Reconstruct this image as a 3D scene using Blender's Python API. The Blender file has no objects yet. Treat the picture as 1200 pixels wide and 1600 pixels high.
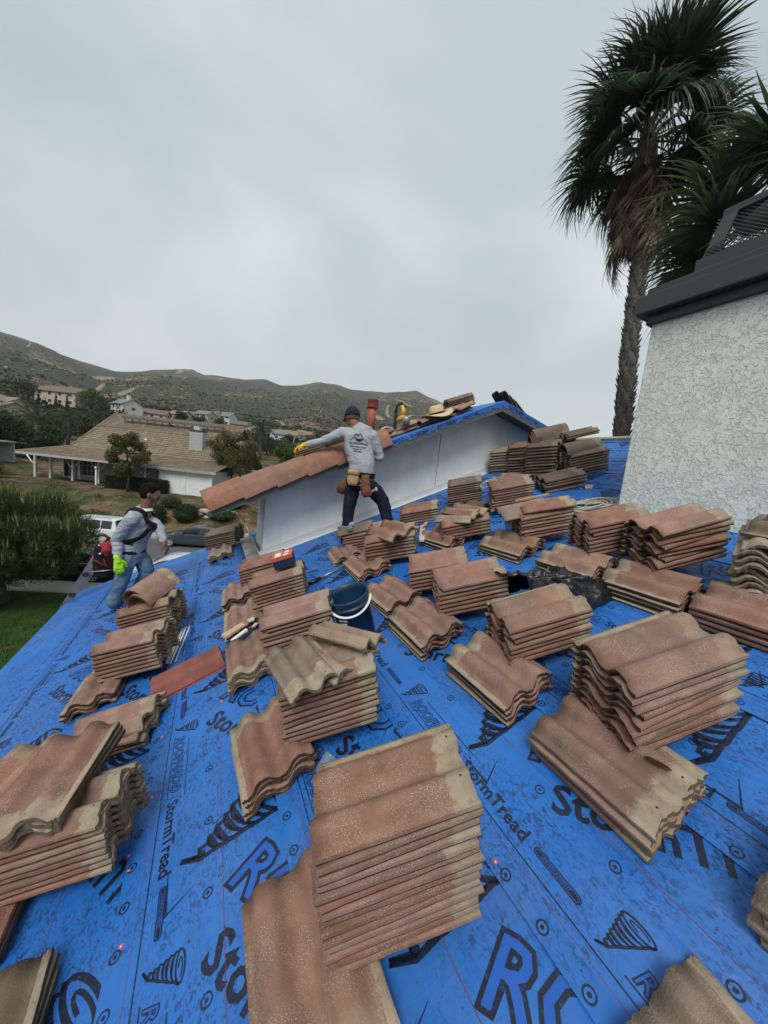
import bpy, bmesh, math, random
import numpy as np
from mathutils import Vector, Matrix, Euler, noise as mnoise
random.seed(7); rng = np.random.default_rng(7)
scene = bpy.context.scene
COL = scene.collection
R_ = math.radians
# ------------------------------------------------------------------ camera
TH = 0.3815                      # roof pitch
cam_d = bpy.data.cameras.new('camera'); cam = bpy.data.objects.new('camera', cam_d); COL.objects.link(cam)
cam_d.sensor_fit = 'HORIZONTAL'; cam_d.sensor_width = 36.0; cam_d.lens = 36 * 532.15 / 1200
cam_d.clip_start = 0.05; cam_d.clip_end = 8000
CR = ((0.88885676, 0.04404157, 0.45606358), (-0.44520154, -0.1522589, 0.8823904), (0.1083016, -0.98735888, -0.11572898))
cam.matrix_world = Matrix([[CR[i][0], -CR[i][1], -CR[i][2], (0, 0, 1.5174)[i]] for i in range(3)] + [[0, 0, 0, 1]])
scene.camera = cam
# ------------------------------------------------------------------ sky, sun, exposure
SUN_EL, SUN_AZ = R_(50), R_(216)
world = bpy.data.worlds.new('World'); scene.world = world; world.use_nodes = True
wn, wl = world.node_tree.nodes, world.node_tree.links
wn.clear()
def wnode(t, **k):
    n = wn.new(t)
    for a, b in k.items(): setattr(n, a, b)
    return n
wo = wnode('ShaderNodeOutputWorld'); wb = wnode('ShaderNodeBackground'); wl.new(wb.outputs[0], wo.inputs[0])
wb.inputs[1].default_value = 0.086
sky = wnode('ShaderNodeTexSky', sky_type='NISHITA', sun_disc=False, sun_elevation=SUN_EL, sun_rotation=SUN_AZ)
tc = wnode('ShaderNodeTexCoord'); sep = wnode('ShaderNodeSeparateXYZ'); wl.new(tc.outputs['Generated'], sep.inputs[0])
# cloud layer: project direction on a plane overhead, slow noise
zc = wnode('ShaderNodeMath', operation='MAXIMUM'); wl.new(sep.outputs[2], zc.inputs[0]); zc.inputs[1].default_value = 0.0
za = wnode('ShaderNodeMath', operation='ADD'); wl.new(zc.outputs[0], za.inputs[0]); za.inputs[1].default_value = 0.35
dx = wnode('ShaderNodeMath', operation='DIVIDE'); wl.new(sep.outputs[0], dx.inputs[0]); wl.new(za.outputs[0], dx.inputs[1])
dy = wnode('ShaderNodeMath', operation='DIVIDE'); wl.new(sep.outputs[1], dy.inputs[0]); wl.new(za.outputs[0], dy.inputs[1])
cmb = wnode('ShaderNodeCombineXYZ'); wl.new(dx.outputs[0], cmb.inputs[0]); wl.new(dy.outputs[0], cmb.inputs[1])
nz = wnode('ShaderNodeTexNoise'); nz.inputs['Scale'].default_value = 1.15; nz.inputs['Detail'].default_value = 4.5; nz.inputs['Roughness'].default_value = 0.46
nz.inputs['Distortion'].default_value = 0.35
wl.new(cmb.outputs[0], nz.inputs['Vector'])
cr = wnode('ShaderNodeValToRGB'); wl.new(nz.outputs[0], cr.inputs[0])
e = cr.color_ramp.elements
e[0].position = 0.38; e[0].color = (3.3, 3.85, 4.2, 1); e[1].position = 0.64; e[1].color = (5.3, 5.8, 5.95, 1)
m_ = e.new(0.5); m_.color = (4.05, 4.6, 4.85, 1)
# horizon slightly brighter, neutral
hr = wnode('ShaderNodeMapRange'); wl.new(sep.outputs[2], hr.inputs[0]); hr.inputs[1].default_value = 0.0; hr.inputs[2].default_value = 0.5
hm = wnode('ShaderNodeMix', data_type='RGBA'); wl.new(hr.outputs[0], hm.inputs[0]); hm.inputs[6].default_value = (4.9, 5.1, 5.1, 1); wl.new(cr.outputs[0], hm.inputs[7])
sm = wnode('ShaderNodeMix', data_type='RGBA'); sm.inputs[0].default_value = 0.93; wl.new(sky.outputs[0], sm.inputs[6]); wl.new(hm.outputs[2], sm.inputs[7])
wl.new(sm.outputs[2], wb.inputs[0])
sd = bpy.data.lights.new('sun', 'SUN'); sd.energy = 1.5; sd.angle = R_(28); sd.color = (1, 0.97, 0.92)
sun = bpy.data.objects.new('sun', sd); COL.objects.link(sun)
_sd = Vector((math.sin(SUN_AZ) * math.cos(SUN_EL), math.cos(SUN_AZ) * math.cos(SUN_EL), math.sin(SUN_EL)))
sun.rotation_euler = _sd.to_track_quat('Z', 'Y').to_euler(); sun.location = (0, 0, 60)
scene.render.engine = 'CYCLES'
vs = scene.view_settings
vs.view_transform = 'Standard'; vs.look = 'None'; vs.gamma = 1; vs.exposure = 0.82; vs.use_curve_mapping = False
# ------------------------------------------------------------------ frames
RM = Matrix(((math.cos(TH), 0, -math.sin(TH), 0), (0, 1, 0, 0), (math.sin(TH), 0, math.cos(TH), 0), (0, 0, 0, 1)))   # (s up the slope, u along the eave, n) -> world
def T_(x, y, z=0): return Matrix.Translation((x, y, z))
def RZ(a): return Matrix.Rotation(a, 4, 'Z')
def RX(a): return Matrix.Rotation(a, 4, 'X')
def RY(a): return Matrix.Rotation(a, 4, 'Y')
# ------------------------------------------------------------------ material helper
class N:
    def __init__(s, name):
        s.m = bpy.data.materials.new(name); s.m.use_nodes = True; s.t = s.m.node_tree; s.t.nodes.clear()
        s.out = s.t.nodes.new('ShaderNodeOutputMaterial'); s.b = s.t.nodes.new('ShaderNodeBsdfPrincipled')
        s.t.links.new(s.b.outputs[0], s.out.inputs[0]); s._tc = None
    def n(s, ty, **k):
        q = s.t.nodes.new(ty)
        for a, b in k.items(): setattr(q, a, b)
        return q
    def set(s, sock, v):
        if isinstance(v, bpy.types.NodeSocket): s.t.links.new(v, sock)
        elif isinstance(v, (tuple, list)): sock.default_value = (*v, 1) if len(v) == 3 and sock.type == 'RGBA' else v
        else: sock.default_value = v
    def tc(s, w='Object'):
        if s._tc is None: s._tc = s.n('ShaderNodeTexCoord')
        return s._tc.outputs[w]
    def world(s):
        g = s.n('ShaderNodeNewGeometry'); return g.outputs['Position']
    def map(s, v, sc=(1, 1, 1), rot=(0, 0, 0), loc=(0, 0, 0)):
        q = s.n('ShaderNodeMapping'); s.set(q.inputs[0], v); q.inputs[1].default_value = loc; q.inputs[2].default_value = rot; q.inputs[3].default_value = sc
        return q.outputs[0]
    def noise(s, v, scale, det=3, rough=.5, dist=0, w='Fac'):
        q = s.n('ShaderNodeTexNoise'); s.set(q.inputs['Vector'], v); q.inputs['Scale'].default_value = scale
        q.inputs['Detail'].default_value = det; q.inputs['Roughness'].default_value = rough; q.inputs['Distortion'].default_value = dist
        return q.outputs[0 if w == 'Fac' else 1]
    def vor(s, v, scale, feat='F1', out=0, rnd=1):
        q = s.n('ShaderNodeTexVoronoi', feature=feat); s.set(q.inputs['Vector'], v); q.inputs['Scale'].default_value = scale; q.inputs['Randomness'].default_value = rnd
        return q.outputs[out]
    def ramp(s, f, els, interp='LINEAR'):
        q = s.n('ShaderNodeValToRGB'); s.set(q.inputs[0], f); q.color_ramp.interpolation = interp; E = q.color_ramp.elements
        for i, (p, c) in enumerate(els):
            c = (c, c, c, 1) if not isinstance(c, (tuple, list)) else (*c, 1)
            if i < 2: E[i].position = p; E[i].color = c
            else: x = E.new(p); x.color = c
        return q.outputs[0]
    def mix(s, f, a, b, mode='MIX'):
        q = s.n('ShaderNodeMix', data_type='RGBA', blend_type=mode); s.set(q.inputs[0], f); s.set(q.inputs[6], a); s.set(q.inputs[7], b); return q.outputs[2]
    def math(s, op, a, b=0., c=0., clamp=False):
        q = s.n('ShaderNodeMath', operation=op, use_clamp=clamp); s.set(q.inputs[0], a); s.set(q.inputs[1], b); s.set(q.inputs[2], c); return q.outputs[0]
    def mr(s, v, a, b, c=0., d=1., interp='LINEAR'):
        q = s.n('ShaderNodeMapRange', interpolation_type=interp); s.set(q.inputs[0], v)
        for i, x in enumerate((a, b, c, d)): s.set(q.inputs[i + 1], x)
        return q.outputs[0]
    def xyz(s, v):
        q = s.n('ShaderNodeSeparateXYZ'); s.set(q.inputs[0], v); return q.outputs
    def orand(s): return s.n('ShaderNodeObjectInfo').outputs['Random']
    def offs(s, v, k=37.):
        r = s.orand(); q = s.n('ShaderNodeVectorMath', operation='ADD'); s.set(q.inputs[0], v)
        c = s.n('ShaderNodeCombineXYZ'); a = s.math('MULTIPLY', r, k); s.set(c.inputs[0], a); s.set(c.inputs[1], s.math('MULTIPLY', a, 1.7)); s.set(c.inputs[2], a)
        s.set(q.inputs[1], c.outputs[0]); return q.outputs[0]
    def bump(s, h, strength=.3, dist=.01, prev=None):
        q = s.n('ShaderNodeBump'); q.inputs['Strength'].default_value = strength; q.inputs['Distance'].default_value = dist; s.set(q.inputs['Height'], h)
        if prev is not None: s.set(q.inputs['Normal'], prev)
        return q.outputs[0]
    def translucent(s, col, f=.35):
        t = s.n('ShaderNodeBsdfTranslucent'); s.set(t.inputs[0], col); m = s.n('ShaderNodeMixShader'); m.inputs[0].default_value = f; s.t.links.new(s.b.outputs[0], m.inputs[1]); s.t.links.new(t.outputs[0], m.inputs[2]); s.t.links.new(m.outputs[0], s.out.inputs[0])
    def done(s, col, rough=.8, bump=None, metal=0., spec=None, **k):
        s.set(s.b.inputs['Base Color'], col); s.set(s.b.inputs['Roughness'], rough); s.set(s.b.inputs['Metallic'], metal)
        if bump is not None: s.set(s.b.inputs['Normal'], bump)
        if spec is not None: s.set(s.b.inputs['Specular IOR Level'], spec)
        for a, v in k.items(): s.set(s.b.inputs[a], v)
        return s.m
def hsv(s, col, h=.5, sa=1., v=1.):
    q = s.n('ShaderNodeHueSaturation'); s.set(q.inputs[0], h); s.set(q.inputs[1], sa); s.set(q.inputs[2], v); s.set(q.inputs[4], col); return q.outputs[0]
def simple(name, c, rough=.7, var=.18, scale=8, bump=.15, metal=0, bs=60, bd=.004, orand=0., spec=None):
    s = N(name); v = s.offs(s.tc()) ; f = s.noise(v, scale, 5, .6)
    col = s.mix(s.ramp(f, [(.3, 0.), (.7, 1.)]), tuple(x * (1 - var) for x in c), tuple(min(1, x * (1 + var)) for x in c))
    if orand: col = hsv(s, col, v=s.mr(s.orand(), 0, 1, 1 - orand, 1 + orand))
    b = s.bump(s.noise(v, bs, 3), bump, bd) if bump else None
    return s.done(col, s.mr(f, .3, .7, max(0, rough - .07), min(1, rough + .07)), b, metal, spec)
# ------------------------------------------------------------------ mesh helper
class MB:
    def __init__(s): s.v = []; s.f = []; s.mi = []; s.sm = []
    def add(s, verts, faces, M=None, mi=0, smooth=False):
        o = len(s.v)
        if M is not None: verts = [M @ Vector(p) for p in verts]
        s.v += [tuple(p) for p in verts]; s.f += [tuple(i + o for i in f) for f in faces]; s.mi += [mi] * len(faces); s.sm += [smooth] * len(faces)
        return s
    def box(s, x0, x1, y0, y1, z0, z1, M=None, mi=0):
        return s.add([(x0, y0, z0), (x1, y0, z0), (x1, y1, z0), (x0, y1, z0), (x0, y0, z1), (x1, y0, z1), (x1, y1, z1), (x0, y1, z1)],
                     [(0, 3, 2, 1), (4, 5, 6, 7), (0, 1, 5, 4), (1, 2, 6, 5), (2, 3, 7, 6), (3, 0, 4, 7)], M, mi)
    def bbox(s, x0, x1, y0, y1, z0, z1, b=.01, M=None, mi=0):
        # box with chamfered vertical and horizontal edges
        bm = bmesh.new(); bmesh.ops.create_cube(bm, size=1)
        for q in bm.verts: q.co = Vector(((x0 + x1) / 2 + q.co.x * (x1 - x0), (y0 + y1) / 2 + q.co.y * (y1 - y0), (z0 + z1) / 2 + q.co.z * (z1 - z0)))
        bmesh.ops.bevel(bm, geom=bm.edges[:], offset=b, segments=2, affect='EDGES', profile=.6)
        s.bm(bm, M, mi); return s
    def bm(s, bm, M=None, mi=0, smooth=False):
        bm.verts.index_update(); s.add([v.co.copy() for v in bm.verts], [[v.index for v in f.verts] for f in bm.faces], M, mi, smooth); bm.free(); return s
    def rings(s, rings, close=True, cap=True, M=None, mi=0, smooth=True):
        n = len(rings[0]); V = [p for r in rings for p in r]; F = []
        for i in range(len(rings) - 1):
            for j in range(n if close else n - 1):
                k = (j + 1) % n; F.append((i * n + j, i * n + k, (i + 1) * n + k, (i + 1) * n + j))
        if cap and close: F.append(tuple(range(n))[::-1]); F.append(tuple((len(rings) - 1) * n + j for j in range(n)))
        return s.add(V, F, M, mi, smooth)
    def tube(s, path, r, seg=8, cap=True, M=None, mi=0, ell=None):
        P = [Vector(p) for p in path]; rr = r if isinstance(r, (list, tuple)) else [r] * len(P); out = []; up = None
        for i, p in enumerate(P):
            t = (P[min(i + 1, len(P) - 1)] - P[max(i - 1, 0)]).normalized()
            if up is None: up = Vector((0, 0, 1)) if abs(t.z) < .9 else Vector((1, 0, 0))
            a = t.cross(up); a = a.normalized() if a.length > 1e-6 else Vector((1, 0, 0)); b = a.cross(t).normalized(); up = b
            q = rr[i]; qa, qb = (q if isinstance(q, (tuple, list)) else (q, q))
            out.append([p + a * (qa * math.cos(2 * math.pi * j / seg)) + b * (qb * math.sin(2 * math.pi * j / seg)) for j in range(seg)])
        return s.rings(out, True, cap, M, mi)
    def lathe(s, prof, seg=20, M=None, mi=0, cap=False, smooth=True):
        return s.rings([[(r * math.cos(2 * math.pi * j / seg), r * math.sin(2 * math.pi * j / seg), z) for j in range(seg)] for r, z in prof], True, cap, M, mi, smooth)
    def prism(s, poly, z0, z1, M=None, mi=0):
        n = len(poly); V = [(x, y, z0) for x, y in poly] + [(x, y, z1) for x, y in poly]
        return s.add(V, [tuple(range(n))[::-1], tuple(range(n, 2 * n))] + [(i, (i + 1) % n, n + (i + 1) % n, n + i) for i in range(n)], M, mi)
    def sphere(s, c, r, seg=14, rn=9, M=None, mi=0):
        rx, ry, rz = (r if isinstance(r, (tuple, list)) else (r, r, r)); rg = []
        for i in range(rn + 1):
            a = math.pi * i / rn; q = max(math.sin(a), 1e-3)
            rg.append([(c[0] + rx * q * math.cos(2 * math.pi * j / seg), c[1] + ry * q * math.sin(2 * math.pi * j / seg), c[2] - rz * math.cos(a)) for j in range(seg)])
        return s.rings(rg, True, True, M, mi)
    def mesh(s, name, mats):
        me = bpy.data.meshes.new(name); me.from_pydata(s.v, [], s.f)
        for m in (mats if isinstance(mats, (list, tuple)) else [mats]): me.materials.append(m)
        if s.f:
            me.polygons.foreach_set('material_index', s.mi); me.polygons.foreach_set('use_smooth', s.sm)
        me.update(); return me
    def build(s, name, mats, parent=None, M=None): return link(name, s.mesh(name, mats), parent, M)
def link(name, me, parent=None, M=None):
    o = bpy.data.objects.new(name, me); COL.objects.link(o)
    if parent is not None: o.parent = parent
    if M is not None: o.matrix_local = M
    return o
def tag(o, label=None, cat=None, group=None, kind=None):
    if label: o['label'] = label
    if cat: o['category'] = cat
    if group: o['group'] = group
    if kind: o['kind'] = kind
    return o
def empty(name, M, label, cat, group=None):
    o = bpy.data.objects.new(name, None); COL.objects.link(o); o.matrix_world = M; o.empty_display_size = .1
    return tag(o, label, cat, group)
def copy_tree(o, parent=None):
    c = o.copy(); COL.objects.link(c)
    if parent is not None: c.parent = parent
    for ch in list(o.children): copy_tree(ch, c)
    return c
def auto_smooth(me, ang=40):
    bm = bmesh.new(); bm.from_mesh(me); a = R_(ang)
    for f in bm.faces: f.smooth = True
    for e_ in bm.edges: e_.smooth = (len(e_.link_faces) != 2 or e_.calc_face_angle(0) < a) 
    bm.to_mesh(me); bm.free(); return me
def npmesh(name, V, F, mats, smooth=False, mi=None):
    me = bpy.data.meshes.new(name); V = np.asarray(V, np.float32); F = np.asarray(F, np.int32); k = F.shape[1]
    me.vertices.add(len(V)); me.vertices.foreach_set('co', V.ravel()); me.loops.add(F.size); me.loops.foreach_set('vertex_index', F.ravel())
    me.polygons.add(len(F)); me.polygons.foreach_set('loop_start', np.arange(0, F.size, k, dtype=np.int32)); me.polygons.foreach_set('loop_total', np.full(len(F), k, np.int32))
    for m in (mats if isinstance(mats, (list, tuple)) else [mats]): me.materials.append(m)
    if mi is not None: me.polygons.foreach_set('material_index', np.asarray(mi, np.int32))
    me.polygons.foreach_set('use_smooth', np.full(len(F), smooth)); me.update(calc_edges=True); me.validate(); return me
_txt = {}
def text2d(t, size=1., bold=0., shear=0., space=1.):
    """flat outline of a word in the built-in font: (verts, faces, width)"""
    k = (t, size, bold, shear, space)
    if k in _txt: return _txt[k]
    c = bpy.data.curves.new('t', 'FONT'); c.body = t; c.size = size; c.offset = bold; c.shear = shear; c.space_character = space; c.resolution_u = 2; c.fill_mode = 'FRONT'
    o = bpy.data.objects.new('t', c); COL.objects.link(o); dg = bpy.context.evaluated_depsgraph_get(); me = bpy.data.meshes.new_from_object(o.evaluated_get(dg))
    V = [tuple(v.co) for v in me.vertices]; F = [tuple(p.vertices) for p in me.polygons]; w = max((v[0] for v in V), default=0)
    bpy.data.objects.remove(o); bpy.data.curves.remove(c); bpy.data.meshes.remove(me); _txt[k] = (V, F, w); return _txt[k]
def stroke(mb, pts, w, z=0., M=None, mi=0, closed=False):
    P = [Vector((p[0], p[1])) for p in pts]; n = len(P); L = []
    ww = w if isinstance(w, (list, tuple)) else [w] * n
    for i in range(n):
        a = P[(i - 1) % n] if (i or closed) else P[i]; b = P[(i + 1) % n] if (i < n - 1 or closed) else P[i]
        t = (b - a).normalized(); q = Vector((-t.y, t.x)) * ww[i] / 2; L.append((P[i] + q, P[i] - q))
    V = [(p.x, p.y, z) for l in L for p in l]; m = n if closed else n - 1
    mb.add(V, [(2 * i + 1, 2 * ((i + 1) % n) + 1, 2 * ((i + 1) % n), 2 * i) for i in range(m)], M, mi)
# ================================================================== MATERIALS
def m_sheet():
    s = N('blue_underlayment'); P = s.tc(); 
    n1 = s.noise(P, 2.2, 6, .62); n2 = s.noise(s.map(P, (75, 48, 1), rot=(0, 0, .5)), 1, 3, .6, 1.2); n3 = s.noise(P, 34, 5, .7); n4 = s.noise(P, .8, 3, .5)
    base = s.mix(s.ramp(n4, [(.3, 0.), (.7, 1.)]), (.008, .120, .45), (.018, .165, .55))
    dust = s.ramp(s.noise(P, 1.3, 5, .7), [(.42, 0.), (.75, 1.)]); base = s.mix(s.math('MULTIPLY', dust, .34), base, (.14, .18, .27))
    scuff = s.math('MULTIPLY', s.ramp(n1, [(.40, 0.), (.54, 1.)]), s.ramp(n2, [(.50, 0.), (.56, 1.)]))
    scuff = s.math('MULTIPLY', scuff, s.ramp(n3, [(.35, .25), (.6, 1.)]))
    col = s.mix(s.math('MULTIPLY', scuff, .8), base, (.012, .025, .075))
    grit = s.math('MULTIPLY', s.ramp(s.vor(P, 160), [(.10, 1.), (.16, 0.)]), s.ramp(s.noise(P, 3.1, 2), [(.52, 0.), (.6, 1.)]))
    col = s.mix(s.math('MULTIPLY', grit, .75), col, (.03, .025, .025))
    gr2 = s.math('MULTIPLY', s.ramp(s.vor(P, 95), [(.045, 1.), (.07, 0.)]), s.ramp(s.noise(P, 2.3, 2), [(.5, 0.), (.58, 1.)]))
    col = s.mix(s.math('MULTIPLY', gr2, .8), col, (.35, .22, .15))
    weave = s.vor(s.map(P, (260, 260, 1)), 1, rnd=.2)
    wr = s.noise(s.map(P, (6, 1.6, 1)), 1, 3, .5)
    b = s.bump(weave, .12, .0015); b = s.bump(wr, 1., .05, b); b = s.bump(s.noise(s.map(P, (3, 22, 1), rot=(0, 0, .15)), 1, 3, .5, .5), .35, .006, b)
    return s.done(col, s.mr(n3, .3, .7, .40, .60), b, spec=.5)
def m_ink():
    s = N('black_print'); P = s.tc(); f = s.noise(P, 90, 4, .7)
    return s.done(s.mix(s.ramp(f, [(.56, 0.), (.68, 1.)]), (.006, .010, .028), (.012, .05, .2)), .5)
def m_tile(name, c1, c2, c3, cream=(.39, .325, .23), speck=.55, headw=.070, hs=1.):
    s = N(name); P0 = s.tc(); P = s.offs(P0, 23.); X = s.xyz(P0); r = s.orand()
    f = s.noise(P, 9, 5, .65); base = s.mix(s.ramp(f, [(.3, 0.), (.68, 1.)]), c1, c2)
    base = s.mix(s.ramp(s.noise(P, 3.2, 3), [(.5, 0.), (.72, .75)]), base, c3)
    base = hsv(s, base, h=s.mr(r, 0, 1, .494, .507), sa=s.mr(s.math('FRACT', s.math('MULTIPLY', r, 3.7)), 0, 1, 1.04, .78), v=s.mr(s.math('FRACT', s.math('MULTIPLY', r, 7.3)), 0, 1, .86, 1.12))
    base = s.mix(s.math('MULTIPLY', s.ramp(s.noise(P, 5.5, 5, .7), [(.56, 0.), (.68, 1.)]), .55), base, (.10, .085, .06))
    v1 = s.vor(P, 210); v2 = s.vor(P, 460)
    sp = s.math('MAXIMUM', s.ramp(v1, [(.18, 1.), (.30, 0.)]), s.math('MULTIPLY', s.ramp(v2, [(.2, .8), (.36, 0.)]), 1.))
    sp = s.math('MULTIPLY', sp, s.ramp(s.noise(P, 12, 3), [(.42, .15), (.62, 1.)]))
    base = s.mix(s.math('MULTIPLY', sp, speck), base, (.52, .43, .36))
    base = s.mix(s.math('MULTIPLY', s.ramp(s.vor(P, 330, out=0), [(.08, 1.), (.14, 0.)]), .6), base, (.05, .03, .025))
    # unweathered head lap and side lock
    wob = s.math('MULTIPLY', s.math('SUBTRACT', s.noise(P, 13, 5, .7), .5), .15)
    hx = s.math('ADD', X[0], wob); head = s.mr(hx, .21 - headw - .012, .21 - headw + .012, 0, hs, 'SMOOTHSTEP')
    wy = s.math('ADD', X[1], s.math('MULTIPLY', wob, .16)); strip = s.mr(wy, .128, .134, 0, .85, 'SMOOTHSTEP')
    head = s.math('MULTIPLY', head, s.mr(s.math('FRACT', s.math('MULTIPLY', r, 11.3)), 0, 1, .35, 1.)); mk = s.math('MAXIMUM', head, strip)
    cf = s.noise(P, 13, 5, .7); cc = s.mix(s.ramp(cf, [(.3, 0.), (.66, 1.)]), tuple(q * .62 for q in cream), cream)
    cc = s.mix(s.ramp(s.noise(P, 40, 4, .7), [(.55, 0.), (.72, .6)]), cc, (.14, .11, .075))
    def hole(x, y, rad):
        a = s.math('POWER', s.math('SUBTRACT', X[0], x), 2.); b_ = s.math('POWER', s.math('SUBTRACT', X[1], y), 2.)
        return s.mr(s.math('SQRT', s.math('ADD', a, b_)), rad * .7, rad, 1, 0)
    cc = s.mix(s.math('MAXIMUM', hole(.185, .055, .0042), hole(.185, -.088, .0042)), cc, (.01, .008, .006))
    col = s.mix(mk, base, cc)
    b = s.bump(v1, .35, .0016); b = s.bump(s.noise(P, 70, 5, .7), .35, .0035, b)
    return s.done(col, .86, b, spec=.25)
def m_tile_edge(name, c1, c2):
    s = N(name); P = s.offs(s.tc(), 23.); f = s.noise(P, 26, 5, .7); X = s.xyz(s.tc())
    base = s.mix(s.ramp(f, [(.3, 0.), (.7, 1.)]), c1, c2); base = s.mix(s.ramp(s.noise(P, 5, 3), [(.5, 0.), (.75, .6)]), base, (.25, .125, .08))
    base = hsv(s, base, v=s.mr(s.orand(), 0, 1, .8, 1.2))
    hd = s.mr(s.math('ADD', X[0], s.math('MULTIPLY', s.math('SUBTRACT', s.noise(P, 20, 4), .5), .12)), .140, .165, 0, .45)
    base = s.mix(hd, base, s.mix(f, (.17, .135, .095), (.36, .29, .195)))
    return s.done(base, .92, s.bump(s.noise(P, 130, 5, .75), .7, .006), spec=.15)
M_ = {}
M_['sheet'] = m_sheet(); M_['ink'] = m_ink(); M_['inkblue'] = simple('blue_print_fill', (.012, .10, .44), .5, .1, 5, 0)
M_['red_line'] = simple('red_print', (.16, .03, .06), .5, .1, 5, 0)
M_['tile'] = m_tile('concrete_tile_face', (.200, .093, .064), (.300, .152, .106), (.155, .105, .078), speck=.85)
M_['tile_edge'] = m_tile_edge('concrete_tile_edge', (.040, .028, .022), (.125, .080, .058))  # edge concrete, darkened so the lower lips paint shade between stacked layers
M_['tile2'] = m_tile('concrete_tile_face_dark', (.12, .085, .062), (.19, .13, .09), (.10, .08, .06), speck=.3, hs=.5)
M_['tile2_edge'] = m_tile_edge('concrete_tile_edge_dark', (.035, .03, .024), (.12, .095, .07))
M_['tileC'] = m_tile('concrete_tile_face_pale', (.20, .13, .095), (.30, .2, .15), (.22, .17, .12), headw=.10)
M_['tile_red'] = m_tile('red_trim_face', (.21, .042, .034), (.31, .062, .048), (.16, .04, .03), speck=.2, headw=-.2)
M_['tile_rake'] = m_tile('rake_tile_face', (.25, .112, .072), (.36, .160, .105), (.19, .105, .07), speck=.35, headw=-.2)
M_['stucco'] = None
def m_stucco():
    s = N('knockdown_stucco'); P = s.world(); w = s.noise(P, 11, 3, .6, w='Color'); q = s.n('ShaderNodeVectorMath', operation='MULTIPLY_ADD'); s.set(q.inputs[0], w); q.inputs[1].default_value = (.07,) * 3; s.set(q.inputs[2], P)
    a = s.noise(q.outputs[0], 16, 5, .58, .9); pl = s.ramp(a, [(.47, 0.), (.49, .85), (.53, 1.)]); a2 = s.noise(q.outputs[0], 44, 4, .55, .7); pl2 = s.ramp(a2, [(.46, 0.), (.49, 1.)])
    h = s.math('ADD', s.math('MULTIPLY', pl, .62), s.math('ADD', s.math('MULTIPLY', pl2, .3), s.math('MULTIPLY', s.noise(P, 300, 3), .10)))
    col = s.mix(pl, (.72, .75, .69), (.78, .81, .75)); col = s.mix(s.ramp(s.noise(P, 2, 4), [(.4, 0.), (.8, .35)]), col, (.62, .64, .58))
    return s.done(col, .8, s.bump(h, .85, .013), spec=.35)
M_['stucco'] = m_stucco()
def m_wall():
    s = N('white_panel_wall'); P = s.world(); a = s.noise(P, 5, 4, .6, 1.2); pl = s.ramp(a, [(.47, 0.), (.5, 1.)])
    dirt = s.ramp(s.noise(s.map(P, (2, 2, .7)), 1.6, 5, .7), [(.4, 0.), (.8, 1.)])
    col = s.mix(s.math('MULTIPLY', dirt, .8), (.88, .88, .84), (.64, .64, .58)); col = s.mix(s.math('MULTIPLY', s.ramp(s.noise(s.map(P, (3, 3, 1.2)), 6, 6, .75), [(.60, 0.), (.72, 1.)]), .35), col, (.35, .34, .30))
    return s.done(col, .6, s.bump(s.math('ADD', s.math('MULTIPLY', pl, .5), s.noise(P, 60, 3)), .35, .004))
M_['wall'] = m_wall()
M_['trim_white'] = simple('white_trim', (.70, .72, .70), .55, .08, 6, .1)
M_['metal_dark'] = simple('dark_grey_cap_metal', (.040, .039, .040), .5, .12, 4, .08)
M_['fascia'] = simple('grey_fascia_board', (.10, .105, .11), .7, .2, 9, .25)
M_['wood'] = simple('weathered_wood', (.30, .24, .17), .85, .3, 14, .4)
M_['wood_pale'] = simple('pale_broken_wood', (.48, .34, .22), .85, .2, 20, .4)
M_['flash'] = simple('dirty_flashing', (.40, .38, .33), .7, .3, 8, .3)
M_['black_plastic'] = simple('black_plastic', (.010, .010, .011), .32, .2, 10, 0)
M_['rubber'] = simple('black_rubber', (.015, .015, .015), .75, .2, 20, .2)
M_['galv'] = simple('galvanised_metal', (.62, .64, .66), .38, .1, 8, .1, metal=.6)
M_['alu'] = simple('scuffed_grey_metal', (.20, .21, .22), .45, .2, 15, .15, metal=.55)
# ================================================================== THE HOUSE WE STAND ON
GZ = -5.0
house = empty('house', T_(0, 2, GZ), 'tile roofed house being re-roofed with blue underlayment and a white gable', 'house')
HI = house.matrix_world.inverted()
UE0, UE1 = -4.0, 6.02
def hpart(mb, name, mats, M=None):   # a part of the house given in world space
    return mb.build(name, mats, house, HI @ (M or Matrix()))
# deck: plywood slab under the sheets, down to the ridge and over
ct, st = math.cos(TH), math.sin(TH)
d = MB(); d.box(-1.70, 6.75, UE0, UE1, -.14, -.012, RM); hpart(d, 'roof_deck', M_['wood'])
rx, rz = 6.75 * ct, 6.75 * st
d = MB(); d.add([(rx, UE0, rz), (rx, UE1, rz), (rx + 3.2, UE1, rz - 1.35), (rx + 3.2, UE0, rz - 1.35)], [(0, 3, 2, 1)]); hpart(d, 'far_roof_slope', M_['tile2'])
d = MB(); d.box(6.66, 6.80, UE0, UE1, .0, .05, RM); hpart(d, 'ridge_board', M_['wood'])
d = MB(); d.box(-1.45, 9.2, UE0 + .4, UE1 - .45, GZ, -.75); d.box(2.2, 9.2, UE0 + .4, UE1 - .45, -.75, .3); d.box(.66, 9.2, UE1 - .45, UE1 - .1, GZ, -.1); hpart(d, 'outer_wall', M_['stucco'])
d = MB(); d.box(-1.74, -1.705, UE0, UE1, -.20, -.01, RM); hpart(d, 'eave_fascia', M_['fascia'])
d = MB(); d.box(-1.70, 1.0, UE1, UE1 + .035, -.18, .004, RM); hpart(d, 'rake_fascia', M_['fascia'])
d = MB(); d.box(-1.76, -1.69, UE0, UE1 + .04, -.004, .0, RM); hpart(d, 'drip_edge', M_['metal_dark'])
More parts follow.
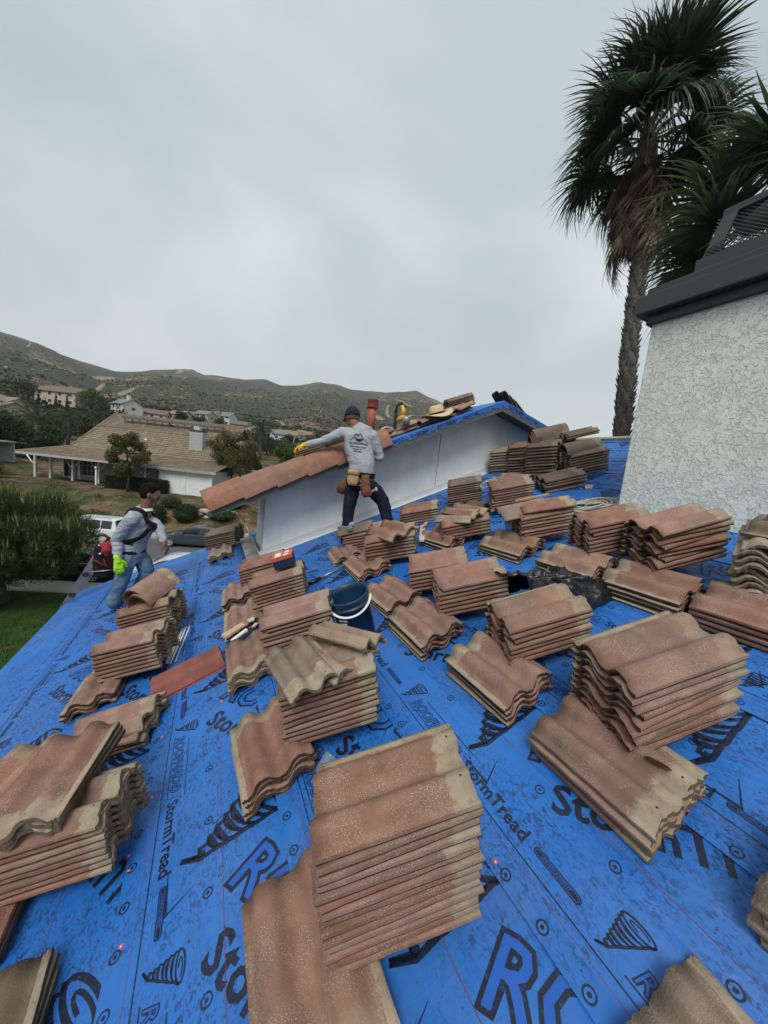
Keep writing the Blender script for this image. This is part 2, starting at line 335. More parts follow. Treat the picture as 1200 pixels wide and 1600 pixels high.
# ---- printed logo pieces
def tornado(mb, M, sc, w=.035):
    def A(pts): return [(x * sc, y * sc) for x, y in pts]
    lv = []
    for i in range(7):
        y = 1.0 - .19 * i + (.02 * (i % 2)); h = .50 * (1 - i * .145); lv.append((y, h, .06 * i * .8))
    stroke(mb, A([(.02 + .52 * math.cos(t * math.pi / 10), 1.0 + .17 * math.sin(t * math.pi / 10)) for t in range(20)]), w * sc * 1.5, M=M, closed=True)
    stroke(mb, A([(.05 + .30 * math.cos(t * math.pi / 8), 1.0 + .07 * math.sin(t * math.pi / 8)) for t in range(13)]), w * sc, M=M)
    L = []; Rr = []
    for i, (y, h, ox) in enumerate(lv):
        cx = -ox * 1.2
        L += [(cx - h - .05, y - .02), (cx - h + .03, y - .10)]; Rr += [(cx + h + .05, y + .02), (cx + h - .02, y - .09)]
        if i: 
            stroke(mb, A([(cx + h * math.cos(math.pi + t * math.pi / 8), y + .12 * h / .5 * math.sin(math.pi + t * math.pi / 8) * 1.6) for t in range(9)]), [w * sc * q for q in (1.2, 1.8, 2.4, 2.6, 2.2, 1.6, 1.2, .8, .5)], M=M)
            stroke(mb, A([(cx + h * .7 * math.cos(math.pi + t * math.pi / 8), y - .07 + .10 * h / .5 * math.sin(math.pi + t * math.pi / 8)) for t in range(2, 8)]), w * sc * .8, M=M)
    stroke(mb, A(L + [(-.62, -.42)]), w * sc * 1.6, M=M); stroke(mb, A(Rr + [(-.62, -.42)]), w * sc * 1.6, M=M)
def word(mb, t, M, size, bold, shear, mi=0, sp=1.):
    V, F, w = text2d(t, 1., bold, shear, sp); mb.add([(x * size, y * size, 0) for x, y, z in V], F, M, mi); return w * size
def ring(mb, c, r, M, mi=0):
    a = [(c[0] + math.cos(t * math.pi / 8), c[1] + math.sin(t * math.pi / 8)) for t in range(16)]
    stroke(mb, [(c[0] + r * math.cos(t * math.pi / 8), c[1] + r * math.sin(t * math.pi / 8)) for t in range(16)], r * .32, M=M, mi=mi, closed=True)
    mb.add([(c[0] + r * .38 * math.cos(t * math.pi / 4), c[1] + r * .38 * math.sin(t * math.pi / 4), 0) for t in range(8)], [tuple(range(8))], M, mi)
def small_logo(mb, M):
    tornado(mb, M @ T_(.02, .005), .075, .05)
    w = word(mb, 'ROOFNADO', M @ T_(.055, -.012, .0), .060, .055, .28); word(mb, 'ROOFNADO', M @ T_(.055, -.012, .0004), .060, -.004, .28, 1)
    stroke(mb, [(.045, -.022), (.07 + w, -.022), (.092 + w, .052), (.10, .052)], .004, M=M)
    word(mb, 'TM', M @ T_(.082 + w, .030), .012, .01, 0)
    word(mb, 'StormTread', M @ T_(.092 + w, -.016), .062, .028, 0, sp=1.02)
    return w
def dash_box(mb, M, L=.13, h=.024):
    pts = [(-L / 2 + h / 2 * math.cos(a), h / 2 * math.sin(a)) for a in [math.pi * (.5 + i / 6) for i in range(7)]] + [(L / 2 + h / 2 * math.cos(a), h / 2 * math.sin(a)) for a in [math.pi * (-.5 + i / 6) for i in range(7)]]
    mb.add([(x, y, 0) for x, y in pts], [tuple(range(len(pts)))], M)
    stroke(mb, [(x * .93, y * .62) for x, y in pts], .0016, .0004, M=M, mi=1, closed=True)
    word(mb, 'UNDERLAYMENT', M @ T_(-.052, -.0035, .0004), .0125, .01, 0, 1)
def big_logo(mb, M):
    tornado(mb, M @ T_(-.02, .03), .21, .055)
    word(mb, 'ROOFNADO', M @ T_(.075, -.02, .0), .205, .066, .22); w = word(mb, 'ROOFNADO', M @ T_(.075, -.02, .0004), .205, .008, .22, 1)
    word(mb, 'ROOFNADO', M @ T_(.082, -.016, .0008), .19, -.022, .28, 0) if False else None
    stroke(mb, [(.03, -.055), (.10 + w, -.055), (.17 + w, .17), (.12 + w, .19)], .014, M=M)
    word(mb, 'StormTread', M @ T_(.17, -.185), .135, .028, 0, sp=1.03)
    stroke(mb, [(-.16, -.10), (-.05, -.17), (-.03, -.07)], [.003, .016, .002], M=M)
sheets = []
EXP = .565; WD = .90
k = 0
for k in range(-3, 13):
    e0 = -.24 + EXP * k; e1 = min(e0 + WD, 6.74); lo = max(e0, -1.755)
    if lo > 6.6: break
    def hgt(s_, e0=e0): return .0095 * (1 - (s_ - e0) / WD) + .0006
    sh = MB(); ns, nu = 6, 40; V = []
    for i in range(ns + 1):
        for j in range(nu + 1):
            s_ = lo + (e1 - lo) * i / ns; u_ = UE0 + (UE1 + .03 - UE0) * j / nu
            V.append((s_ + (.004 * math.sin(u_ * 1.7 + k) if i == 0 and k > -3 else 0), u_, hgt(s_)))
    F = [(i * (nu + 1) + j, (i + 1) * (nu + 1) + j, (i + 1) * (nu + 1) + j + 1, i * (nu + 1) + j + 1) for i in range(ns) for j in range(nu)]
    sh.add(V, F)
    sh.box(lo, lo + .004, UE0, UE1 + .03, -.004, hgt(lo) - .0003) if k == -3 else None
    so = hpart(sh, 'underlayment_sheet', M_['sheet'], RM); sheets.append(so)
    pr = MB(); ln = e0 + .10
    def Z(s_): return hgt(s_) + .0007
    slope = Matrix.Rotation(math.atan(.0095 / WD), 4, 'Y')
    def PM(s_, u_, ang): return T_(s_, u_, Z(s_)) @ slope @ RZ(ang)
    if ln > -1.7:
        stroke(pr, [(ln, -1.), (ln, UE1)], .004, M=T_(0, 0, Z(ln)))
        stroke(pr, [(ln - .025, -1.), (ln - .025, UE1)], .0016, M=T_(0, 0, Z(ln)), mi=2)
    stroke(pr, [(ln + .25, -1.), (ln + .25, UE1)], .0022, M=T_(0, 0, Z(ln + .25)), mi=2)
    ph = {0: .98, 1: 1.36, 2: .38 + .98, -2: .7}.get(k, (k * .37) % 1.02)
    bg = {0: 1.17, 1: .53, 2: .61 + .25, 3: .35}.get(k, (k * .53 + .4) % 1.02)
    for j in range(-1, 7):
        u_ = ph + 1.02 * j
        if -.6 < u_ < 5.95 and ln > -1.72:
            if not (u_ > 4.4 and ln > .6): small_logo(pr, PM(ln + .045, u_, -math.pi / 2)); 
        ud = u_ + .16
        if -.3 < ud < 5.9 and ln > -1.72: dash_box(pr, PM(ln + .05, ud, -math.pi / 2))
        ub = bg + 1.02 * j
        if -.2 < ub < 5.8 and -1.75 < e0 and not (ub > 4.4 and e0 > .6): big_logo(pr, PM(ln + .235, ub, R_(-56)))
    for j in range(60):
        u_ = -.2 + .13 * j
        if u_ < UE1 and ln > -1.65: ring(pr, (0, 0), .0145, PM(ln - .072, u_ + .07 * (k % 2), 0))
        if j % 2 == 0 and u_ < UE1: ring(pr, (0, 0), .0145, PM(ln + .2, u_ + .05 * k % .2, 0))
    # keep marks on this sheet only: drop faces that run past its edges
    keep = []
    for q, f in enumerate(pr.f):
        if all(lo - .0 <= pr.v[i][0] <= e1 - .01 and pr.v[i][1] < UE1 + .02 for i in f): keep.append(q)
    pr.f = [pr.f[q] for q in keep]; pr.mi = [pr.mi[q] for q in keep]; pr.sm = [pr.sm[q] for q in keep]
    pr.build('printed_marking', [M_['ink'], M_['inkblue'], M_['red_line']], so)
# ---- gable: wall, soffit, rake boards, own roof
GY0, GY1 = 4.10, 5.30; AX, AZ, LX, LZ, QX, QZ = 3.97, 2.80, .02, .99, 6.3, 2.30
WY = 4.50
def groof(x): return LZ + (AZ - LZ) * (x - LX) / (AX - LX) if x <= AX else AZ + (QZ - AZ) * (x - AX) / (QX - AX)
d = MB(); xs = [.63, 1.85, 3.18, 4.6, 5.95]   # panels of the white wall, seam gap 5 mm
for a, b in zip(xs[:-1], xs[1:]):
    pts = [(a + .007, a * math.tan(TH) + .02)] + [(b - .007, b * math.tan(TH) + .02), (b - .007, groof(b) - .06)] + ([(AX, groof(AX) - .06)] if a < AX < b else []) + [(a + .007, groof(a) - .06)]
    q = MB(); q.prism([(x, z) for x, z in pts], -.02, 0, Matrix(((1, 0, 0, 0), (0, 0, -1, WY), (0, 1, 0, 0), (0, 0, 0, 1)))); hpart(q, 'wall_panel', M_['wall'])
q = MB(); pts = [(.64, .27)] + [(5.95, 2.36), (5.95, groof(5.95) - .07), (AX, AZ - .07), (.64, groof(.64) - .07)]
q.prism(pts, -.06, -.03, Matrix(((1, 0, 0, 0), (0, 0, -1, WY), (0, 1, 0, 0), (0, 0, 0, 1)))); hpart(q, 'wall_backing', M_['fascia'])
q = MB(); q.box(.63, .66, WY + .002, GY1 - .1, -.3, groof(.63) - .06); hpart(q, 'side_wall', M_['wall'])
# base flashing strip along the sloping foot of the wall, L shaped
q = MB(); q.box(.66, 6.25, WY - .028, WY - .022, .0, .10, RM); q.box(.66, 6.25, WY - .06, WY - .022, .008, .012, RM); q.box(.66, 6.25, WY - .032, WY - .0285, .097, .103, RM); hpart(q, 'base_flashing', M_['trim_white'])
q = MB(); q.box(.50, .665, WY - .02, UE1 + .05, .007, .014, RM); q.box(.655, .668, WY - .02, UE1 + .05, .007, .12, RM); hpart(q, 'side_flashing', M_['flash'])
q = MB()
for (x0, x1) in ((LX, AX), (AX, 5.75)):   # deck boards of the gable roof
    z0, z1 = groof(x0), groof(x1)
    q.add([(x0, GY0, z0 - .05), (x1, GY0, z1 - .05), (x1, GY1, z1 - .05), (x0, GY1, z0 - .05), (x0, GY0, z0), (x1, GY0, z1), (x1, GY1, z1), (x0, GY1, z0)],
          [(0, 3, 2, 1), (4, 5, 6, 7), (0, 1, 5, 4), (1, 2, 6, 5), (2, 3, 7, 6), (3, 0, 4, 7)])
hpart(q, 'gable_roof_deck', M_['fascia'])
def rakeboard(name, x0, x1, y0, y1, t0, t1, mat):
    q = MB(); z0, z1 = groof(x0), groof(x1)
    q.add([(x0, y0, z0 - t0), (x1, y0, z1 - t0), (x1, y1, z1 - t0), (x0, y1, z0 - t0), (x0, y0, z0 + t1), (x1, y0, z1 + t1), (x1, y1, z1 + t1), (x0, y1, z0 + t1)],
          [(0, 3, 2, 1), (4, 5, 6, 7), (0, 1, 5, 4), (1, 2, 6, 5), (2, 3, 7, 6), (3, 0, 4, 7)]); return hpart(q, name, mat)
rakeboard('rake_fascia', LX - .02, AX, GY0 - .03, GY0, .15, -.002, M_['fascia']); rakeboard('rake_fascia', AX, 5.75, GY0 - .03, GY0, .15, -.002, M_['fascia'])
rakeboard('soffit_trim', .63, AX, WY - .05, WY - .021, .115, -.052, M_['fascia'])
# blue wrap lapped over the rake edge, torn lower edge
for (x0, x1) in ((1.86, AX), (AX, 5.62)):
    q = MB(); n = 60; V = []
    for i in range(n + 1):
        x = x0 + (x1 - x0) * i / n; z = groof(x); dr = .075 + .018 * math.sin(i * .9) + .014 * math.sin(i * 2.3)
        V += [(x, GY0 + .5, z + .006), (x, GY0 - .030, z + .008), (x, GY0 - .037, z + .002), (x, GY0 - .037, z - dr)]
    q.add(V, [(4 * i + j, 4 * i + j + 1, 4 * i + j + 5, 4 * i + j + 4) for i in range(n) for j in range(3)], smooth=False)
    w = hpart(q, 'blue_wrap', M_['sheet']); pr = MB()
    ang = math.atan2(groof(x1) - groof(x0), x1 - x0)
    for i, t in enumerate(('ROOFNADO', 'StormTread', 'ROOFNADO', 'StormTread', 'ROOFNADO')):
        x = x0 + .1 + i * .42
        if x + .4 < x1: word(pr, t, Matrix(((math.cos(ang), -math.sin(ang), 0, x), (0, 0, -1, GY0 - .0378), (math.sin(ang), math.cos(ang), 0, groof(x) - .058), (0, 0, 0, 1))), .06, .03, .25)
    pr.build('printed_marking', M_['ink'], w)
# ---- chimney with metal cap and spark screen
ch = MB(); CX, CY = 3.38, 1.84
ch.bbox(CX, CX + 1.5, CY - 2.2, CY, .9, 3.06, .012); chim = hpart(ch, 'chimney', M_['stucco'])
def cpart(mb, name, mat): return mb.build(name, mat, chim, Matrix())
q = MB(); q.bbox(CX - .035, CX + 1.53, CY - 2.23, CY + .035, 3.045, 3.13, .006); cpart(q, 'cap_frieze', M_['metal_dark'])
q = MB(); q.bbox(CX - .105, CX + 1.6, CY - 2.3, CY + .105, 3.125, 3.27, .008); cpart(q, 'cap_cornice', M_['metal_dark'])
q = MB(); q.bbox(CX - .055, CX + 1.56, CY - 2.26, CY + .055, 3.268, 3.345, .008); cpart(q, 'cap_top', M_['metal_dark'])
q = MB(); yb, yt, xa = 1.60, 1.52, CX + .0
zb, zt, xt = 3.34, 3.80, CX + .10
q.add([(xa, yb, zb), (xa, yb - .10, zb), (xt, yt - .09, zt), (xt, yt, zt), (xa + .03, yb, zb), (xa + .03, yb - .10, zb), (xt + .03, yt - .09, zt), (xt + .03, yt, zt)], [(0, 1, 2, 3), (4, 7, 6, 5), (0, 3, 7, 4), (1, 5, 6, 2), (0, 4, 5, 1), (3, 2, 6, 7)])
q.box(xa - .002, xa + .04, -.3, yb, zb, zb + .12); q.box(xt - .005, xt + .4, -.3, yt + .005, zt - .02, zt + .03); q.box(xa + .02, xa + 1.1, yb - .04, yb - .01, zb, zb + .12); cpart(q, 'screen_frame', M_['metal_dark'])
# expanded metal screen: crossing diagonal strands
q = MB(); st_ = .034
for i in range(60):
    for sg in (1, -1):
        y0 = -.35 + i * st_; y1 = y0 + sg * .42
        a = Vector((xa + .015, y0, zb + .10)); b = Vector((xt + .015, y1, zt - .01))
        # clip to frame
        t0, t1 = 0., 1.
        for (yl, sgn) in ((-.3, 1), (yb - .04, -1)):
            da, db = (a.y - yl) * sgn, (b.y - yl) * sgn
            if da < 0 and db < 0: t0 = 2
            elif da < 0: t0 = max(t0, da / (da - db))
            elif db < 0: t1 = min(t1, da / (da - db))
        if t0 < t1: q.tube([a.lerp(b, t0), a.lerp(b, t1)], .0038, 4)
tag(cpart(q, 'mesh_screen', M_['metal_dark']), kind='stuff')
# ================================================================== ROOF TILES
TL, TW, SPC = .42, .31, .027
def tile_mesh(name, mats, seed, L=TL, nL=7, nY=26, lugs=True, rough=.0022):
    r = random.Random(seed); chips = [(r.choice((0, nL)), r.uniform(-.15, .15), r.uniform(.002, .009), r.uniform(.006, .016)) for _ in range(5)] + ([(0, r.choice((-.155, .155)), (.028), .025)] if seed % 4 == 0 else []); y0, y1 = -TW / 2, TW / 2
    def zt(y):
        if y > .131: return .0135 + (.004 if .140 < y < .147 else 0) 
        cw_ = math.cos(2 * math.pi * (y - .062) / .150); w = .0200 * (1 + cw_ * (1.32 - .32 * cw_ * cw_)) + .015
        t = min(1, max(0, (y - .100) / .031)); w = w * (1 - t) + .012 * t
        t = min(1, max(0, (-.128 - y) / .027)); return w * (1 - t) + (.021) * t
    ys = [y0 + (y1 - y0) * j / nY for j in range(nY + 1)] + [.1305, .1325, .1395, .1475]; ys = sorted(ys); n = len(ys)
    V = []; th = .0165
    for i in range(nL + 1):
        x = -L / 2 + L * i / nL; end = i in (0, nL)
        for j, y in enumerate(ys):
            dx = r.uniform(-rough, rough) * 1.4 if end else 0
            rag = (0.006 * math.sin(y * 60 + seed) * (r.random() * .8) if i == nL else 0)
            cx = sum(dp * math.exp(-((y - cy) / cw) ** 2) for ce, cy, dp, cw in chips if ce == i) * (1 if i == 0 else -1)
            V.append((x + dx - rag + cx, y + (r.uniform(-rough, rough) * .6 if j in (0, n - 1) else 0), zt(y) + r.uniform(-.0007, .0007)))
    o = len(V)
    for i in range(nL + 1):
        x = -L / 2 + L * i / nL
        for j, y in enumerate(ys): V.append((V[i * n + j][0] + (.002 if i == 0 else 0) + r.uniform(-.0012, .0012), V[i * n + j][1] * (.985), zt(y) - th - (0.0035 if j < 2 else 0.001 if j == n - 1 else 0) + r.uniform(-.001, .001)))
    for i in range(nL + 1):
        q_ = V[o + i * n]; p_ = V[i * n]; V[o + i * n] = (q_[0], p_[1] + .003, p_[2] - .0205); V.append((p_[0], p_[1] - .0015, p_[2] - .0105 + r.uniform(-.001, .001)))
    m0 = 2 * o
    F = []; mi = []; sm = []
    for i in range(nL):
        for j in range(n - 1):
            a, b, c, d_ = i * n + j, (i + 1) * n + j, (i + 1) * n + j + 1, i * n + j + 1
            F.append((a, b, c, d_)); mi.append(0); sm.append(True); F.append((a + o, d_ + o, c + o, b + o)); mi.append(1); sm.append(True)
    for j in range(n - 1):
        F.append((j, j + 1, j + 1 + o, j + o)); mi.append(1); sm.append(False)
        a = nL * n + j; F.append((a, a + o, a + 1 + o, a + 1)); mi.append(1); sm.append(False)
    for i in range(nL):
        a, b = i * n, (i + 1) * n; F.append((a, m0 + i, m0 + i + 1, b)); mi.append(0); sm.append(False); F.append((m0 + i, a + o, b + o, m0 + i + 1)); mi.append(1); sm.append(False)  # lower lip band in the dark edge colour: gap shade painted on
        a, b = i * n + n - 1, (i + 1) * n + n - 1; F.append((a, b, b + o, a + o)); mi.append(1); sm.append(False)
    me = bpy.data.meshes.new(name); me.from_pydata(V, [], F)
    for m in mats: me.materials.append(m)
    me.polygons.foreach_set('material_index', mi); me.polygons.foreach_set('use_smooth', sm); me.update(); return me
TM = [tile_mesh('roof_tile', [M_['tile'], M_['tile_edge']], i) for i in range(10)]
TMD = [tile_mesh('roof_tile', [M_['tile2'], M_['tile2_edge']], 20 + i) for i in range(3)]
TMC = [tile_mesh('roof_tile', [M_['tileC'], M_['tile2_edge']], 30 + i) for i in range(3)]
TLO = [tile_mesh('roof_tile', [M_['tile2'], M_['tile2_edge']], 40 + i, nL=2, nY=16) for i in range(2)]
GRP = 'loose roof tiles stacked on the blue underlayment'
ORD = ['topmost', 'second', 'third', 'fourth', 'fifth', 'sixth', 'seventh', 'eighth', 'ninth', 'tenth', 'eleventh', 'twelfth', 'thirteenth', 'fourteenth', 'fifteenth']
NT = 0
def loose(me, M, label, grp=GRP, cat='roof tile', name='concrete_tile'):
    global NT; NT += 1
    return tag(link(name, me, None, M), label, cat, grp)
def stack(desc, s, u, yaw, n, w0, L=1., lean=.2, jit=.0045, set_=None, colour='brown', jy=.7, spc=None, top=None, near=True, ys=None, wedge=0.):
    """a pile of n nested tiles. (s,u) = middle of the long near edge when near, else its near-left corner; yaw in degrees"""
    a = R_(yaw); kz = max(1., L); SP_ = (spc or SPC) * kz; set_ = set_ or TM; ys = ys or (.87 if near and s < 1.2 else .93 if near else 1.)
    c = Vector((s, u)) + Vector((-math.sin(a), math.cos(a))) * TW * ys / 2 if near else Vector((s, u))
    for i in range(n):
        w = w0 + .006 + SP_ * i; dx = random.gauss(0, jit); dy = random.gauss(0, jit * .55)
        M = RM @ T_(c.x + lean * SP_ * i + dx, c.y + dy, w) @ RZ(a + R_(random.gauss(0, jy))) @ RX(R_(random.gauss(0, .22))) @ RX(R_(-wedge * i / n)) @ Matrix.Scale(L, 4, (1, 0, 0)) @ Matrix.Scale(ys * kz, 4, (0, 1, 0)) @ Matrix.Scale(kz, 4, (0, 0, 1))
        k = n - 1 - i
        loose(random.choice(set_), M, f'{colour} tile, {ORD[k]} from top of {desc}' if k else f'{colour} tile on top of {desc}')
    return c + Vector((lean * SP_ * n, 0)), w0 + .006 + SP_ * n
def pile(desc, s, u, n, yaw=90, L=1., **k):
    """a low pile laid along the eave direction; (s,u) = near-left bottom corner"""
    dev = R_(yaw - 90 if yaw > 0 else yaw + 90)
    along = Vector((-math.sin(dev), math.cos(dev))); across = Vector((math.cos(dev), math.sin(dev)))
    c = Vector((s, u)) + along * TL * L / 2 + across * TW / 2
    return stack(desc, c.x, c.y, yaw, n, 0, L=L, near=False, **k)
# --- first column, left foreground
stack('the big leftmost foreground stack under crosswise tiles', -.43, 1.38, -19, 8, .085, L=1.0, ys=.80, wedge=2)
c = (-.40, 1.60)
for i in range(3):
    M = RM @ T_(c[0] - .0 + .006 * i, c[1] - .01 * i, .085 + .006 + SPC * 8 + .008 + .026 * i) @ RZ(R_(-106 + 2 * i)) @ RY(R_(-1.5))
    loose(TM[i], M, ('speckled tile lying crosswise on top of the big leftmost foreground stack', 'second crosswise tile on the big leftmost foreground stack', 'third crosswise tile down on the big leftmost foreground stack')[2 - i])
loose(TM[4], RM @ T_(-.66, 1.76, .085 + SPC * 8 + .014) @ RZ(R_(70)) @ RY(R_(3)), 'brown tile poking out left behind the big leftmost foreground stack')
pile('the low pile beneath the big leftmost foreground stack', -.88, 1.30, 3, 90)
for i in range(3): loose(TMD[i], RM @ T_(-.535 + .01 * i, 1.00 - .01 * i, .012 + .028 * i) @ RZ(R_(-93 + 3 * i)), ('dark weathered tile topmost at the lower left corner', 'second dark weathered tile at the lower left corner', 'bottom dark weathered tile at the lower left corner')[2 - i])
stack('the low chipped pile behind the leftmost foreground stack', -.475, 2.09, -20, 4, .0, L=1.06, jy=2.5)
stack('the tall pile next to the red trim tiles', -.445, 2.72, -22, 8, .085, L=1.06)
pile('the low pile left of the red trim tiles', -.84, 2.62, 3, 86)
stack('the left pile carrying two curved ridge tiles', -.40, 3.20, -21, 10, .075, L=1.02)
pile('the low pile at the left worker\'s feet', -.80, 3.34, 2, 84)
# --- second column
stack('the tallest stack in the centre foreground', .582, .575, -17.5, 14, .095, L=.98, jit=.0035, jy=.5, lean=.20, wedge=1.5, ys=.79)
pile('the low pile under the tallest foreground stack', .19, .50, 3, -90, L=1.04)
stack('the stack crowned by two tilted loose tiles', .62, 1.29, -18, 10, .10, L=1.02, lean=.22)
cA = RM @ T_(.605, 1.43, .10 + SPC * 10 + .030) @ RZ(R_(-82)) @ RX(R_(-4)) @ Matrix.Scale(.85, 4, (0, 1, 0)) @ Matrix.Scale(.95, 4)
loose(TMC[0], cA, 'pale tile tilted forward atop the stack before the bucket')
loose(TMC[1], RM @ T_(.835, 1.46, .10 + SPC * 10 + .040) @ RZ(R_(-62)) @ RX(R_(-24)) @ Matrix.Scale(.62, 4, (0, 1, 0)) @ Matrix.Scale(.9, 4), 'greenish tile leaning to the right atop the stack before the bucket')
loose(TMC[2], RM @ T_(.76, 1.44, .10 + SPC * 10 + .004) @ RZ(R_(-72)) @ RX(R_(-2)) @ Matrix.Scale(.85, 4), 'pale tile wedged under the leaning ones before the bucket')
pile('the low pile left of the tilted tiles', .20, 1.25, 4, 94)
stack('the stack just left of the blue bucket', .64, 2.05, -18, 8, .085, L=1.08)
pile('the low cream ended pile left of the bucket', .175, 2.05, 4, -90)
pile('the low pile littered with broken wood', .17, 2.72, 3, 88)
stack('the stack carrying the orange and blue box', .64, 2.79, -17, 8, .085, L=1.06)
pile('the low pile left of the stack with the box', .165, 3.30, 3, 88)
stack('the stack behind the orange and blue box', .585, 3.44, -17, 7, .07, L=1.04)
stack('the far left pile by the gable corner', .23, 5.50, -30, 7, .06, L=1.15, set_=TMD)
pile('the small pale pile by the gable corner', .04, 5.02, 3, -92, set_=TMC)
# --- third column, mid roof
stack('the middle stack touching the black plastic sheet', 1.675, 1.00, -20, 7, .10, L=1.0)
pile('the low pile under the plastic side stack', 1.275, .92, 4, 91)
stack('the largest right foreground stack', 1.67, .46, -15, 9, .10, L=1.04, jit=.006, jy=2)
pile('the low pile in the right foreground', 1.26, .37, 4, -91)
_t = [o for o in scene.objects if o.get('label', '') == 'brown tile on top of the low pile in the right foreground'][0]
_t['label'] = 'brown tile with a dark oval stain, on top of the low right foreground pile'
q = MB(); q.rings([[(.125 + .034 * k * math.cos(a), .043 + .013 * k * math.sin(a) + .15 * .04 * k * math.cos(a), z - .35 * (.013 * k * math.sin(a)) * (1 if True else 0)) for a in [2 * math.pi * j / 18 for j in range(18)]] for k, z in ((1., .0575), (.85, .0590), (.5, .0580), (.02, .0575))], True, True)
q.build('oval_stain', simple('dark_resin', (.035, .020, .010), .45, .5, 90, .6), _t)
pile('the right edge pile in the lower corner', 1.31, -.23, 4, -90, set_=TMC)
loose(TMC[1], RM @ T_(1.0, .035, .012) @ RZ(R_(-95)), 'cream ended tile cut off by the bottom right edge')
pile('the low pile just right of the bucket', 1.22, 1.50, 4, 90)
stack('the stack left of the black plastic sheet', 1.66, 1.54, -27, 7, .10, L=1.03)
pile('the low pile between bucket and centre stacks', 1.26, 2.02, 3, 92)
stack('the smaller stack behind the plastic sheet', 1.70, 1.955, -32, 6, .085, L=1.04)
pile('the low pile left of centre by the crowbar tip', 1.33, 2.68, 3, 88, L=1.1)
pile('the flat pile by the worker\'s left foot', 1.28, 3.27, 2, 84)
stack('the centre stack with one wavy tile on top', 1.70, 2.76, -34, 7, .07, L=1.14)
loose(TM[2], RM @ T_(1.83, 2.85, .07 + SPC * 1.14 * 7 + .012) @ RZ(R_(-84)) @ RX(R_(3)) @ Matrix.Scale(1.1, 4), 'orange brown wavy tile lying across the centre stack')
stack('the stack with a water bottle before the worker', 1.69, 3.44, -36, 6, .0, L=1.12)
loose(TMD[0], RM @ T_(1.72, 3.62, SPC * 1.12 * 6 + .014) @ RZ(R_(-30)), 'dull brown tile under the water bottle by the worker')
pile('the pair of tiles at the worker\'s right boot', 1.98, 3.20, 2, -88)
# --- fourth column
stack('the low stack right of the worker\'s boot', 2.53, 3.55, -36, 5, .0, L=1.14)
stack('the stack with two pale tiles on top, mid roof', 2.44, 2.53, -32, 5, .075, L=1.10)
loose(TMC[2], RM @ T_(2.50, 2.70, .075 + SPC * 1.1 * 5 + .012) @ RZ(R_(-66)) @ RX(R_(3)), 'pale tile atop the mid roof stack, lying slantwise')
loose(TM[3], RM @ T_(2.60, 2.66, .075 + SPC * 1.1 * 5 + .032) @ RZ(R_(-80)) @ RX(R_(-4)) @ RY(R_(3)), 'light wavy tile over the slantwise pale one, mid roof')
pile('the low pile by the yellow tipped stick', 2.20, 2.52, 3, 95, L=1.1)
stack('the tall stack by the foot of the white wall', 3.17, 3.42, -40, 9, .06, L=1.02, set_=TMD + TM[:2])
pile('the flat pile between the two wall side stacks', 2.98, 3.10, 2, 88, set_=TMD)
stack('the square stack right of the wall side stack', 3.27, 2.73, -35, 9, .05, L=1.06)
stack('the stack with a split pale tile, above the bottle', 2.80, 1.91, -32, 7, .085, L=1.02)
loose(TMC[0], RM @ T_(2.80, 2.14, .085 + SPC * 7 + .012) @ RZ(R_(-30)) @ RX(R_(4)), 'pale split tile on the stack right of the small bottle')
loose(TM[5], RM @ T_(2.95, 2.02, .085 + SPC * 7 + .020) @ RZ(R_(-38)) @ RX(R_(-5)), 'red brown tile beside the split one, right of the bottle')
pile('the low pile below the stack with the split tile', 2.41, 1.86, 3, 92, L=1.08)
stack('the stack directly left of the chimney stack', 2.80, 1.33, -28, 8, .11, L=.98)
pile('the low four tile pile below the chimney, left one', 2.40, 1.28, 4, 91)
stack('the ragged stack in front of the chimney', 2.83, .94, -24, 9, .11, L=1.04, jit=.012, jy=3)
pile('the low four tile pile below the chimney, right one', 2.40, .81, 4, 90)
pile('the right edge low pile below the pale stack', 2.42, .33, 4, -90, L=1.06)
# pale stack at the right edge: head ends towards us, each shifted
for i in range(8):
    loose(random.choice(TMC), RM @ T_(2.88 + .012 * i + random.gauss(0, .006), .60 + random.gauss(0, .01), .10 + .031 * i) @ RZ(R_(196 + random.gauss(0, 3))), f'grey cream tile, {ORD[8 - i]} from top of the right edge stack by the chimney')
loose(TMD[1], RM @ T_(2.96, .50, .10 + .031 * 8 + .02) @ RZ(R_(80)) @ RY(R_(2)), 'flat brown tile on top of the right edge stack by the chimney')
# --- far cluster near the ridge
pile('the spread pile under the ridge cluster, left', 3.93, 3.25, 3, 92, L=1.25)
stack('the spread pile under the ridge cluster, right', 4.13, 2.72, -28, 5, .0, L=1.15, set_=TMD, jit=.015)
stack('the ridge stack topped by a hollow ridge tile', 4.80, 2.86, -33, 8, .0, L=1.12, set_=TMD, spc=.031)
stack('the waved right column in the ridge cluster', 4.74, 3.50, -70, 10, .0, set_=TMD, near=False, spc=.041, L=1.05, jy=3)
stack('the waved left column in the ridge cluster', 4.74, 3.86, -70, 10, .0, set_=TMD + TM[:3], near=False, spc=.041, L=1.05, jy=3)
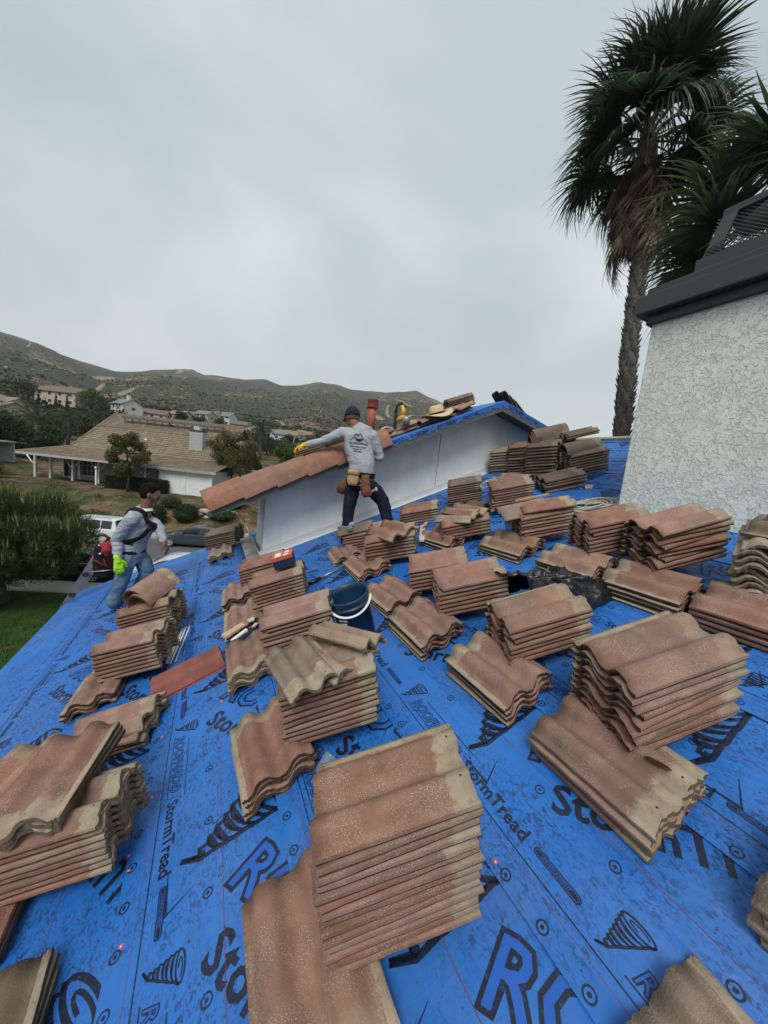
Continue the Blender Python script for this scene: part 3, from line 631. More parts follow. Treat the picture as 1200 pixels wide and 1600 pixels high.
# the smallest, farthest tiles joined
def joined(name, items, mats):
    Vs = []; Fs = []; mi = []
    o = 0
    for me, M in items:
        n = len(me.vertices); a = np.empty(n * 3, np.float32); me.vertices.foreach_get('co', a); a = a.reshape(-1, 3); Mm = np.array(M); Vs.append(a @ Mm[:3, :3].T + Mm[:3, 3])
        q = np.empty(len(me.loops), np.int32); me.loops.foreach_get('vertex_index', q); Fs.append(q.reshape(-1, 4) + o); z = np.empty(len(me.polygons), np.int32); me.polygons.foreach_get('material_index', z); mi.append(z); o += n
    return link(name, npmesh(name, np.concatenate(Vs), np.concatenate(Fs), mats, False, np.concatenate(mi)))
it = [(random.choice(TLO), RM @ T_(4.70 + .2 * SPC * i + random.gauss(0, .01), 4.20 + random.gauss(0, .01), .006 + .041 * i) @ RZ(R_(-70))) for i in range(9)]
it += [(random.choice(TLO), RM @ T_(5.15 + .2 * SPC * i + random.gauss(0, .01), 3.6 + random.gauss(0, .006), .006 + .031 * i) @ RZ(R_(-30))) for i in range(14)]
tag(joined('far_roof_tiles', it, [M_['tile2'], M_['tile2_edge']]), 'brown wavy tiles heaped beyond the ridge side columns', 'roof tiles', None, 'stuff')
# --- curved ridge tiles
def barrel(name, mats, seed=0, r=.115, L=.40, t=.016, taper=.92, flat=0.):
    q = MB(); n = 14; rg = []
    for i in range(5):
        x = -L / 2 + L * i / 4; rr = r * (1 - (1 - taper) * i / 4); a = []
        for j in range(n + 1):
            th = math.pi * (j / n); a.append((x, rr * math.cos(th), rr * math.sin(th) * (1 - flat)))
        for j in range(n, -1, -1):
            th = math.pi * (j / n); a.append((x, (rr - t) * math.cos(th), (rr - t) * math.sin(th) * (1 - flat)))
        rg.append(a)
    q.rings(rg, True, False); m = len(rg[0])
    for b in (0, 4): q.add(rg[b], [((j, j + 1, m - 2 - j, m - 1 - j) if b == 0 else (j + 1, j, m - 1 - j, m - 2 - j)) for j in range(n)], mi=1)
    return q.mesh(name, mats)
BM_ = auto_smooth(barrel('ridge_tile', [M_['tile'], M_['tile_edge']])); BMD = auto_smooth(barrel('ridge_tile', [M_['tile2'], M_['tile2_edge']], r=.12))
RG = 'curved ridge tiles lying on the stacks'
zt_ = .075 + SPC * 1.02 * 10 + .045
loose(BM_, RM @ T_(-.27, 3.38, zt_ + .040) @ RZ(R_(52)) @ RY(R_(-4)) @ Matrix.Scale(.88, 4, (1, 0, 0)), 'upper curved ridge tile on the left worker\'s pile', RG, 'ridge tile', 'ridge_tile')
loose(BM_, RM @ T_(-.245, 3.34, zt_ - .008) @ RZ(R_(50)) @ RY(R_(-3)) @ Matrix.Scale(.88, 4, (1, 0, 0)), 'lower curved ridge tile on the left worker\'s pile', RG, 'ridge tile', 'ridge_tile')
loose(BMD, RM @ T_(4.90, 3.02, .006 + .035 * 8 + .01) @ RZ(R_(-28)) @ Matrix.Scale(1.15, 4), 'hollow curved ridge tile facing us by the chimney', RG, 'ridge tile', 'ridge_tile')
for i in range(4):
    loose(BMD, RM @ T_(5.00 + .015 * i, 3.60, .425 + .028 * i) @ RZ(R_(-35 + 3 * i)) @ Matrix.Scale(1.25, 4, (1, 0, 0)), ('bottom', 'second', 'third', 'uppermost')[i] + ' curved ridge tile of the nest topping the cluster', RG, 'ridge tile', 'ridge_tile')
for i in range(2):
    loose(TMD[i], RM @ T_(5.2 + .02 * i, 3.25, .43 + .027 * i) @ RZ(R_(-32)), ('lower', 'upper')[i] + ' dark tile right of the nested ridge tiles, near the ridge')
# --- red trim tiles: angular caps with a flat top and sloping skirts
def trim_tile():
    q = MB(); prof = [(-.115, 0), (-.085, .055), (-.06, .078), (-.045, .060), (-.015, .062), (.0, .082), (.06, .072), (.115, 0)]
    inn = [(.098, 0), (.055, .052), (-.066, .044), (-.098, 0)]
    rg = []
    for i in range(4):
        x = -.21 + .42 * i / 3; rg.append([(x, y, z) for y, z in prof + inn])
    q.rings(rg, True, False, smooth=False); 
    for b in (0, 3):
        f = [(0, 1, 10, 11), (1, 2, 3, 10), (3, 4, 9, 10), (4, 5, 6, 9), (6, 7, 8, 9)]
        q.add(rg[b], f if b == 0 else [x[::-1] for x in f])
    me = q.mesh('trim_tile', [M_['tile_red']]); return me
TT = trim_tile()
for i in range(2): loose(TT, RM @ T_(-.065 + .006 * i, 2.49 + .004 * i, .004 + .021 * i) @ RZ(R_(6)) @ Matrix.Scale(1.02, 4), ('lower red angular trim tile on the bare blue sheet', 'upper red angular trim tile on the bare blue sheet')[i], 'red angular trim tiles', 'trim tile', 'trim_tile')
# --- tiles already laid on the gable roof (parts of the house)
ga = math.atan2(AZ - LZ, AX - LX)
GM = lambda x, y, w: T_(x, y, groof(x)) @ RY(-ga) @ T_(0, 0, w)
for row in range(13):
    for colm in range(3):
        x = LX + .05 + .345 * row * math.cos(ga) ; y = GY0 + .30 + .285 * colm
        if row > 5 and random.random() < .12: continue
        j = .4 if row < 5 else 2.2
        me = random.choice(TM if row < 5 else TM + TMD)
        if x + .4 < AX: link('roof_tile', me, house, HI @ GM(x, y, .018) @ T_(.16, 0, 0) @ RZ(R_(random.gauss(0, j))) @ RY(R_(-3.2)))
    # far side slope rows seen from the street
def rake_tile():
    q = MB(); n = 8; L = .43; rg = []
    for i in range(4):
        x = -L / 2 + L * i / 3; k_ = 1.09 - .13 * i / 3; a = [(x, .115, .012 * k_)]
        for j in range(n + 1):
            t = math.pi / 2 - j / n * math.pi * .5; a.append((x, .045 * k_ - .06 * k_ * (1 - math.sin(t)) - .03 * (j / n) - .02, .080 * k_ * math.sin(t) + .02))
        a += [(x, -.082 * k_, .0), (x, -.088 * k_, -.125)]
        b = [(p[0], p[1] + (.014 if p[1] < .0 else 0), p[2] - (.016 if p[2] > 0 else 0)) for p in a[::-1]]
        rg.append(a + b)
    q.rings(rg, True, True, smooth=True); return auto_smooth(q.mesh('rake_tile', [M_['tile_rake']]), 50)
RK = rake_tile()
for i in range(6):
    x = LX + .14 + i * .345; o = link('rake_tile', RK, house, HI @ GM(x, GY0 + .02, .062) @ RZ(R_(random.gauss(0, 1.0))) @ RY(R_(-4.2)))
q = MB(); q.sphere((0, -.0, 0), .006, 6, 4); nm = q.mesh('nail_head', [M_['galv']])
for i in range(6):
    x = LX + .10 + i * .345; link('nail_head', nm, house, HI @ GM(x, GY0 - .068, .0) @ T_(0, 0, -.01))
# loose tiles and little stacks on the gable roof
GG = 'tiles left loose on the gable roof'
def gstack(desc, x, y, yaw, n, set_=None, **k):
    for i in range(n):
        kk = n - 1 - i; loose(random.choice(set_ or TMD), GM(x + .2 * SPC * i + random.gauss(0, .008), y + random.gauss(0, .008), .065 + SPC * i) @ RZ(R_(yaw + random.gauss(0, 2))), (f'dark tile, {ORD[kk]} from top of {desc}' if kk else f'dark tile on top of {desc}'), GG)
gstack('the little stack at the gable peak', 3.55, 4.6, -22, 6)
gstack('the dark stack behind the capped worker', 1.30, 4.9, -18, 5)
gstack('the reddish stack left of the red pipe', 1.72, 4.95, -12, 5, TM)
for i in range(3): loose(TMD[i % 3], T_(4.22 + .13 * i, 4.34 + .01 * i, groof(4.2 + .13 * i) + .10 + .0 * i) @ RY(.62 - .1 * i) @ RZ(R_(8)), ('upper', 'middle', 'lower')[i] + ' dark tile leaning just beyond the gable peak', GG)
for i, (x, y, a) in enumerate([(2.05, 4.35, 20), (2.45, 4.42, -15), (2.8, 4.36, 10), (3.15, 4.4, -8), (3.4, 4.36, 12)]):
    loose(random.choice(TMD + TM), GM(x, y, .075) @ RZ(R_(a)) @ RY(R_(-4)), ('dark tile by the red pipe base on the gable edge', 'tile beneath the nail gun on the gable edge', 'tile left of the straw hat on the gable edge', 'tile right of the straw hat on the gable edge', 'tile just below the peak stack on the gable edge')[i], GG)
print('loose tiles', NT)
# ================================================================== THINGS ON THE ROOF
def RT(s, u, w=0, yaw=0): return RM @ T_(s, u, w) @ RZ(R_(yaw))
M_['navy'] = simple('navy_plastic', (.006, .032, .075), .42, .15, 6, .05)
M_['white'] = simple('white_plastic', (.70, .70, .68), .5, .08, 8, .05)
M_['orange'] = simple('orange_card', (.50, .12, .05), .6, .2, 8, .05)
M_['boxnavy'] = simple('dark_blue_card', (.012, .022, .075), .55, .2, 8, .05)
M_['yellow'] = simple('yellow_plastic', (.70, .38, .03), .45, .12, 8, .05)
M_['rope'] = simple('dirty_white_rope', (.42, .38, .30), .9, .25, 30, .5)
M_['redcap'] = simple('orange_red_plastic_cap', (.70, .07, .03), .4, .1, 9, 0)
M_['redcloth'] = simple('red_nylon', (.26, .014, .026), .8, .2, 30, .4)
M_['straw'] = simple('woven_straw', (.62, .46, .26), .85, .2, 60, .6, bs=160, bd=.006)
M_['pipe_red'] = simple('red_painted_pipe', (.33, .09, .055), .7, .3, 7, .3)
M_['steel'] = simple('worn_steel', (.30, .30, .30), .35, .2, 20, .1, metal=.8)
M_['water'] = N('bottle_plastic').done((.45, .66, .80), .12, **{'Transmission Weight': .75, 'IOR': 1.33, 'Alpha': 1.})
M_['film'] = simple('black_plastic_film', (.012, .012, .014), .36, .3, 30, .6, bs=24, bd=.02)
# --- bucket
bk = empty('bucket', RT(1.04, 2.03, .008, -20) @ Matrix.Scale(.90, 4), 'dark blue plastic bucket with white handle standing on the underlayment', 'bucket')
q = MB(); r0, r1, H = .125, .150, .36
q.lathe([(.001, .004), (r0 - .004, .004), (r0, .010), (r1 - .006, H - .075), (r1 + .006, H - .072), (r1 + .006, H - .062), (r1 - .003, H - .06), (r1 - .002, H - .03), (r1 + .007, H - .028), (r1 + .007, H - .003), (r1 + .002, H), (r1 - .005, H - .002), (r1 - .007, H - .05), (r0 - .006, .012), (.001, .012)], 36)
q.build('body', M_['navy'], bk)
q = MB(); pts = []
for i in range(19):
    a = math.pi * (i / 18) ; pts.append((math.cos(math.pi * 1.05 + a * .92) * (r1 + .012), math.sin(math.pi * 1.05 + a * .92) * (r1 + .012 + .01 * math.sin(a)), H - .045 - .055 * math.sin(a)))
q.tube(pts, [(.010, .004)] * len(pts), 8); q.build('handle', M_['white'], bk)
q = MB(); q.box(-.03, .03, -.001, .0, -.035, .035); lb = q.build('barcode_label', M_['white'], bk, RZ(R_(-32)) @ T_(0, -r0 - .012, .085))
q = MB(); x = -.022
while x < .02: w_ = random.choice((.0015, .003, .0022)); q.box(x, x + w_, -.0022, -.0012, -.022, .026); x += w_ + random.choice((.0015, .003))
q.build('bar_marks', M_['black_plastic'], lb)
q = MB()
for i, t in enumerate(('STORM', 'PLASTIC')[:0]): pass
for i in range(4): q.box(-.035 + .012 * (i % 2), .02 + .01 * (i % 3), -.0016, -.0006, .02 + i * .028, .036 + i * .028)
q.build('printed_logo', M_['white'], bk, RZ(R_(-32)) @ T_(0, -r0 - .019, .13) @ RX(R_(-4)))
# --- box of nails
bx = empty('nail_box', RT(.80, 2.90, .085 + SPC * 1.06 * 8 + .052, -14), 'orange and dark blue cardboard nail box on a tile stack', 'box')
q = MB(); q.bbox(-.085, .085, -.07, .07, 0, .10, .003); q.build('carton', M_['boxnavy'], bx)
q = MB(); q.box(-.087, .087, -.072, .072, .0985, .103); q.box(-.087, .087, -.072, -.0705, .075, .1); q.box(-.0872, -.0855, -.072, .072, .02, .1); lid = q.build('lid', M_['orange'], bx)
q = MB(); q.box(-.06, -.01, -.045, .04, .1032, .1042); q.box(.01, .055, -.05, -.02, .1032, .1042); q.box(.02, .06, .01, .045, .1032, .1042); q.build('pale_print', M_['white'], lid)
# --- black plastic film, crumpled over two stacks
nx, ny = 70, 44; V = np.zeros((nx * ny, 3)); 
for i in range(nx):
    for j in range(ny):
        a, b = i / (nx - 1), j / (ny - 1)
        s_ = 1.86 + .60 * a + .03 * math.sin(7 * b); u_ = 1.20 + .36 * b - .05 * a + .03 * math.sin(6 * a + 2 * b)
        base = .325 - .22 * a ** .8 if b > .25 else (.325 - .22 * a ** .8) * (b / .25) ** .45 * .9 + .012
        base *= min(1, max(.03, (1.04 - a) * 7)) ** .6 * min(1, (1.03 - b) * 6) ** .7
        wv = mnoise.noise(Vector((a * 2.2, b * 2.2, 7.))) * 1.6; f = abs(math.sin(9 * b + 5 * a + 3 * wv)); f2 = abs(math.sin(13 * a - 6 * b + 4 * wv + 1)); g = mnoise.noise(Vector((a * 4, b * 4, 2)))
        V[i * ny + j] = (s_ + .02 * g, u_ + .02 * (f - .5), max(.006, base + .032 * (1 - f) ** 1.3 - .014 + .016 * (1 - f2) ** 2 + .02 * g * (1 - b)))
F = [(i * ny + j, (i + 1) * ny + j, (i + 1) * ny + j + 1, i * ny + j + 1) for i in range(nx - 1) for j in range(ny - 1)]
fm = npmesh('plastic_film', V, F, M_['film'], True); tag(link('plastic_sheet', fm, None, RM), 'crumpled black plastic sheet draped between two tile stacks', 'plastic sheet')
q = MB(); q.tube([(0, 0, .02), (-.01, .05, .07), (.01, .08, .14), (.02, .1, .2)], [(.04, .015), (.05, .012), (.04, .012), (.03, .01)], 8); tag(q.build('plastic_scrap', M_['film'], None, RT(1.60, 1.18, 0)), 'black plastic scrap hanging behind the stack under the sheet', 'plastic sheet')
# --- rope coil by the chimney
q = MB(); pts = []
for i in range(220):
    t = i / 219; a = t * 2 * math.pi * 7.3; r = .13 + .05 * math.sin(a * .37 + 1) + .02 * math.sin(a * 1.9)
    pts.append((r * math.cos(a) * 1.5 + .05 * math.sin(t * 9), r * math.sin(a) * .8 + .03 * math.cos(t * 7), .015 + .045 * (1 - abs(2 * t - 1)) + .02 * math.sin(a * .73) ** 2))
pts += [(.32, .02, .012), (.42, -.04, .01), (.5, -.02, .01)]
q.tube(pts, .0085, 6); tag(q.build('rope', M_['rope'], None, RT(3.68, 2.10, .0, -30)), 'tangled coil of dirty white rope beside the chimney', 'rope')
q = MB(); pts = [(.17 * math.cos(a / 6), .07 * math.sin(a / 6), .01 + .03 * abs(math.sin(a / 9))) for a in range(60)]; q.tube(pts, .007, 6); tag(q.build('rope', M_['rope'], None, RT(3.45, 3.25, .22, 20)), 'loop of pale rope hanging over the square tile stack', 'rope')
# --- bottles
def bottle(M, label, cap='white'):
    b = empty('water_bottle', M, label, 'bottle', 'water bottles among the tile stacks')
    q = MB(); q.lathe([(.001, 0), (.028, 0), (.032, .006), (.032, .03), (.030, .034), (.032, .04), (.032, .07), (.029, .078), (.032, .086), (.032, .12), (.028, .15), (.014, .178), (.0125, .19), (.001, .19)], 16); q.build('body', M_['water'], b)
    q = MB(); q.lathe([(.001, .190), (.0145, .190), (.0145, .206), (.001, .206)], 12); q.build('cap', M_[cap], b)
    q = MB(); q.lathe([(.0328, .085), (.0328, .118)], 16); q.build('paper_label', simple('bottle_label', (.35, .5, .68), .6, .2, 30, 0) if cap == 'white' else M_['white'], b); return b
bottle(RT(2.83, 2.36, .0) @ Matrix.Scale(1.15, 4), 'clear water bottle standing upright between two mid roof stacks')
bottle(RT(1.62, 3.50, SPC * 1.12 * 6 + .085, 60) @ RY(R_(90)), 'clear water bottle lying on the tiles near the worker')
bottle(RT(4.98, 2.50, .05, 10) @ RY(R_(80)), 'small clear bottle lying beside the ridge stack')
q = MB(); q.lathe([(.001, 0), (.04, 0), (.043, .04), (.040, .10), (.043, .16), (.030, .19), (.001, .19)], 14); q.tube([(.04, 0, .05), (.085, 0, .07), (.08, 0, .13), (.03, 0, .14)], .008, 6); tag(q.build('black_jug', M_['black_plastic'], None, RT(2.93, 2.33, .0)), 'black plastic jug standing beside the upright water bottle', 'jug')
q = MB(); q.lathe([(.001, 0), (.030, 0), (.033, .07), (.035, .073), (.035, .078), (.030, .076), (.027, .003), (.001, .003)], 18); tag(q.build('plastic_cup', M_['water'], None, RT(.515, 1.22, .035, 30) @ RY(R_(80))), 'clear plastic cup wedged under the tilted tile stack', 'cup')
q = MB(); q.sphere((0, 0, .03), (.06, .045, .035), 10, 7); 
for v in range(len(q.v)): x, y, z = q.v[v]; k_ = 1 + .3 * mnoise.noise(Vector((x * 60, y * 60, z * 60))); q.v[v] = (x * k_, y * k_, max(.002, z * k_))
tag(q.build('plastic_wrapper', M_['water'], None, RT(-.17, 3.55, .0)), 'crumpled clear wrapper behind the curved ridge tiles', 'wrapper')
# --- white metal strips
st = empty('metal_strips', RT(-.185, 3.05, .004, 82), 'two folded white metal strips lying by the left stacks', 'metal strips')
q = MB(); q.add([(-.27, -.045, .012), (.27, -.045, .012), (.27, -.012, .0), (-.27, -.012, .0), (.27, .0, .014), (-.27, .0, .014)], [(0, 3, 2, 1), (3, 5, 4, 2)]); q.build('strip', M_['trim_white'], st)
q = MB(); q.add([(-.25, .006, .0), (.26, .004, .0), (.26, .03, .016), (-.25, .034, .016), (.26, .045, .002), (-.25, .05, .002)], [(0, 1, 2, 3), (3, 2, 4, 5)]); q.build('strip', M_['trim_white'], st)
# --- air tool / hammer by the bucket, pry bar
ht = empty('pry_bar', RT(1.18, 3.12, .02, 8), 'steel pry bar with black grip pointing at the bucket', 'pry bar')
q = MB(); q.tube([(.22, 0, .01), (.02, 0, .012), (-.10, 0, .012)], [.009, .010, .011], 8); q.tube([(.22, 0, .01), (.27, 0, .015), (.30, 0, .04)], [.009, .008, .006], 8); q.build('shaft', M_['steel'], ht)
q = MB(); q.tube([(-.10, 0, .012), (-.24, 0, .012)], [.016, .018], 10); q.build('grip', M_['black_plastic'], ht)
q = MB(); q.tube([(-.24, 0, .012), (-.27, 0, .012)], [.02, .02], 10); q.build('end_cap', M_['yellow'], ht)
q = MB(); q.tube([(0, 0, 0), (.05, .02, .0), (.08, .08, .0), (.03, .16, .0), (-.03, .14, 0)], .005, 5); tag(q.build('cable', M_['rubber'], None, RT(1.12, 2.95, .008)), 'thin black cable loop beside the pry bar', 'cable')
tp = empty('tool_pouch', RT(1.02, 2.72, .0, -25), 'small black and red tool behind the bucket', 'tool')
q = MB(); q.bbox(-.06, .06, -.03, .03, 0, .06, .01); q.tube([(.05, 0, .04), (.11, .02, .05), (.15, .03, .04)], [.016, .014, .009], 8); q.build('body', M_['rubber'], tp); q = MB(); q.bbox(-.085, -.055, -.026, .026, .005, .05, .006); q.build('side_panel', M_['redcloth'], tp)
# --- broken wood and scraps on the littered pile
wz = SPC * 3 + .025
for (s_, u_, w_, l_, b_, y_, m, nm, lb) in [(.27, 2.63, wz + .01, .17, .07, 22, 'wood_pale', 'wood_block', 'pale broken wood block on the littered low pile'), (.30, 2.54, wz, .13, .03, 30, 'white', 'plastic_strip', 'white plastic strip under the broken wood block'),
                                      (.40, 2.70, wz, .05, .05, 10, 'flash', 'mortar_lump', 'grey mortar lump right of the broken wood'), (.42, 2.58, wz, .05, .035, 50, 'flash', 'mortar_chip', 'small mortar chip below the grey lump')]:
    q = MB(); q.bbox(-l_ / 2, l_ / 2, -b_ / 2, b_ / 2, 0, .018, .004)
    for v in range(len(q.v)): x, y, z = q.v[v]; d_ = mnoise.noise(Vector((x * 40 + s_ * 9, y * 40, z * 40))) * .010; q.v[v] = (x + d_, y + d_ * .6, z + abs(d_) * .5)
    tag(q.build(nm, M_[m], None, RT(s_, u_, w_, y_)), lb, nm.replace('_', ' '))
q = MB(); q.tube([(-.16, -.03, 0), (.0, .0, .01), (.14, .05, .02)], .009, 6); tag(q.build('black_rod', M_['rubber'], None, RT(.33, 2.50, wz - .01, 12)), 'black rod lying along the broken wood pile', 'rod')
# --- wooden stick with a yellow tip + grey channel by the pile
q = MB(); q.bbox(-.22, .22, -.028, .028, 0, .02, .003); wd = tag(q.build('wood_strip', M_['flash'], None, RT(2.24, 3.02, .075, 55) @ RX(R_(10))), 'pale grey strip resting on the pile near the boot', 'strip')
q = MB(); q.bbox(-.06, .06, -.012, .012, 0, .018, .003); tag(q.build('utility_knife', M_['yellow'], None, RT(2.36, 3.13, .11, 35)), 'yellow knife lying at the top of the grey strip', 'knife')
# --- red strap, black oddments near the chimney
q = MB(); q.add([(-.17, -.012, .004), (.17, -.02, .004), (.17, .012, .008), (-.17, .016, .008)], [(0, 1, 2, 3)]); q.add([(-.17, -.012, .001), (.17, -.02, .001), (.17, .012, .002), (-.17, .016, .002)], [(3, 2, 1, 0)]); tag(q.build('red_strap', M_['redcloth'], None, RT(4.50, 2.38, .0, -28)), 'red strap lying on the blue sheet left of the chimney', 'strap')
q = MB(); q.bbox(-.06, .06, -.04, .04, 0, .03, .008)
for v in range(len(q.v)): x, y, z = q.v[v]; d_ = mnoise.noise(Vector((x * 30, y * 30, 5))) * .02; q.v[v] = (x + d_, y + d_, z * (1 + d_ * 8))
tag(q.build('broken_tile_piece', M_['flash'], None, RT(4.27, 2.50, .0, 30)), 'cream broken tile piece at the end of the red strap', 'tile piece')
q = MB(); q.tube([(0, 0, .01), (.06, .03, .05), (.10, .02, .10), (.16, -.01, .11), (.2, -.06, .04)], [(.03, .02), (.035, .02), (.03, .015), (.03, .02), (.03, .01)], 8); tag(q.build('black_cloth', M_['film'], None, RT(4.95, 2.42, .05, 0)), 'scrap of black cloth behind the stack nearest the chimney', 'cloth')
q = MB(); q.tube([(0, 0, .01), (.10, .03, .06), (.2, .02, .02), (.26, -.03, .03)], [(.03, .02), (.035, .025), (.03, .015), (.02, .01)], 8); tag(q.build('black_cloth', M_['film'], None, RT(3.52, 2.52, .0, -20)), 'dark cloth behind the split tile stack', 'cloth')
q = MB(); q.bbox(-.16, .16, -.012, .012, 0, .02, .003); tag(q.build('wood_stick', M_['wood_pale'], None, RT(3.20, 2.38, .24, -55) @ RY(R_(-8))), 'pale wooden stick leaning behind the split tile stack', 'stick')
q = MB(); q.add([(-.12, -.09, .02), (.13, -.10, .012), (.12, .09, .03), (-.11, .10, .04)], [(0, 1, 2, 3)]); q.add([(-.12, -.09, .017), (.13, -.10, .009), (.12, .09, .027), (-.11, .10, .037)], [(3, 2, 1, 0)]); tag(q.build('underlayment_offcut', M_['sheet'], None, RT(3.38, 2.02, .0, -20)), 'loose bright blue offcut in front of the rope coil', 'offcut')
# --- cap nails with orange discs
cn = MB(); cn.lathe([(.001, .004), (.006, .0045), (.010, .0018), (.011, .0), (.001, 0)], 16); cap_me = cn.mesh('cap_nail', M_['redcap']); hd = MB(); hd.lathe([(.001, .0062), (.0035, .006), (.004, .0042), (.001, .0042)], 8); hd_me = hd.mesh('nail_head', M_['galv'])
spots = [(.915, .620, 'right of the tallest foreground stack'), (-.20, 1.12, 'on the print ring left of the foreground'), (-.215, 1.655, 'upper of the pair beside the leftmost stack'), (-.185, 1.64, 'right of the pair beside the leftmost stack'),
         (-.235, 1.42, 'tucked at the edge of the leftmost stack'), (-.225, 1.36, 'lowest one at the leftmost stack'), (-.19, 2.02, 'between red trim tiles and the chipped pile'), (.13, 2.06, 'left of the cream ended pile'), (-.95, 3.0, 'on the far left lower sheet'), (-1.23, 2.55, 'on the sheet at the left picture edge'), (2.10, .98, 'below the black plastic sheet'), (1.99, 1.40, 'near the pile by the printed lettering'), (1.10, 3.45, 'near the low pile by the wall')]
for s_, u_, t in spots:
    e_ = empty('cap_nail', RT(s_, u_, .006), 'orange cap nail ' + t, 'cap nail', 'orange cap nails in the underlayment'); link('plastic_cap', cap_me, e_); link('nail_head', hd_me, e_)
e_ = empty('cap_nail', RT(1.495, .385, .02, 30) @ RX(R_(35)), 'dark red capped fastener lying by the oval knot pile', 'cap nail'); link('plastic_cap', cap_me, e_, Matrix.Scale(1.3, 4)); q = MB(); q.tube([(0, 0, 0), (.02, -.01, -.012), (.11, -.05, -.03)], .0016, 5); q.build('shank', M_['steel'], e_)
# rubble grains scattered
V = []; F = []
for i in range(2600):
    if i < 2000: s_, u_ = random.gauss(random.choice((.8, 1.4, 1.9, 2.4, 0.1, -.3)), .35), random.uniform(.1, 4.2)
    else: s_, u_ = random.uniform(-1.4, 3), random.uniform(.1, 5.5)
    if not (-1.6 < s_ < 3.3): continue
    r = random.uniform(.0012, .0040) * (1.6 if random.random() < .04 else 1); o = len(V); a = random.random() * 6
    V += [(s_ + r * math.cos(a + k * 2.1), u_ + r * math.sin(a + k * 2.1), .0075) for k in range(3)] + [(s_, u_, .0075 + r * 1.1)]; F += [(o, o + 1, o + 3), (o + 1, o + 2, o + 3), (o + 2, o, o + 3)]
tag(link('tile_crumbs', npmesh('tile_crumbs', V, F, M_['tile_edge']), None, RM), 'tile crumbs and grit scattered over the blue underlayment', 'grit', None, 'stuff')
# --- on the gable edge: red vent pipe, nail gun, straw hat
vp = empty('vent_pipe', T_(2.02, 4.62, groof(2.02) + .0), 'red painted vent pipe with cap rising from the gable roof', 'vent pipe')
q = MB(); q.lathe([(.15, .0), (.13, .03), (.085, .09), (.066, .16), (.062, .2)], 20); q.build('flashing_cone', M_['pipe_red'], vp); q = MB(); q.lathe([(.060, .15), (.060, .52)], 20, cap=True); q.build('pipe', M_['pipe_red'], vp)
q = MB(); q.lathe([(.001, .50), (.078, .50), (.078, .51), (.074, .60), (.078, .605), (.076, .62), (.001, .63)], 20); q.build('pipe_cap', simple('dark_red_cap', (.20, .035, .03), .6), vp)
ng = empty('nail_gun', T_(2.32, 4.28, groof(2.32) + .10) @ RZ(R_(-35)), 'yellow and black coil nail gun sitting on loose tiles', 'nail gun')
q = MB(); q.tube([(0, 0, .17), (.03, -.01, .23), (.0, .0, .31)], [(.035, .03), (.038, .03), (.028, .025)], 12); q.tube([(-.06, 0, .10), (.02, 0, .16), (.06, 0, .12)], [(.03, .03), (.045, .04), (.04, .045)], 12); q.build('housing', M_['yellow'], ng)
q = MB(); q.lathe([(.001, -.075), (.045, -.075), (.055, -.06), (.057, .02), (.05, .03), (.001, .03)], 20, T_(.07, -.04, .11) @ RX(R_(90)) @ Matrix.Identity(4)); q.build('motor', M_['alu'], ng)
q = MB(); q.lathe([(.001, -.09), (.028, -.09), (.030, -.07), (.001, -.07)], 16, T_(.07, -.04, .11) @ RX(R_(90))); q.tube([(-.06, .0, .33), (-.01, .0, .34), (.05, 0, .28)], [.022, .02, .016], 10); q.bbox(-.10, -.055, -.03, .03, .0, .20, .008); q.tube([(-.08, 0, .2), (-.08, 0, .3), (-.04, 0, .33)], [.02, .018, .016], 8); q.build('magazine', M_['rubber'], ng)
sh = empty('straw_hat', T_(2.90, 4.26, groof(2.90) + .115) @ RY(-ga + .05), 'wide brimmed straw hat with dark band on the gable tiles', 'hat')
q = MB(); rg = []
for r, z in [(.0, .135), (.05, .14), (.08, .128), (.094, .10), (.10, .05), (.102, .02), (.125, .008), (.17, .0), (.215, .01), (.218, .012), (.215, .004), (.17, -.006), (.12, .002), (.098, .015)]:
    rg.append([((r * 1.12) * math.cos(t * math.pi / 14), r * math.sin(t * math.pi / 14), z + (.03 * (r / .2) ** 3 * math.cos(t * math.pi / 7)) - (.02 * math.exp(-((t * math.pi / 14 - 1.5) ** 2) * 4) if r < .09 and r > .01 else 0)) for t in range(28)])
q.rings(rg, True, True); q.build('straw', M_['straw'], sh); q = MB(); q.lathe([(.1035, .018), (.1025, .045)], 28, Matrix.Scale(1.12, 4, (1, 0, 0))); q.build('hat_band', simple('navy_hat_band', (.015, .018, .04), .8), sh)
q = MB(); q.tube([(0.14 * math.cos(a / 7), 0, .02 + .13 * math.sin(a / 7)) for a in range(23)], .013, 8); tag(q.build('air_hose', M_['flash'], None, T_(2.15, 4.30, groof(2.1) + .04)), 'grey hose arching over tiles beside the red pipe', 'hose')
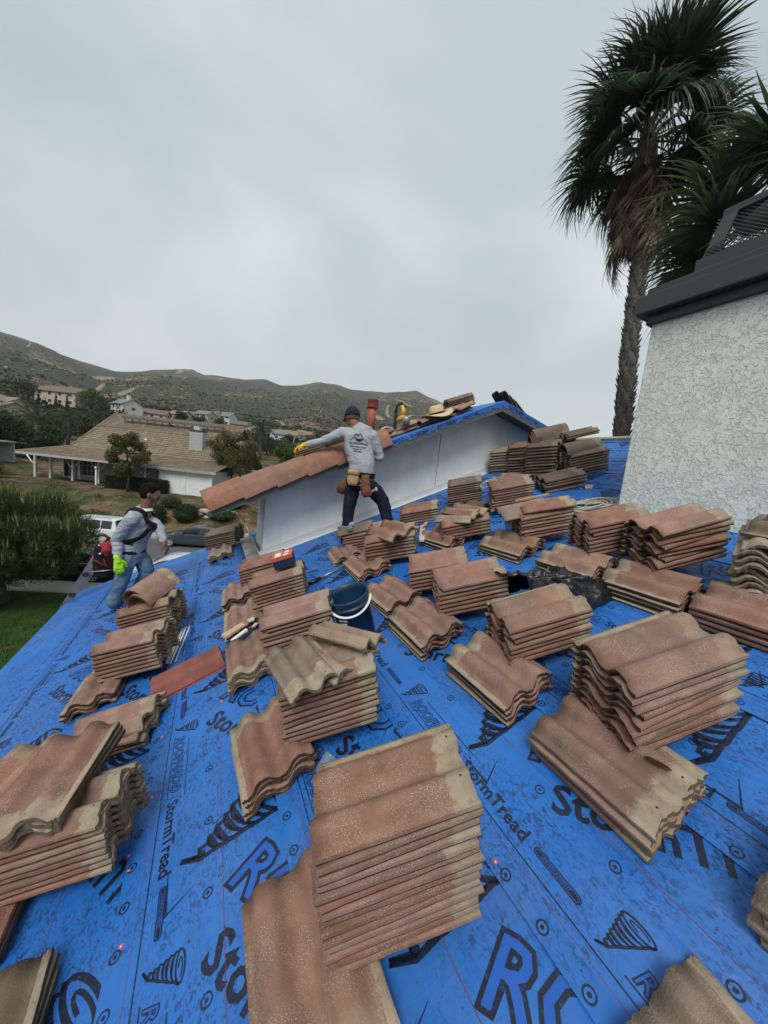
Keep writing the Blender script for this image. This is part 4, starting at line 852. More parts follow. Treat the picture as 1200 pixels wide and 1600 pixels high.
# --- ladder leaning on the eave
ld = empty('ladder', T_(-3.7, 5.45, GZ), 'grey extension ladder leaning against the eave beside the left worker', 'ladder')
top, bot = Vector((2.43, .22, 5.08)), Vector((0, 0, .02))
d_ = (top - bot).normalized()
for sgn in (0, .42):
    q = MB(); a, b = bot, top; n_ = Vector((-d_.z, 0, d_.x))
    q.add([tuple(a + Vector((0, sgn - .014, 0)) - n_ * .04), tuple(a + Vector((0, sgn + .014, 0)) - n_ * .04), tuple(a + Vector((0, sgn + .014, 0)) + n_ * .04), tuple(a + Vector((0, sgn - .014, 0)) + n_ * .04),
           tuple(b + Vector((0, sgn - .014, 0)) - n_ * .04), tuple(b + Vector((0, sgn + .014, 0)) - n_ * .04), tuple(b + Vector((0, sgn + .014, 0)) + n_ * .04), tuple(b + Vector((0, sgn - .014, 0)) + n_ * .04)],
          [(0, 3, 2, 1), (4, 5, 6, 7), (0, 1, 5, 4), (1, 2, 6, 5), (2, 3, 7, 6), (3, 0, 4, 7)]); q.build('side_rail', M_['alu'], ld)
rg_ = MB(); rg_.tube([(0, -.012, 0), (0, .432, 0)], [(.017, .014)] * 2, 8); rm = rg_.mesh('rung', M_['alu'])
for i in range(18): link('rung', rm, ld, Matrix.Translation(bot + d_ * (.3 + .30 * i)))
for i in (15, 16, 17, 18):
    q = MB(); q.box(-.03, .03, -.02, .02, -.02, .02); q.build('rail_bracket', M_['rubber'], ld, Matrix.Translation(bot + d_ * (.15 + .30 * i)) @ T_(0, -.02, 0))
# ================================================================== PEOPLE
from mathutils.bvhtree import BVHTree
def V3(*a): return Vector(a)
def capsule(mb, a, b, ra, rb, seg=12):
    a, b = Vector(a), Vector(b); mb.tube([a, a.lerp(b, .5), b], [ra, (ra + rb) / 2, rb], seg); mb.sphere(a, ra, seg, 8); mb.sphere(b, rb, seg, 8)
def chain(mb, pts, rr, seg=12):
    for i in range(len(pts) - 1): capsule(mb, pts[i], pts[i + 1], rr[i], rr[i + 1], seg)
def basis(f, up=(0, 0, 1)):
    f = Vector(f).normalized(); r = f.cross(Vector(up)).normalized(); u = r.cross(f).normalized(); return r, f, u     # right, forward, up
def egg(mb, c, rad, r, f, u, seg=20, rn=12, fn=None):
    rg = []
    for i in range(rn + 1):
        a = math.pi * i / rn; q = max(math.sin(a), .02); ring_ = []
        for j in range(seg):
            t = 2 * math.pi * j / seg; p = Vector((rad[0] * q * math.cos(t), rad[1] * q * math.sin(t), -rad[2] * math.cos(a)))
            if fn: p = fn(p)
            ring_.append(Vector(c) + r * p.x + f * p.y + u * p.z)
        rg.append(ring_)
    mb.rings(rg, True, True)
def skin_(mb, name, mats, parent, vox=.008, smooth=4, wr=0., wf=9., M=None, stretch=(1, 1, 1), fac=.5):
    me = mb.mesh('tmp', mats); o = bpy.data.objects.new('tmp', me); COL.objects.link(o)
    m = o.modifiers.new('r', 'REMESH'); m.mode = 'VOXEL'; m.voxel_size = vox
    if smooth: m = o.modifiers.new('s', 'SMOOTH'); m.factor = fac; m.iterations = smooth
    dg = bpy.context.evaluated_depsgraph_get(); me2 = bpy.data.meshes.new_from_object(o.evaluated_get(dg)); bpy.data.objects.remove(o); bpy.data.meshes.remove(me)
    me2.name = name
    if not me2.materials:
        for q in (mats if isinstance(mats, (list, tuple)) else [mats]): me2.materials.append(q)
    if wr:
        no = [v.normal.copy() for v in me2.vertices]
        for v, n_ in zip(me2.vertices, no):
            p = v.co; q = Vector((p.x * wf * stretch[0], p.y * wf * stretch[1], p.z * wf * stretch[2]))
            d_ = 1 - abs(mnoise.noise(q)) * 2.4; d2 = mnoise.noise(q * 2.6)
            v.co = p + n_ * wr * (d_ * .9 + d2 * .5)
    for p in me2.polygons: p.use_smooth = True
    me2.update(); o = bpy.data.objects.new(name, me2); COL.objects.link(o)
    if parent is not None: o.parent = parent; o.matrix_parent_inverse = parent.matrix_world.inverted()
    return o
def hand(mb, w, d_, pn, th, k=1., curl=.5, grow=0., spread=.12):
    """wrist w, finger direction d_, palm normal pn (the side the fingers curl to), th = +1/-1 side of the thumb"""
    d_ = Vector(d_).normalized(); pn = (Vector(pn) - d_ * d_.dot(Vector(pn))).normalized(); s_ = d_.cross(pn) * th
    w = Vector(w); g = grow
    capsule(mb, w - d_ * .03 * k, w + d_ * .015 * k, .026 * k + g, .027 * k + g)
    for t in (-.026, -.009, .009, .026): capsule(mb, w + d_ * .012 * k + s_ * t * .7 * k, w + d_ * .083 * k + s_ * t * k, .015 * k + g, .0125 * k + g, 8)
    for i, (t, L) in enumerate(((.030, .070), (.010, .079), (-.010, .074), (-.029, .058))):
        p = w + d_ * (.085 - .004 * abs(i - 1)) * k + s_ * t * k; dd = (d_ + s_ * t * spread * 20 * .4).normalized()
        for q, seg in enumerate((.45, .31, .24)):
            a = curl * (.6 + .55 * q); dn = (dd * math.cos(a) + pn * math.sin(a)).normalized(); nx = p + dn * L * seg * k
            capsule(mb, p, nx, (.0095 - .001 * q) * k + g, (.0088 - .001 * q) * k + g, 8); p = nx; dd = dn; 
            pn2 = (pn * math.cos(a) - d_ * math.sin(a) * .3).normalized()
    p = w + d_ * .02 * k + s_ * .028 * k; dn = (d_ * .65 + s_ * .65 + pn * .35).normalized(); q = p + dn * .045 * k; capsule(mb, p, q, .014 * k + g, .0115 * k + g, 8)
    dn = (d_ * .85 + s_ * .15 + pn * .35).normalized(); capsule(mb, q, q + dn * .034 * k, .011 * k + g, .009 * k + g, 8)
def head_(mb, c, f, u, k=1., neckto=None):
    """c = centre of the skull; f = facing"""
    r, f, u = basis(f, u); c = Vector(c); f = u.cross(r).normalized()
    def fn(p):
        z = p.z / .118; x, y = p.x, p.y
        if z < -.1: t = min(1, (-.1 - z) / .9); x *= 1 - .34 * t * t; y = y * (1 - .10 * t) + .012 * t
        return Vector((x, y, p.z))
    egg(mb, c, (.074 * k, .092 * k, .112 * k), r, f, u, fn=fn)
    egg(mb, c - f * .022 * k + u * .02 * k, (.077 * k, .082 * k, .09 * k), r, f, u)
    egg(mb, c + f * .058 * k - u * .083 * k, (.030 * k, .028 * k, .024 * k), r, f, u)      # chin
    mb.tube([c + f * .083 * k + u * .018 * k, c + f * .100 * k - u * .012 * k, c + f * .108 * k - u * .030 * k], [.008 * k, .011 * k, .015 * k], 8); mb.sphere(c + f * .103 * k - u * .032 * k, .013 * k, 8, 6)   # nose
    egg(mb, c + f * .085 * k - u * .057 * k, (.024 * k, .012 * k, .009 * k), r, f, u)       # lips
    egg(mb, c + f * .082 * k + u * .027 * k, (.048 * k, .013 * k, .010 * k), r, f, u)       # brow
    for s_ in (-1, 1): egg(mb, c + r * s_ * .077 * k - f * .008 * k - u * .008 * k, (.009 * k, .018 * k, .031 * k), r, f, u, 10, 8)
    for s_ in (-1, 1): egg(mb, c + r * s_ * .045 * k + f * .058 * k - u * .025 * k, (.022 * k, .02 * k, .022 * k), r, f, u, 10, 8)
    if neckto is not None: capsule(mb, c - u * .06 * k - f * .02 * k, neckto, .056 * k, .064 * k)
    return r, f, u
def face_bits(parent, c, r, f, u, k=1., brow=None):
    q = MB()
    for s_ in (-1, 1): egg(q, c + r * s_ * .031 * k + f * .0845 * k + u * .008 * k, (.0125 * k, .006 * k, .0065 * k), r, f, u, 10, 6)
    e_ = q.build('eyes', M_['eye']); e_.parent = parent; e_.matrix_parent_inverse = parent.matrix_world.inverted()
    q = MB()
    for s_ in (-1, 1): egg(q, c + r * s_ * .030 * k + f * .0895 * k + u * .008 * k, (.0055 * k, .003 * k, .0058 * k), r, f, u, 8, 6); egg(q, c + r * s_ * .031 * k + f * .092 * k + u * .031 * k, (.019 * k, .005 * k, .0045 * k), r, f, u, 10, 6)
    e_ = q.build('brows_and_pupils', M_['hair']); e_.parent = parent; e_.matrix_parent_inverse = parent.matrix_world.inverted()
def torso(mb, pts, seg=20):
    """pts: (centre, side vector, half width, half depth)"""
    rg = []
    for i, (c, sd_, hw, hd) in enumerate(pts):
        c = Vector(c); a = Vector(pts[max(i - 1, 0)][0]); b = Vector(pts[min(i + 1, len(pts) - 1)][0]); ax = (b - a).normalized(); sd_ = (Vector(sd_) - ax * ax.dot(Vector(sd_))).normalized(); fd = ax.cross(sd_)
        rg.append([c + sd_ * (abs(math.cos(t)) ** .85 * math.copysign(1, math.cos(t)) * hw) + fd * (abs(math.sin(t)) ** .9 * math.copysign(1, math.sin(t)) * hd) for t in [2 * math.pi * j / seg for j in range(seg)]])
    mb.rings(rg, True, True)
def part_of(parent, mb, name, mat, smooth=None):
    me = mb.mesh(name, mat); 
    if smooth: auto_smooth(me, smooth)
    o = bpy.data.objects.new(name, me); COL.objects.link(o); o.parent = parent; o.matrix_parent_inverse = parent.matrix_world.inverted(); return o
def on_surf(bvh, p, nrm=None, off=.004):
    loc, n_, i, d_ = bvh.find_nearest(Vector(p)); return loc + n_ * off, n_
def strap(parent, shirt, pts, w, name, mat, off=.006, n=26, t=.005):
    bvh = BVHTree.FromPolygons([v.co for v in shirt.data.vertices], [tuple(p.vertices) for p in shirt.data.polygons])
    P = [Vector(p) for p in pts]; L = []
    for i in range(n + 1):
        s_ = i / n * (len(P) - 1); j = min(int(s_), len(P) - 2); a = s_ - j
        p0, p1, p2, p3 = P[max(j - 1, 0)], P[j], P[j + 1], P[min(j + 2, len(P) - 1)]
        q = .5 * ((2 * p1) + (-p0 + p2) * a + (2 * p0 - 5 * p1 + 4 * p2 - p3) * a * a + (-p0 + 3 * p1 - 3 * p2 + p3) * a ** 3); L.append(on_surf(bvh, q, off=off))
    rg = []
    for i in range(n + 1):
        p, nn = L[i]; d_ = (L[min(i + 1, n)][0] - L[max(i - 1, 0)][0]).normalized(); sd_ = d_.cross(nn).normalized()
        rg.append([p + sd_ * w / 2 - nn * t, p + sd_ * w / 2 + nn * t, p - sd_ * w / 2 + nn * t, p - sd_ * w / 2 - nn * t])
    q = MB(); q.rings(rg, True, True); return part_of(parent, q, name, mat)
def cloth(name, c, var=.15, r=.9, bs=420, fade=None, dirt=None):
    s = N(name); P = s.tc(); f = s.noise(P, 7, 5, .6); col = s.mix(s.ramp(f, [(.3, 0.), (.7, 1.)]), tuple(x * (1 - var) for x in c), tuple(min(1, x * (1 + var)) for x in c))
    if fade: col = s.mix(s.ramp(s.noise(P, 3.1, 5, .65), [(.42, 0.), (.62, .85)]), col, fade)
    if dirt: col = s.mix(s.ramp(s.noise(P, 9, 5, .7), [(.54, 0.), (.72, .8)]), col, dirt)
    return s.done(col, r, s.bump(s.noise(P, bs, 2), .25, .002, s.bump(s.noise(s.map(P, (1, 1, 3.2)), 16, 4, .6), .6, .012)), spec=.2)
def skinm(name, c):
    s = N(name); P = s.tc(); return s.done(s.mix(s.ramp(s.noise(P, 18, 4), [(.35, 0.), (.7, 1.)]), tuple(x * .85 for x in c), c), .5, s.bump(s.noise(P, 150, 3), .15, .002), spec=.4, **{'Subsurface Weight': .08, 'Subsurface Radius': (.02, .008, .004)})
M_['eye'] = simple('eye_white', (.55, .52, .48), .3, .05, 5, 0); M_['hair'] = simple('black_hair', (.006, .005, .005), .85, .4, 60, .4, bs=220, bd=.004, spec=.15)
M_['skinA'] = skinm('brown_skin', (.215, .105, .065)); M_['skinB'] = skinm('tanned_skin', (.30, .135, .085))
M_['greyA'] = cloth('grey_sweatshirt', (.33, .35, .39), dirt=(.20, .20, .20)); M_['greyB'] = cloth('light_grey_shirt', (.36, .38, .41), dirt=(.22, .21, .20))
M_['jeans'] = cloth('faded_blue_jeans', (.07, .15, .24), fade=(.20, .27, .33), dirt=(.24, .21, .17)); M_['navyt'] = cloth('navy_work_trousers', (.008, .012, .028), dirt=(.03, .035, .05))
M_['lime'] = cloth('lime_glove', (.42, .85, .03), .1, .7); M_['yglove'] = cloth('mustard_glove', (.60, .36, .03), .2, .8, dirt=(.3, .2, .05))
M_['blackweb'] = cloth('black_webbing', (.011, .011, .013), .2, .8); M_['leather'] = cloth('brown_leather', (.15, .055, .030), .3, .6, dirt=(.07, .035, .02)); M_['tan'] = cloth('tan_canvas', (.40, .28, .14), .2, .9, dirt=(.25, .17, .09))
M_['cap'] = cloth('navy_cap_cloth', (.016, .026, .050), .25, .85); M_['boot'] = cloth('dark_boot', (.03, .022, .017), .3, .7); M_['boottan'] = cloth('brown_boot', (.20, .10, .06), .3, .7)
CRr = Vector((CR[0][0], CR[1][0], 0)).normalized(); CF = Vector((CR[0][2], CR[1][2], 0)).normalized(); UP = Vector((0, 0, 1))
# ---- worker in front of the gable, seen from behind
P1 = empty('person', T_(1.66, 3.60, .66), 'person in navy cap and printed grey shirt, back turned, yellow glove on the gable', 'person')
ft = {'L': V3(1.47, 3.74, 0), 'R': V3(1.94, 3.56, 0)}
for k in ft: ft[k].z = ft[k].x * math.tan(TH) + .012
side = CRr; back = -CF
pel = V3(1.60, 3.80, 1.42); chest = V3(1.555, 3.86, 1.82); nk = V3(1.515, 3.90, 2.02)
hipL, hipR = pel - side * .085 - UP * .06, pel + side * .085 - UP * .06
knL, knR = V3(1.485, 3.80, 1.04), V3(1.86, 3.66, 1.16)
anL, anR = ft['L'] + V3(0, 0, .09), ft['R'] + V3(0, 0, .09)
shL, shR = V3(1.375, 3.955, 1.925), V3(1.70, 3.80, 1.93)
elL, wrL, elR, wrR = V3(1.17, 4.08, 1.80), V3(.985, 4.145, 1.735), V3(1.815, 3.80, 1.71), V3(1.72, 3.93, 1.66)
hdc = V3(1.468, 3.945, 2.135); hf = (-CRr * .55 + CF * .85 - UP * .25)
b = MB(); r_, f_, u_ = head_(b, hdc, hf, UP, .98, nk - UP * .02)
torso(b, [(pel - UP * .08, side, .14, .09), (pel + UP * .1, side, .12, .08), (chest, side, .15, .095), (nk - UP * .05, side, .10, .06)])
for h_, kn, an in ((hipL, knL, anL), (hipR, knR, anR)): chain(b, [h_, kn, an], [.075, .05, .035])
for s_, el, wr in ((shL, elL, wrL), (shR, elR, wrR)): chain(b, [s_, el, wr], [.045, .035, .026])
hand(b, wrL, (-.80, .15, -.40), (-.2, 0, -1), 1, .95, .55); hand(b, wrR, (-.5, .6, -.15), (-.2, .2, -1), -1, .95, .8)
skin_(b, 'body', M_['skinB'], P1, .0068, 2)
g = MB(); hand(g, wrL + V3(-.004, 0, 0), (-.80, .15, -.40), (-.2, 0, -1), 1, 1.02, .55, .0045); capsule(g, wrL + V3(.05, -.01, .02), wrL, .037, .035); skin_(g, 'glove', M_['yglove'], P1, .0065, 2)
s = MB(); torso(s, [(pel - UP * .10, side, .155, .112), (pel + UP * .03, side, .150, .110), (pel + UP * .16, side, .152, .112), (chest - UP * .03, side, .172, .118), (chest + UP * .08, side, .178, .112), (chest + UP * .145, side, .150, .090), (nk - UP * .005, side, .078, .068)])
chain(s, [shL, shL.lerp(elL, .5), elL, wrL + (elL - wrL) * .22], [.066, .060, .050, .040]); chain(s, [shR, shR.lerp(elR, .5), elR, wrR + (elR - wrR) * .25], [.066, .060, .052, .042]); s.sphere(elR - UP * .02 + side * .01, .055); capsule(s, shL, chest + UP * .10, .068, .08); capsule(s, shR, chest + UP * .10, .068, .08)
shirt1 = skin_(s, 'shirt', M_['greyB'], P1, .0085, 5, .006, 7., stretch=(1, 1, 1.6))
t = MB(); torso(t, [(pel + UP * .02, side, .150, .105), (pel - UP * .06, side, .162, .115), (pel - UP * .14, side, .160, .105)])
chain(t, [hipL - UP * .02, hipL.lerp(knL, .5) + V3(.005, 0, 0), knL, knL.lerp(anL, .6), anL - UP * .03], [.098, .086, .070, .064, .066]); chain(t, [hipR - UP * .02, hipR.lerp(knR, .5) + UP * .015, knR + UP * .01, knR.lerp(anR, .55), anR - UP * .03], [.100, .092, .078, .066, .066])
skin_(t, 'trousers', M_['navyt'], P1, .0095, 5, .007, 6., stretch=(1, 1, 1.5))
bt = MB()
for k in 'LR':
    a = ft[k]; dr = (CF * .9 + CRr * (.25 if k == 'R' else -.1)).normalized(); capsule(bt, a + V3(0, 0, .10), a + V3(0, 0, .05), .052, .050); capsule(bt, a + V3(0, 0, .042) - dr * .03, a + V3(0, 0, .035) + dr * .15 + UP * (.15 * dr.x * math.tan(TH)), .044, .036)
skin_(bt, 'boots', M_['boottan'], P1, .009, 3)
# cap
b = MB(); rg = []
for i in range(9):
    a = i / 8 * math.pi / 2; rr = math.cos(a); zz = math.sin(a)
    rg.append([hdc + u_ * (.012 + .108 * zz) + r_ * (.088 * max(rr, .02) * math.cos(t_)) + f_ * (-.010 + .103 * max(rr, .02) * math.sin(t_)) for t_ in [2 * math.pi * j / 24 for j in range(24)]])
b.rings([[p - u_ * .022 for p in rg[0]]] + rg, True, True); b.sphere(hdc + u_ * .121 - f_ * .01, .008, 8, 6); capo = part_of(P1, b, 'cap', M_['cap'])
q = MB(); rg = []
for i in range(5):
    rg.append([hdc + u_ * (.004 - .012 * (i / 4) ** 2 - .018 * math.cos(t_) ** 2 * 1.) + r_ * (.080 * math.cos(t_)) + f_ * ((.085 + .075 * i / 4) * math.sin(t_) + .012) for t_ in [math.pi * (.06 + .88 * j / 12) for j in range(13)]])
for (dz, fl) in ((0, False), (-.006, True)):
    V = [p + u_ * dz for r__ in rg for p in r__]; F = [(i * 13 + j, i * 13 + j + 1, (i + 1) * 13 + j + 1, (i + 1) * 13 + j) for i in range(4) for j in range(12)]; q.add(V, [x[::-1] for x in F] if fl else F, smooth=True)
part_of(P1, q, 'cap_brim', M_['cap'])
b = MB(); egg(b, hdc - f_ * .018 - u_ * .018, (.080, .080, .062), r_, f_, u_); part_of(P1, b, 'hair', simple('short_grey_brown_hair', (.14, .075, .05), .8, .2, 60, .4))
# print on the back of the shirt, wrapped on the cloth
bv = BVHTree.FromPolygons([v.co for v in shirt1.data.vertices], [tuple(p.vertices) for p in shirt1.data.polygons])
q = MB(); sp_ = MB()
def wrap(mbx, V, F, ox, oz, sc, rot=0.):
    out = []
    for x, y, *_ in V:
        X = (x * math.cos(rot) - y * math.sin(rot)) * sc + ox; Z_ = (x * math.sin(rot) + y * math.cos(rot)) * sc + oz
        o_ = V3(1.555, 3.86, 1.80) + CRr * X + UP * Z_ - CF * .6; h_ = bv.ray_cast(o_, CF)
        out.append((h_[0] - CF * .0035) if h_[0] else o_ + CF * .5)
    mbx.add(out, F)
tl = -.04
for txt, sz, z_, bold in (('ALI ROOFING', .036, .005, .03), ('MAINTENANCE', .026, -.032, .03), ('RESIDENTIAL', .020, -.058, .03), ('REPAIRS', .026, -.085, .03)):
    Vv, Ff, w = text2d(txt, 1., bold, .15); wrap(q, Vv, Ff, -w * sz / 2 + .005, z_, sz, tl)
m2 = MB(); stroke(m2, [(-.115, .035), (-.055, .085), (-.01, .05), (.035, .09), (.105, .03)], .006); stroke(m2, [(-.06, .098), (-.035, .118), (-.012, .10), (.008, .125), (.04, .10)], [.012, .022, .026, .022, .008]); stroke(m2, [(-.05, .075), (-.02, .055), (.0, .05), (.03, .058), (.055, .08)], [.004, .022, .034, .024, .006]); wrap(q, m2.v, m2.f, .005, .0, 1., tl)
part_of(P1, q, 'shirt_print', M_['ink'])
# tool belt
belt_c = pel + UP * .035; q = MB(); rg = []
for dz, o_ in ((-.035, .0), (-.035, .007), (.03, .007), (.03, .0)): rg.append([belt_c + UP * dz + side * ((.160 + o_) * math.cos(t_)) + CF * ((.122 + o_) * math.sin(t_)) for t_ in [2 * math.pi * j / 30 for j in range(30)]])
q.rings(rg, True, False, smooth=False); tb = part_of(P1, q, 'tool_belt', M_['blackweb'])
def pouch(c, w, h_, d_, mat, name, tilt=0., taper=.8, lab=None):
    q = MB(); c = Vector(c); sd_ = (side * math.cos(tilt) + UP * math.sin(tilt)); up_ = (UP * math.cos(tilt) - side * math.sin(tilt)); rg = []
    for i in range(7):
        t_ = i / 6; ww = w / 2 * (taper + (1 - taper) * math.sin(math.pi * min(1, t_ * 1.2)) + (1 - taper) * .3 * (t_)); dd = d_ / 2 * (.75 + .35 * math.sin(math.pi * t_))
        rg.append([c + up_ * (-h_ / 2 + h_ * t_) + sd_ * (math.copysign(abs(math.cos(a)) ** .6, math.cos(a)) * ww) + CF * (math.copysign(abs(math.sin(a)) ** .6, math.sin(a)) * dd) for a in [2 * math.pi * j / 16 for j in range(16)]])
    q.rings(rg, True, True); o = part_of(P1, q, name, mat); 
    if lab: o['label'] = lab
    return o
pc = pel - CF * .145
pouch(pc - side * .075 - UP * .01, .135, .17, .07, M_['tan'], 'tan_pouch'); pouch(pc - side * .075 + UP * .055 - CF * .012, .14, .06, .075, M_['tan'], 'pouch_flap', 0, .95)
pouch(pc + side * .075 - UP * .075, .115, .24, .08, M_['leather'], 'leather_pouch', .10, .75); pouch(pc + side * .10 - UP * .15 - CF * .03, .12, .12, .07, M_['leather'], 'leather_pouch', .3, .8); pouch(pel + side * .16 - UP * .10, .06, .18, .13, M_['leather'], 'leather_pouch', .35)
pouch(pel - side * .205 - UP * .13, .12, .17, .11, M_['leather'], 'hip_pouch', -.35, .7); 
q = MB(); q.tube([pc + side * .09 - UP * .19 - CF * .05, pc + side * .21 - UP * .10 - CF * .04], .008, 8); q.tube([pc + side * .20 - UP * .085 - CF * .04, pc + side * .215 - UP * .13 - CF * .04], .013, 8); part_of(P1, q, 'hammer', M_['wood_pale'])
# ---- worker at the left climbing the roof, facing right
VR, VF = Vector((.991, .13, 0)), Vector((-.13, .991, 0))     # across / along the line of sight to him
P2 = empty('person', T_(-.84, 4.72, -.34), 'person in grey sweatshirt and faded jeans with black harness and one lime glove, leaning forward', 'person')
tf = (VR * .90 - VF * .42).normalized(); tr = Vector((tf.y, -tf.x, 0))          # torso facing, his right side (near us)
pel = V3(-.79, 4.79, .29); chest = V3(-.715, 4.76, .60); nk = V3(-.665, 4.745, .79)
hipR, hipL = pel + tr * .09 - UP * .05, pel - tr * .09 - UP * .05
f1, f2 = V3(-.93, 4.70, 0), V3(-.73, 4.90, 0)
for k in (f1, f2): k.z = k.x * math.tan(TH) + .012
knR, knL = V3(-.865, 4.69, -.05), V3(-.64, 4.80, .02)
anR, anL = f1 + UP * .08, f2 + UP * .08
shR, shL = chest + tr * .17 + UP * .095, chest - tr * .15 + UP * .11
elR, wrR = V3(-.895, 4.69, .44) + tr * .03, V3(-.852, 4.64, .235) + tr * .075
elL, wrL = V3(-.515, 4.69, .575), V3(-.452, 4.60, .43)
hdc = V3(-.615, 4.745, .970); hf2 = (VR * .98 - VF * .10 - UP * .14)
b = MB(); r_, f_, u_ = head_(b, hdc, hf2, UP + VR * .12, 1.0, nk - UP * .02)
torso(b, [(pel - UP * .08, tr, .14, .09), (pel + UP * .1, tr, .12, .08), (chest, tr, .15, .095), (nk - UP * .05, tr, .10, .06)])
for h_, kn, an in ((hipL, knL, anL), (hipR, knR, anR)): chain(b, [h_, kn, an], [.072, .05, .035])
for s_, el, wr in ((shL, elL, wrL), (shR, elR, wrR)): chain(b, [s_, el, wr], [.045, .035, .026])
hand(b, wrL, (.35, -.15, -.85), (-.75, .3, -.3), -1, 1., .55); hand(b, wrR, (.08, -.05, -1), (-.2, .98, 0), 1, 1., .35)
skin_(b, 'body', M_['skinA'], P2, .0065, 2); face_bits(P2, hdc, r_, f_, u_, 1.0)
g = MB(); hand(g, wrR, (.08, -.05, -1), (-.2, .98, 0), 1, 1.08, .30, .006); capsule(g, wrR + V3(-.01, 0, .035), wrR, .036, .034); skin_(g, 'glove', M_['lime'], P2, .0055, 1)
h = MB()
egg(h, hdc - f_ * .020 + u_ * .040, (.083, .092, .085), r_, f_, u_); egg(h, hdc - f_ * .045 + u_ * .0, (.079, .062, .075), r_, f_, u_); egg(h, hdc + f_ * .045 + u_ * .082, (.055, .040, .026), r_, f_, u_)
for i in range(40): a = random.uniform(0, 6.28); rr = random.uniform(.2, 1); p = hdc - f_ * .015 + u_ * .05 + r_ * (.072 * rr * math.cos(a)) + f_ * (.085 * rr * math.sin(a)) + u_ * (.07 * math.sqrt(1 - rr * rr * .9)); h.sphere(p, random.uniform(.010, .018), 6, 5)
skin_(h, 'hair', M_['hair'], P2, .006, 1, .002, 60)
s = MB(); torso(s, [(pel - UP * .05, tr, .150, .122), (pel + UP * .04, tr, .160, .140), (pel + UP * .15 + tf * .01, tr, .160, .140), (chest - UP * .03, tr, .165, .132), (chest + UP * .07, tr, .165, .118), (chest + UP * .14, tr, .145, .10), (nk + UP * .0, tr, .080, .075)])
chain(s, [shL, shL.lerp(elL, .5), elL, wrL + (elL - wrL) * .15], [.068, .062, .052, .040]); capsule(s, shR, chest + UP * .09, .072, .09); capsule(s, shL, chest + UP * .09, .068, .09)
shirt2 = skin_(s, 'sweatshirt', M_['greyA'], P2, .0085, 4, .008, 7., stretch=(1, 1, 1.8))
s = MB(); chain(s, [shR - UP * .01 + tr * .01, shR.lerp(elR, .5) + tr * .01, elR, wrR + (elR - wrR) * .15], [.074, .068, .058, .042]); skin_(s, 'sleeve', M_['greyA'], P2, .0085, 4, .009, 9., stretch=(1, 1, 2.2))
t = MB(); torso(t, [(pel + UP * .03, tr, .150, .115), (pel - UP * .06, tr, .158, .122), (pel - UP * .13, tr, .150, .11)])
chain(t, [hipR - UP * .02, hipR.lerp(knR, .5), knR, knR.lerp(anR, .6), anR - UP * .02], [.098, .088, .072, .066, .070]); chain(t, [hipL - UP * .02, hipL.lerp(knL, .5) + tf * .02, knL, knL.lerp(anL, .6), anL - UP * .02], [.100, .092, .076, .066, .070])
skin_(t, 'jeans', M_['jeans'], P2, .0095, 4, .008, 7., stretch=(1, 1, 1.6))
bt = MB()
for a in (f1, f2): capsule(bt, a + UP * .09, a + UP * .05, .050, .050); capsule(bt, a + UP * .042 - tf * .03, a + UP * (.035 + .06) + VR * .15, .042, .036)
skin_(bt, 'boots', M_['boot'], P2, .009, 3)
# neck opening of the white undershirt and harness
q = MB(); rg = []
for dz, o_ in ((-.012, .084), (.016, .074), (.016, .068)): rg.append([nk + UP * dz + tr * (o_ * math.cos(t_)) + tf * (.97 * o_ * math.sin(t_)) for t_ in [2 * math.pi * j / 20 for j in range(20)]])
q.rings(rg, True, False); part_of(P2, q, 'undershirt_collar', M_['white'])
F_ = tf * .16
strap(P2, shirt2, [pel + UP * .20 - tf * .16 + tr * .12, chest + UP * .15 - tf * .10 + tr * .10, nk + tr * .10 + UP * .0, chest + UP * .09 + F_ + tr * .095, chest - UP * .02 + F_ + tr * .09, pel + UP * .17 + F_ * .7 + tr * .14, pel + UP * .13 - tf * .02 + tr * .20], .046, 'harness_strap', M_['blackweb'], n=40, t=.007)
strap(P2, shirt2, [chest + UP * .15 - tf * .08 - tr * .08, nk - tr * .09, chest + UP * .08 + F_ - tr * .07, chest - UP * .02 + F_ - tr * .085, pel + UP * .20 + F_ * .8 - tr * .15], .046, 'harness_strap', M_['blackweb'], n=30, t=.007)
strap(P2, shirt2, [chest + F_ + tr * .075 + UP * .0, chest + F_ - UP * .0, chest + F_ - tr * .08], .022, 'chest_strap', M_['blackweb'], n=10, t=.006)
strap(P2, shirt2, [pel + UP * .13 + tr * .2 - tf * .02, pel + UP * .11 + tr * .18 + tf * .1, pel + UP * .14 - tf * .16 + tr * .08], .018, 'side_strap', M_['blackweb'], n=12)
q = MB(); rg = []
for dz, o_ in ((-.022, .0), (-.022, .008), (.018, .008), (.018, .0)): rg.append([pel + UP * (dz + .005) + tr * ((.160 + o_) * math.cos(t_)) + tf * ((.128 + o_) * math.sin(t_)) for t_ in [2 * math.pi * j / 30 for j in range(30)]])
q.rings(rg, True, False, smooth=False); part_of(P2, q, 'belt', M_['blackweb'])
